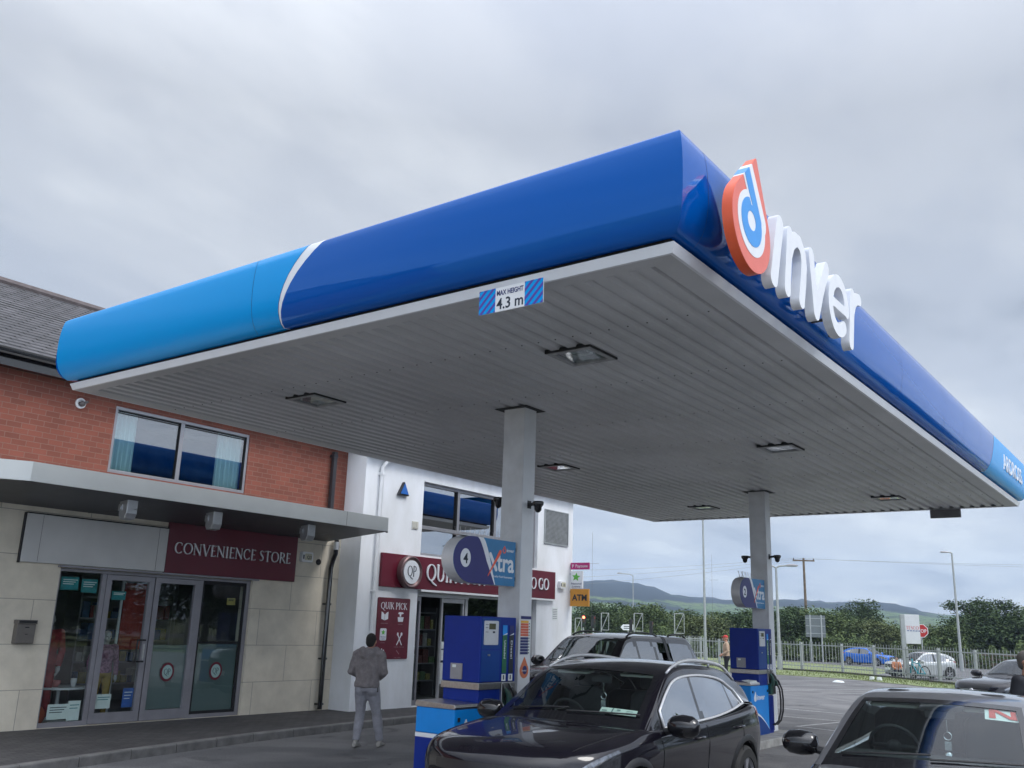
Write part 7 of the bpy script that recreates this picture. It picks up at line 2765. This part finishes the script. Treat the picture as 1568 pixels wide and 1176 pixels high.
# post and rail fence on the far side of the road
t = empty('post_and_rail_fence', (0, 72, 0), 0, 'weathered timber post and rail fence along the far side of the road', 'fence')
M_wood = mat('weathered_timber', (.16, .12, .085), .9, noise=.3, nscale=4)
a_, b_ = Vector((-75, 116, -.45)), Vector((30, 71, -.45))
d = (b_ - a_)
Lg = d.length
d.normalize()
m = MB()
for z in (.35, .75, 1.1):
    m.add([a_ + Vector((0, 0, z)), b_ + Vector((0, 0, z)), b_ + Vector((0, 0, z + .14)), a_ + Vector((0, 0, z + .14)), a_ + Vector((.03, .05, z + .14)), b_ + Vector((.03, .05, z + .14)), a_ + Vector((.03, .05, z)), b_ + Vector((.03, .05, z))],
          [(0, 1, 2, 3), (3, 2, 5, 4), (4, 5, 7, 6)])
under(m.build('rails', M_wood), t)
k = 0
while k * 2.6 < Lg and k < 95:
    p = a_ + d * (k * 2.6)
    m = MB(); m.box(-.08, .08, -.06, .06, 0, 1.35)
    o = m.build('post', M_wood); o.location = p + Vector((0, -.06, 0)); under(o, t)
    k += 1


# ------------------------------------------------------------------ lamps, poles and signs
def lamp_post(base, h, arm, rz, label, twin=False, r=.09, lean=0):
    t = empty('street_lamp', base, rz, label, 'street lamp', 'street lamps')
    m = MB(); m.tube([(0, 0, 0), (0, 0, h * .14), (0, 0, h * .141), (0, 0, h)], [r * 1.25, r * 1.25, r * .85, r * .5], 10); m.build('pole', M_galv, t, smooth=True, auto=40)
    for s in ((1, -1) if twin else (1,)):
        m = MB(); m.tube([(0, 0, h - .03), (s * arm * .3, 0, h + .12 * arm), (s * arm, 0, h + .18 * arm)], r * .42, 8); m.build('arm', M_galv, t)
        m = MB()
        c = s * (arm + .28)
        m.loft([[Vector((c + x * w, y * w, h + .18 * arm + zz_)) for x, y in ((-.33, -.09), (-.1, -.15), (.25, -.13), (.33, 0), (.25, .13), (-.1, .15), (-.33, .09))] for zz_, w in ((-.05, .75), (0, 1), (.06, .8), (.09, .3))])
        m.build('lamp_head', M_alu, t, smooth=True, auto=40)
    return t


lamp_post((-24.9, 54.0, -.3), 9.05, .35, R(10), 'tallest street lamp, just left of the far canopy column', r=.10)
lamp_post((-18.5, 49.25, .0), 5.35, .55, R(20), 'street lamp right of the far canopy column with heads on both sides', twin=True, r=.11)
lamp_post((-15.8, 80.5, -.45), 9.0, .3, R(180 + 30), 'leaning looking street lamp in front of the big tree on the right', r=.13)
lamp_post((-58.9, 106.4, -.45), 9.0, 1.5, R(200), 'thin street lamp with a long left arm against the hill', r=.10)

up = empty('utility_pole', (-35.5, 103, -.45), 0, 'wooden utility pole with a crossarm rising above the hedge', 'pole')
m = MB(); m.tube([(0, 0, 0), (0, 0, 10.6)], [.17, .12], 10); m.build('pole', M_wood, up)
m = MB(); m.box(-1.2, 1.2, -.06, .06, 10.25, 10.4); o_ = m.build('crossarm', M_wood, up); o_.rotation_euler = (0, 0, R(35))
for x in (-1.1, 0, 1.1):
    m = MB(); m.lathe([(0, 0), (.05, 0), (.06, .1), (.03, .2), (0, .2)], (x * .82, x * .57, 10.4), n=8); m.build('insulator', M_black, up)
for i, (ax, bx, by, bz, sag) in enumerate(((-1.0, 60, 125, 12, 1.5), (1.0, 62, 128, 10.6, 1.3), (-1.0, -75, 75, 7.6, .8), (0, -80, 80, 6.4, .8), (1.0, -78, 84, 5.4, .8))):
    a = Vector((-35.5 + ax * .82, 103 + ax * .57, 10.1)); b = Vector((bx, by, bz))
    m = MB(); m.tube([a.lerp(b, k / 24) - Vector((0, 0, 4 * sag * (k / 24) * (1 - k / 24))) for k in range(25)], .016, 4, False)
    tag(m.build('overhead_wire', M_galv), ['upper overhead wire running right from the utility pole', 'lower overhead wire running right from the utility pole', 'highest of the three overhead wires running left from the utility pole', 'middle one of the three overhead wires running left from the utility pole', 'lowest of the three overhead wires running left from the utility pole'][i], 'wire', 'overhead wires')

# back of a road sign on two posts
rs = empty('road_sign_back', (-28.5, 85, -.45), R(20), 'grey back of a road sign on two posts behind the palisade fence', 'sign')
m = MB(); m.box(-.85, .85, -.02, .02, 2.15, 4.05); m.build('sign_plate', mat('sign_back', (.17, .19, .20), .5, metal=.4, noise=.08), rs)
for x in (-.45, .5):
    m = MB(); m.tube([(x, -.06, 0), (x, -.06, 4.1)], .07, 8); m.build('post', M_galv, rs)
m = MB()
for z in (2.45, 3.1, 3.75): m.box(-.84, .84, -.05, -.022, z, z + .06)
m.build('stiffener', M_galv, rs)

# store totem sign and stop sign
ts = empty('store_sign', (-11.62, 47.05, 0), R(28), 'white TESCO sign board on a grey pole at the fence', 'sign')
m = MB(); m.box(-.12, .06, -.10, .10, 0, 2.95); m.build('pole', M_galv, ts, bevel=.01)
m = MB(); m.box(.062, .72, -.07, .07, 1.62, 2.95); m.build('sign_panel', mat('sign_white', (.62, .63, .66), .5, noise=.04), ts, bevel=.01)
F = (Vector((0, -.072, 0)), Vector((1, 0, 0)), Vector((0, 0, 1)), Vector((0, -1, 0)))
m = MB(); serif_into(m, 'TESCO', F, .10, 2.27, .15, 0, .004, .58, res=.06); m.build('lettering', mat('sign_red', (.55, .03, .05), .5, noise=.03), ts)
m = MB()
for k in range(5): m.prism([(.13 + k * .125, 2.19), (.22 + k * .125, 2.19), (.235 + k * .125, 2.225), (.145 + k * .125, 2.225)], F, 0, .003)
m.build('blue_dashes', mat('dash_blue', (.01, .06, .25), .5, noise=.03), ts)
st = empty('stop_sign', (-14.75, 64.0, -.45), R(15), 'red octagonal stop sign half hidden behind the white store sign', 'sign')
m = MB(); m.tube([(0, .05, 0), (0, .05, 3.2)], .04, 8); m.build('post', M_galv, st)
F = (Vector((0, 0, 2.8)), Vector((1, 0, 0)), Vector((0, 0, 1)), Vector((0, -1, 0)))
m = MB(); m.prism(ngon(0, 0, .44, n=8, a0=PI / 8), F, -.02, 0); m.build('white_rim', M_lwhite, st)
m = MB(); m.prism(ngon(0, 0, .40, n=8, a0=PI / 8), F, 0, .004); m.build('red_face', mat('stop_red', (.45, .02, .02), .5, noise=.03), st)
m = MB(); text_into(m, 'STOP', F, 0, -.11, .30, .004, .008, width=.62, bold=.01); m.build('lettering', M_lwhite, st)

# braced sign frames, traffic lights and a direction sign beyond the shop
rtv = Vector((math.cos(YAW), math.sin(YAW), 0))


def sign_frame(base, w, z0, z1, label):
    t = empty('braced_frame', base, YAW, label, 'sign frame', 'white braced frames on posts')
    m = MB(); m.tube([(0, 0, 0), (0, 0, z1)], .035, 6); m.build('post', M_galv, t)
    m = MB()
    for a, b in (((0, z0), (w, z0)), ((0, z1), (w, z1)), ((w, z0), (w, z1)), ((.02, z0), (w - .02, z1))):
        m.tube([(a[0], 0, a[1]), (b[0], 0, b[1])], .022, 6)
    m.build('brace', M_galv, t)


sign_frame((-36.2, 57.0, -.4), .45, 1.95, 2.9, 'white braced frame on a post nearest the white shop corner')
sign_frame((-34.3, 57.4, -.4), .52, 2.15, 3.30, 'white braced frame on a post left of the thin street lamp')
sign_frame((-32.3, 58.5, -.4), .60, 2.15, 3.35, 'white braced frame on a post just right of the thin street lamp')
sign_frame((-29.6, 59.3, -.4), .66, 2.10, 3.40, 'white braced frame on a post nearest the tallest street lamp')


def traffic_light(base, h, label, lit=False, rz=0):
    t = empty('traffic_light', base, rz, label, 'traffic light', 'traffic lights at the junction')
    m = MB(); m.tube([(0, 0, 0), (0, 0, h)], .06, 8); m.build('pole', M_galv, t)
    m = MB(); m.box(-.17, .17, -.12, .12, h - .2, h + .75); m.build('housing', M_black, t, bevel=.02)
    cols = [(.9, .06, .02), (.25, .14, .02), (.02, .18, .05)]
    for k in range(3):
        mm = mat('signal_red_lit', (.6, .05, .02), .4, emis=(1, .12, .05), estr=6) if (k == 0 and lit) else mat('signal_off_%s' % 'rag'[k], tuple(c * .15 for c in cols[k]), .3, noise=.05)
        m = MB(); m.lathe([(0, -.135), (.10, -.13), (.105, -.12)], (0, 0, h + .58 - k * .29), 'Y', 14); m.build('lens', mm, t)


traffic_light((-41.0, 65.8, -.45), 2.55, 'traffic light showing red beside the white shop corner', True, R(38))
traffic_light((-38.6, 63.4, -.45), 2.5, 'dark traffic light just right of the lit red one', rz=R(90))
traffic_light((-35.4, 63.6, -.45), 2.3, 'dark traffic light beside the white direction sign', rz=R(120))
traffic_light((-34.0, 64.2, -.45), 2.2, 'dark traffic light between the two middle braced frames', rz=R(110))
ds = empty('direction_sign', (-36.7, 65.5, -.45), R(38), 'small white arrow direction sign on a post left of a traffic light', 'sign')
m = MB(); m.tube([(0, 0, 0), (0, 0, 2.7)], .04, 6); m.build('post', M_galv, ds)
F = (Vector((0, -.05, 2.45)), Vector((1, 0, 0)), Vector((0, 0, 1)), Vector((0, -1, 0)))
m = MB(); m.prism([(-.6, 0), (-.4, .22), (.4, .22), (.4, -.22), (-.4, -.22)], F, -.02, 0); m.build('arrow_board', M_lwhite, ds)
m = MB(); m.prism(rect(-.35, .04, .3, .10), F, 0, .004); m.prism(rect(-.35, -.10, .3, -.04), F, 0, .004); m.build('text_bars', M_ink, ds)


# ------------------------------------------------------------------ trees and hedges
def leafmat(name, col, col2):
    if name in MATS: return MATS[name]
    m = bpy.data.materials.new(name)
    m.use_nodes = True
    t = m.node_tree
    b = t.nodes['Principled BSDF']
    b.inputs['Roughness'].default_value = .9
    b.inputs['Specular IOR Level'].default_value = .05
    c = t.nodes.new('ShaderNodeTexCoord')
    n = t.nodes.new('ShaderNodeTexNoise')
    n.inputs['Scale'].default_value = .9
    n.inputs['Detail'].default_value = 6
    t.links.new(c.outputs['Object'], n.inputs['Vector'])
    r = t.nodes.new('ShaderNodeValToRGB')
    r.color_ramp.elements[0].position = .35
    r.color_ramp.elements[0].color = (*col, 1)
    r.color_ramp.elements[1].position = .65
    r.color_ramp.elements[1].color = (*col2, 1)
    t.links.new(n.outputs[0], r.inputs[0])
    t.links.new(r.outputs[0], b.inputs['Base Color'])
    MATS[name] = m
    return m


LM = [leafmat('leaves_dark', (.040, .066, .032), (.085, .12, .055)), leafmat('leaves_mid', (.062, .092, .040), (.12, .155, .065)), leafmat('leaves_olive', (.08, .10, .045), (.14, .165, .075))]
M_bark = mat('bark', (.07, .055, .04), .9, noise=.3, nscale=6, bump=.6)


def tree_mesh(seed, H, Rx, leafn=2600, leaf=.26, low=.12):
    rnd = random.Random(seed)
    blobs = []
    for k in range(22):
        a = rnd.uniform(0, 2 * PI)
        hh = rnd.uniform(low + .12, .90)
        rad = Rx * (1 - abs(hh - .45) * .9) * rnd.uniform(.25, .75)
        rr_ = Rx * rnd.uniform(.16, .42) * (1.1 - .45 * hh)
        blobs.append((rad * math.cos(a), rad * math.sin(a), hh * H, rr_))
    blobs.append((0, 0, H * .55, Rx * .55))
    blobs.append((rnd.uniform(-.2, .2) * Rx, rnd.uniform(-.2, .2) * Rx, H * .85, Rx * .28))
    cr = MB()
    tot = sum(b[3] ** 2 for b in blobs)
    for b in blobs:
        n = int(leafn * b[3] ** 2 / tot)
        for _ in range(n):
            v = Vector((rnd.gauss(0, 1), rnd.gauss(0, 1), rnd.gauss(0, 1))).normalized()
            q = rnd.uniform(.55, 1.05) if rnd.random() < .72 else rnd.uniform(1.0, 1.45)
            p = Vector((b[0], b[1], b[2])) + Vector((v.x, v.y, v.z * .8)) * b[3] * q
            if p.z < H * low * .5: continue
            s = leaf * rnd.uniform(.5, 1.25)
            e = Euler((rnd.uniform(-1, 1), rnd.uniform(-1, 1), rnd.uniform(0, 6.3))).to_matrix()
            cr.add([p + e @ Vector((-s, -s * .5, 0)), p + e @ Vector((0, -s * .7, s * .2)), p + e @ Vector((s, 0, 0)), p + e @ Vector((0, s * .6, s * .15))], [(0, 1, 2, 3)])
    tk = MB()
    tk.tube([(0, 0, 0), (.05 * Rx, .02 * Rx, H * .3), (-.03 * Rx, .04 * Rx, H * .6), (0, 0, H * .82)], [H * .030, H * .022, H * .013, H * .004], 8)
    for b in blobs[:9]:
        z0 = min(b[2] * .55, H * .6)
        tk.tube([(0, 0, z0), (b[0] * .5, b[1] * .5, (z0 + b[2]) / 2), (b[0], b[1], b[2])], [H * .012, H * .008, H * .003], 5)
    return cr, tk


protos = []
for sd, (H, Rx, lf, ln) in enumerate(((6.0, 3.6, 9000, .13), (5.4, 4.2, 9000, .13), (6.6, 3.2, 8500, .13), (5.0, 4.6, 9000, .13))):
    cr, tk = tree_mesh(20 + sd, H, Rx, lf, ln)
    protos.append((cr, tk, H, Rx))
cr, tk = tree_mesh(71, 8.2, 4.4, 11000, .14, .05)
protos.append((cr, tk, 8.2, 4.4))
tmesh = []
for (cr, tk, H, Rx) in protos:
    o1 = cr.build('crown', LM[0]); o2 = tk.build('trunk', M_bark)
    tmesh.append((o1.data, o2.data))
    bpy.data.objects.remove(o1); bpy.data.objects.remove(o2)


def polar(px, dist, z=-.45):
    """a point at a given distance on the bearing of a landmark seen from the road"""
    a = math.atan((px - 784) / 1408.94)
    ang = YAW - a
    return (-math.sin(ang) * dist, math.cos(ang) * dist, z)


TREES = [
    # bearing mark, distance, proto, scale, material, label
    (880, 150, 3, 1.0, 1, 'distant bushy tree just right of the white shop corner'),
    (918, 104, 0, 1.10, 0, 'dark bushy tree between the white shop corner and the first braced frame'),
    (945, 112, 1, 1.25, 0, 'broad dark tree behind the thin street lamp'),
    (985, 100, 0, 1.08, 1, 'mid green tree right of the thin street lamp'),
    (1012, 108, 2, 1.05, 1, 'taller round tree left of the tallest street lamp'),
    (1038, 98, 1, .80, 1, 'low bushy tree behind the rightmost braced frame'),
    (1058, 104, 2, .95, 1, 'narrow tree immediately left of the tallest street lamp'),
    (1085, 96, 3, .92, 2, 'olive bush immediately right of the tallest street lamp'),
    (1112, 108, 0, 1.0, 1, 'mid green tree left of the far pump'),
    (1140, 100, 1, 1.12, 0, 'dark tree behind the far pump number sign'),
    (1172, 104, 3, 1.18, 0, 'dark tree behind the far canopy column'),
    (1203, 97, 1, 1.12, 0, 'dark round tree left of the utility pole'),
    (1232, 106, 0, 1.16, 0, 'dark rounded tree at the foot of the utility pole'),
    (1262, 98, 3, 1.16, 1, 'tree behind the road sign back'),
    (1290, 104, 1, 1.12, 0, 'dark tree right of the road sign back'),
    (1313, 118, 2, 1.33, 0, 'tree with an upright crown rising against the hill'),
    (1325, 98, 3, .95, 2, 'low olive tree above the blue car'),
    (1352, 104, 1, .90, 1, 'low tree right of the blue car'),
    (1385, 96, 3, .80, 2, 'low hedge like tree behind the white store sign'),
    (1412, 100, 1, .86, 2, 'olive tree right of the stop sign'),
    (1440, 96, 3, .90, 1, 'tree between the stop sign and the big right hand tree'),
    (1478, 98, 4, .98, 0, 'biggest dark tree behind the right hand street lamp'),
    (1510, 102, 4, 1.02, 0, 'tall ragged tree right of the right hand street lamp'),
    (1545, 100, 0, 1.22, 0, 'dark tree near the right edge'),
    (1580, 104, 4, .95, 1, 'dark tree at the right edge'),
    (1620, 100, 1, 1.2, 0, 'tree just past the right edge'),
]
rnd = random.Random(4)
for (px, dist, pi, s, mi, lab) in TREES:
    t = empty('tree', polar(px, dist), rnd.uniform(0, 6.28), lab, 'tree', 'trees along the far side of the road')
    s_ = s * 1.0
    t.scale = (s_ * rnd.uniform(.95, 1.1), s_ * rnd.uniform(.95, 1.1), s_ * .76)
    for me, nm in zip(tmesh[pi], ('crown', 'trunk')):
        o = bpy.data.objects.new(nm, me)
        COL.objects.link(o)
        o.parent = t
        if nm == 'crown':
            o.material_slots[0].link = 'OBJECT'
            o.material_slots[0].material = LM[mi]

# rough hedge undergrowth below the trees
rnd = random.Random(9)
m = MB()
for k in range(22000):
    px = rnd.uniform(860, 1640)
    dist = rnd.uniform(91, 97)
    x, y, z = polar(px, dist)
    h = 1.9 + .5 * math.sin(px * .045) + .35 * math.sin(px * .13) + .3 * math.sin(px * .31)
    p = Vector((x, y, z + rnd.random() ** .7 * h))
    s = rnd.uniform(.08, .18)
    e = Euler((rnd.uniform(-1, 1), rnd.uniform(-1, 1), rnd.uniform(0, 6.3))).to_matrix()
    m.add([p + e @ Vector((-s, -s * .5, 0)), p + e @ Vector((0, -s * .7, s * .2)), p + e @ Vector((s, 0, 0)), p + e @ Vector((0, s * .6, s * .15))], [(0, 1, 2, 3)])
tag(m.build('hedge_undergrowth', LM[1]), 'tangled green hedge undergrowth below the trees', 'undergrowth', kind='stuff')
# grass tufts on the verge
m = MB()
rnd = random.Random(12)
for i in range(len(verge) - 1):
    a, b, c_, d_ = [Vector((*q, 0)) for q in (verge[i], verge[i + 1], fenceline[i + 1], fenceline[i])]
    area = (b - a).length * 4
    for k in range(int(area * 26)):
        u, v = rnd.random(), rnd.random()
        p = a.lerp(b, u).lerp(d_.lerp(c_, u), v)
        for q in range(2):
            an = rnd.uniform(0, 6.3)
            hh = rnd.uniform(.03, .11)
            dx, dy = math.cos(an) * .012, math.sin(an) * .012
            lx, ly = rnd.uniform(-.04, .04), rnd.uniform(-.04, .04)
            m.add([(p.x - dx, p.y - dy, .02 + .04 * v), (p.x + dx, p.y + dy, .02 + .04 * v), (p.x + lx, p.y + ly, .02 + hh + .04 * v)], [(0, 1, 2)])
tag(m.build('verge_grass', mat('grass_blades', (.13, .17, .045), .8, noise=.4, nscale=1.5)), 'short rough grass on the verge along the fence', 'grass', kind='stuff')

# tree belt on the far side of the road behind the photographer, closing the view that the windows reflect
for i in range(14):
    ang = R(-62 + i * 8)
    t = empty('tree', (66 * math.cos(ang) + 0, 66 * math.sin(ang) + 0, -.1), i * 1.1, 'tree off to the side of the forecourt, outside the picture', 'tree', 'trees behind the photographer')
    t.scale = (2.1, 2.1, .85)
    for me, nm in zip(tmesh[i % 4], ('crown', 'trunk')):
        o = bpy.data.objects.new(nm, me); COL.objects.link(o); o.parent = t

for i, (x, y) in enumerate(((9, 47), (17, 43), (25, 39), (34, 34), (43, 30), (52, 25))):  # unseen trees added to close a sky gap in the shop door reflections
    t = empty('tree', (x, y, -.1), i * 1.7, 'tree off to the side of the forecourt, outside the picture', 'tree', 'trees behind the photographer')
    t.scale = (1.5, 1.5, 1.15)
    for me, nm in zip(tmesh[i % 4], ('crown', 'trunk')):
        o = bpy.data.objects.new(nm, me); COL.objects.link(o); o.parent = t

# small debris on the asphalt
m = MB(); m.loft([[Vector((x, y, z)) for x, y, z in ((-12.9, 40.2, .01), (-12.5, 40.15, .01), (-12.45, 40.4, .01), (-12.85, 40.45, .01))], [Vector((x, y, z)) for x, y, z in ((-12.8, 40.25, .08), (-12.55, 40.25, .05), (-12.5, 40.35, .07), (-12.75, 40.4, .09))]])
tag(m.build('litter_bag', M_paper), 'crumpled white litter on the asphalt before the fence', 'litter')

# ------------------------------------------------------------------ distance haze
hz = MB(); hz.box(-3200, 3200, -3200, 3200, -3.0, 240)
M_hz = bpy.data.materials.new('haze_air')
M_hz.use_nodes = True
t_ = M_hz.node_tree
t_.nodes.clear()
o_ = t_.nodes.new('ShaderNodeOutputMaterial')
pv = t_.nodes.new('ShaderNodeVolumePrincipled')
pv.inputs['Color'].default_value = (.58, .74, 1.0, 1)
pv.inputs['Density'].default_value = .00036
pv.inputs['Anisotropy'].default_value = .2
t_.links.new(pv.outputs[0], o_.inputs['Volume'])
if HAZE: tag(hz.build('haze', M_hz), kind='stuff')
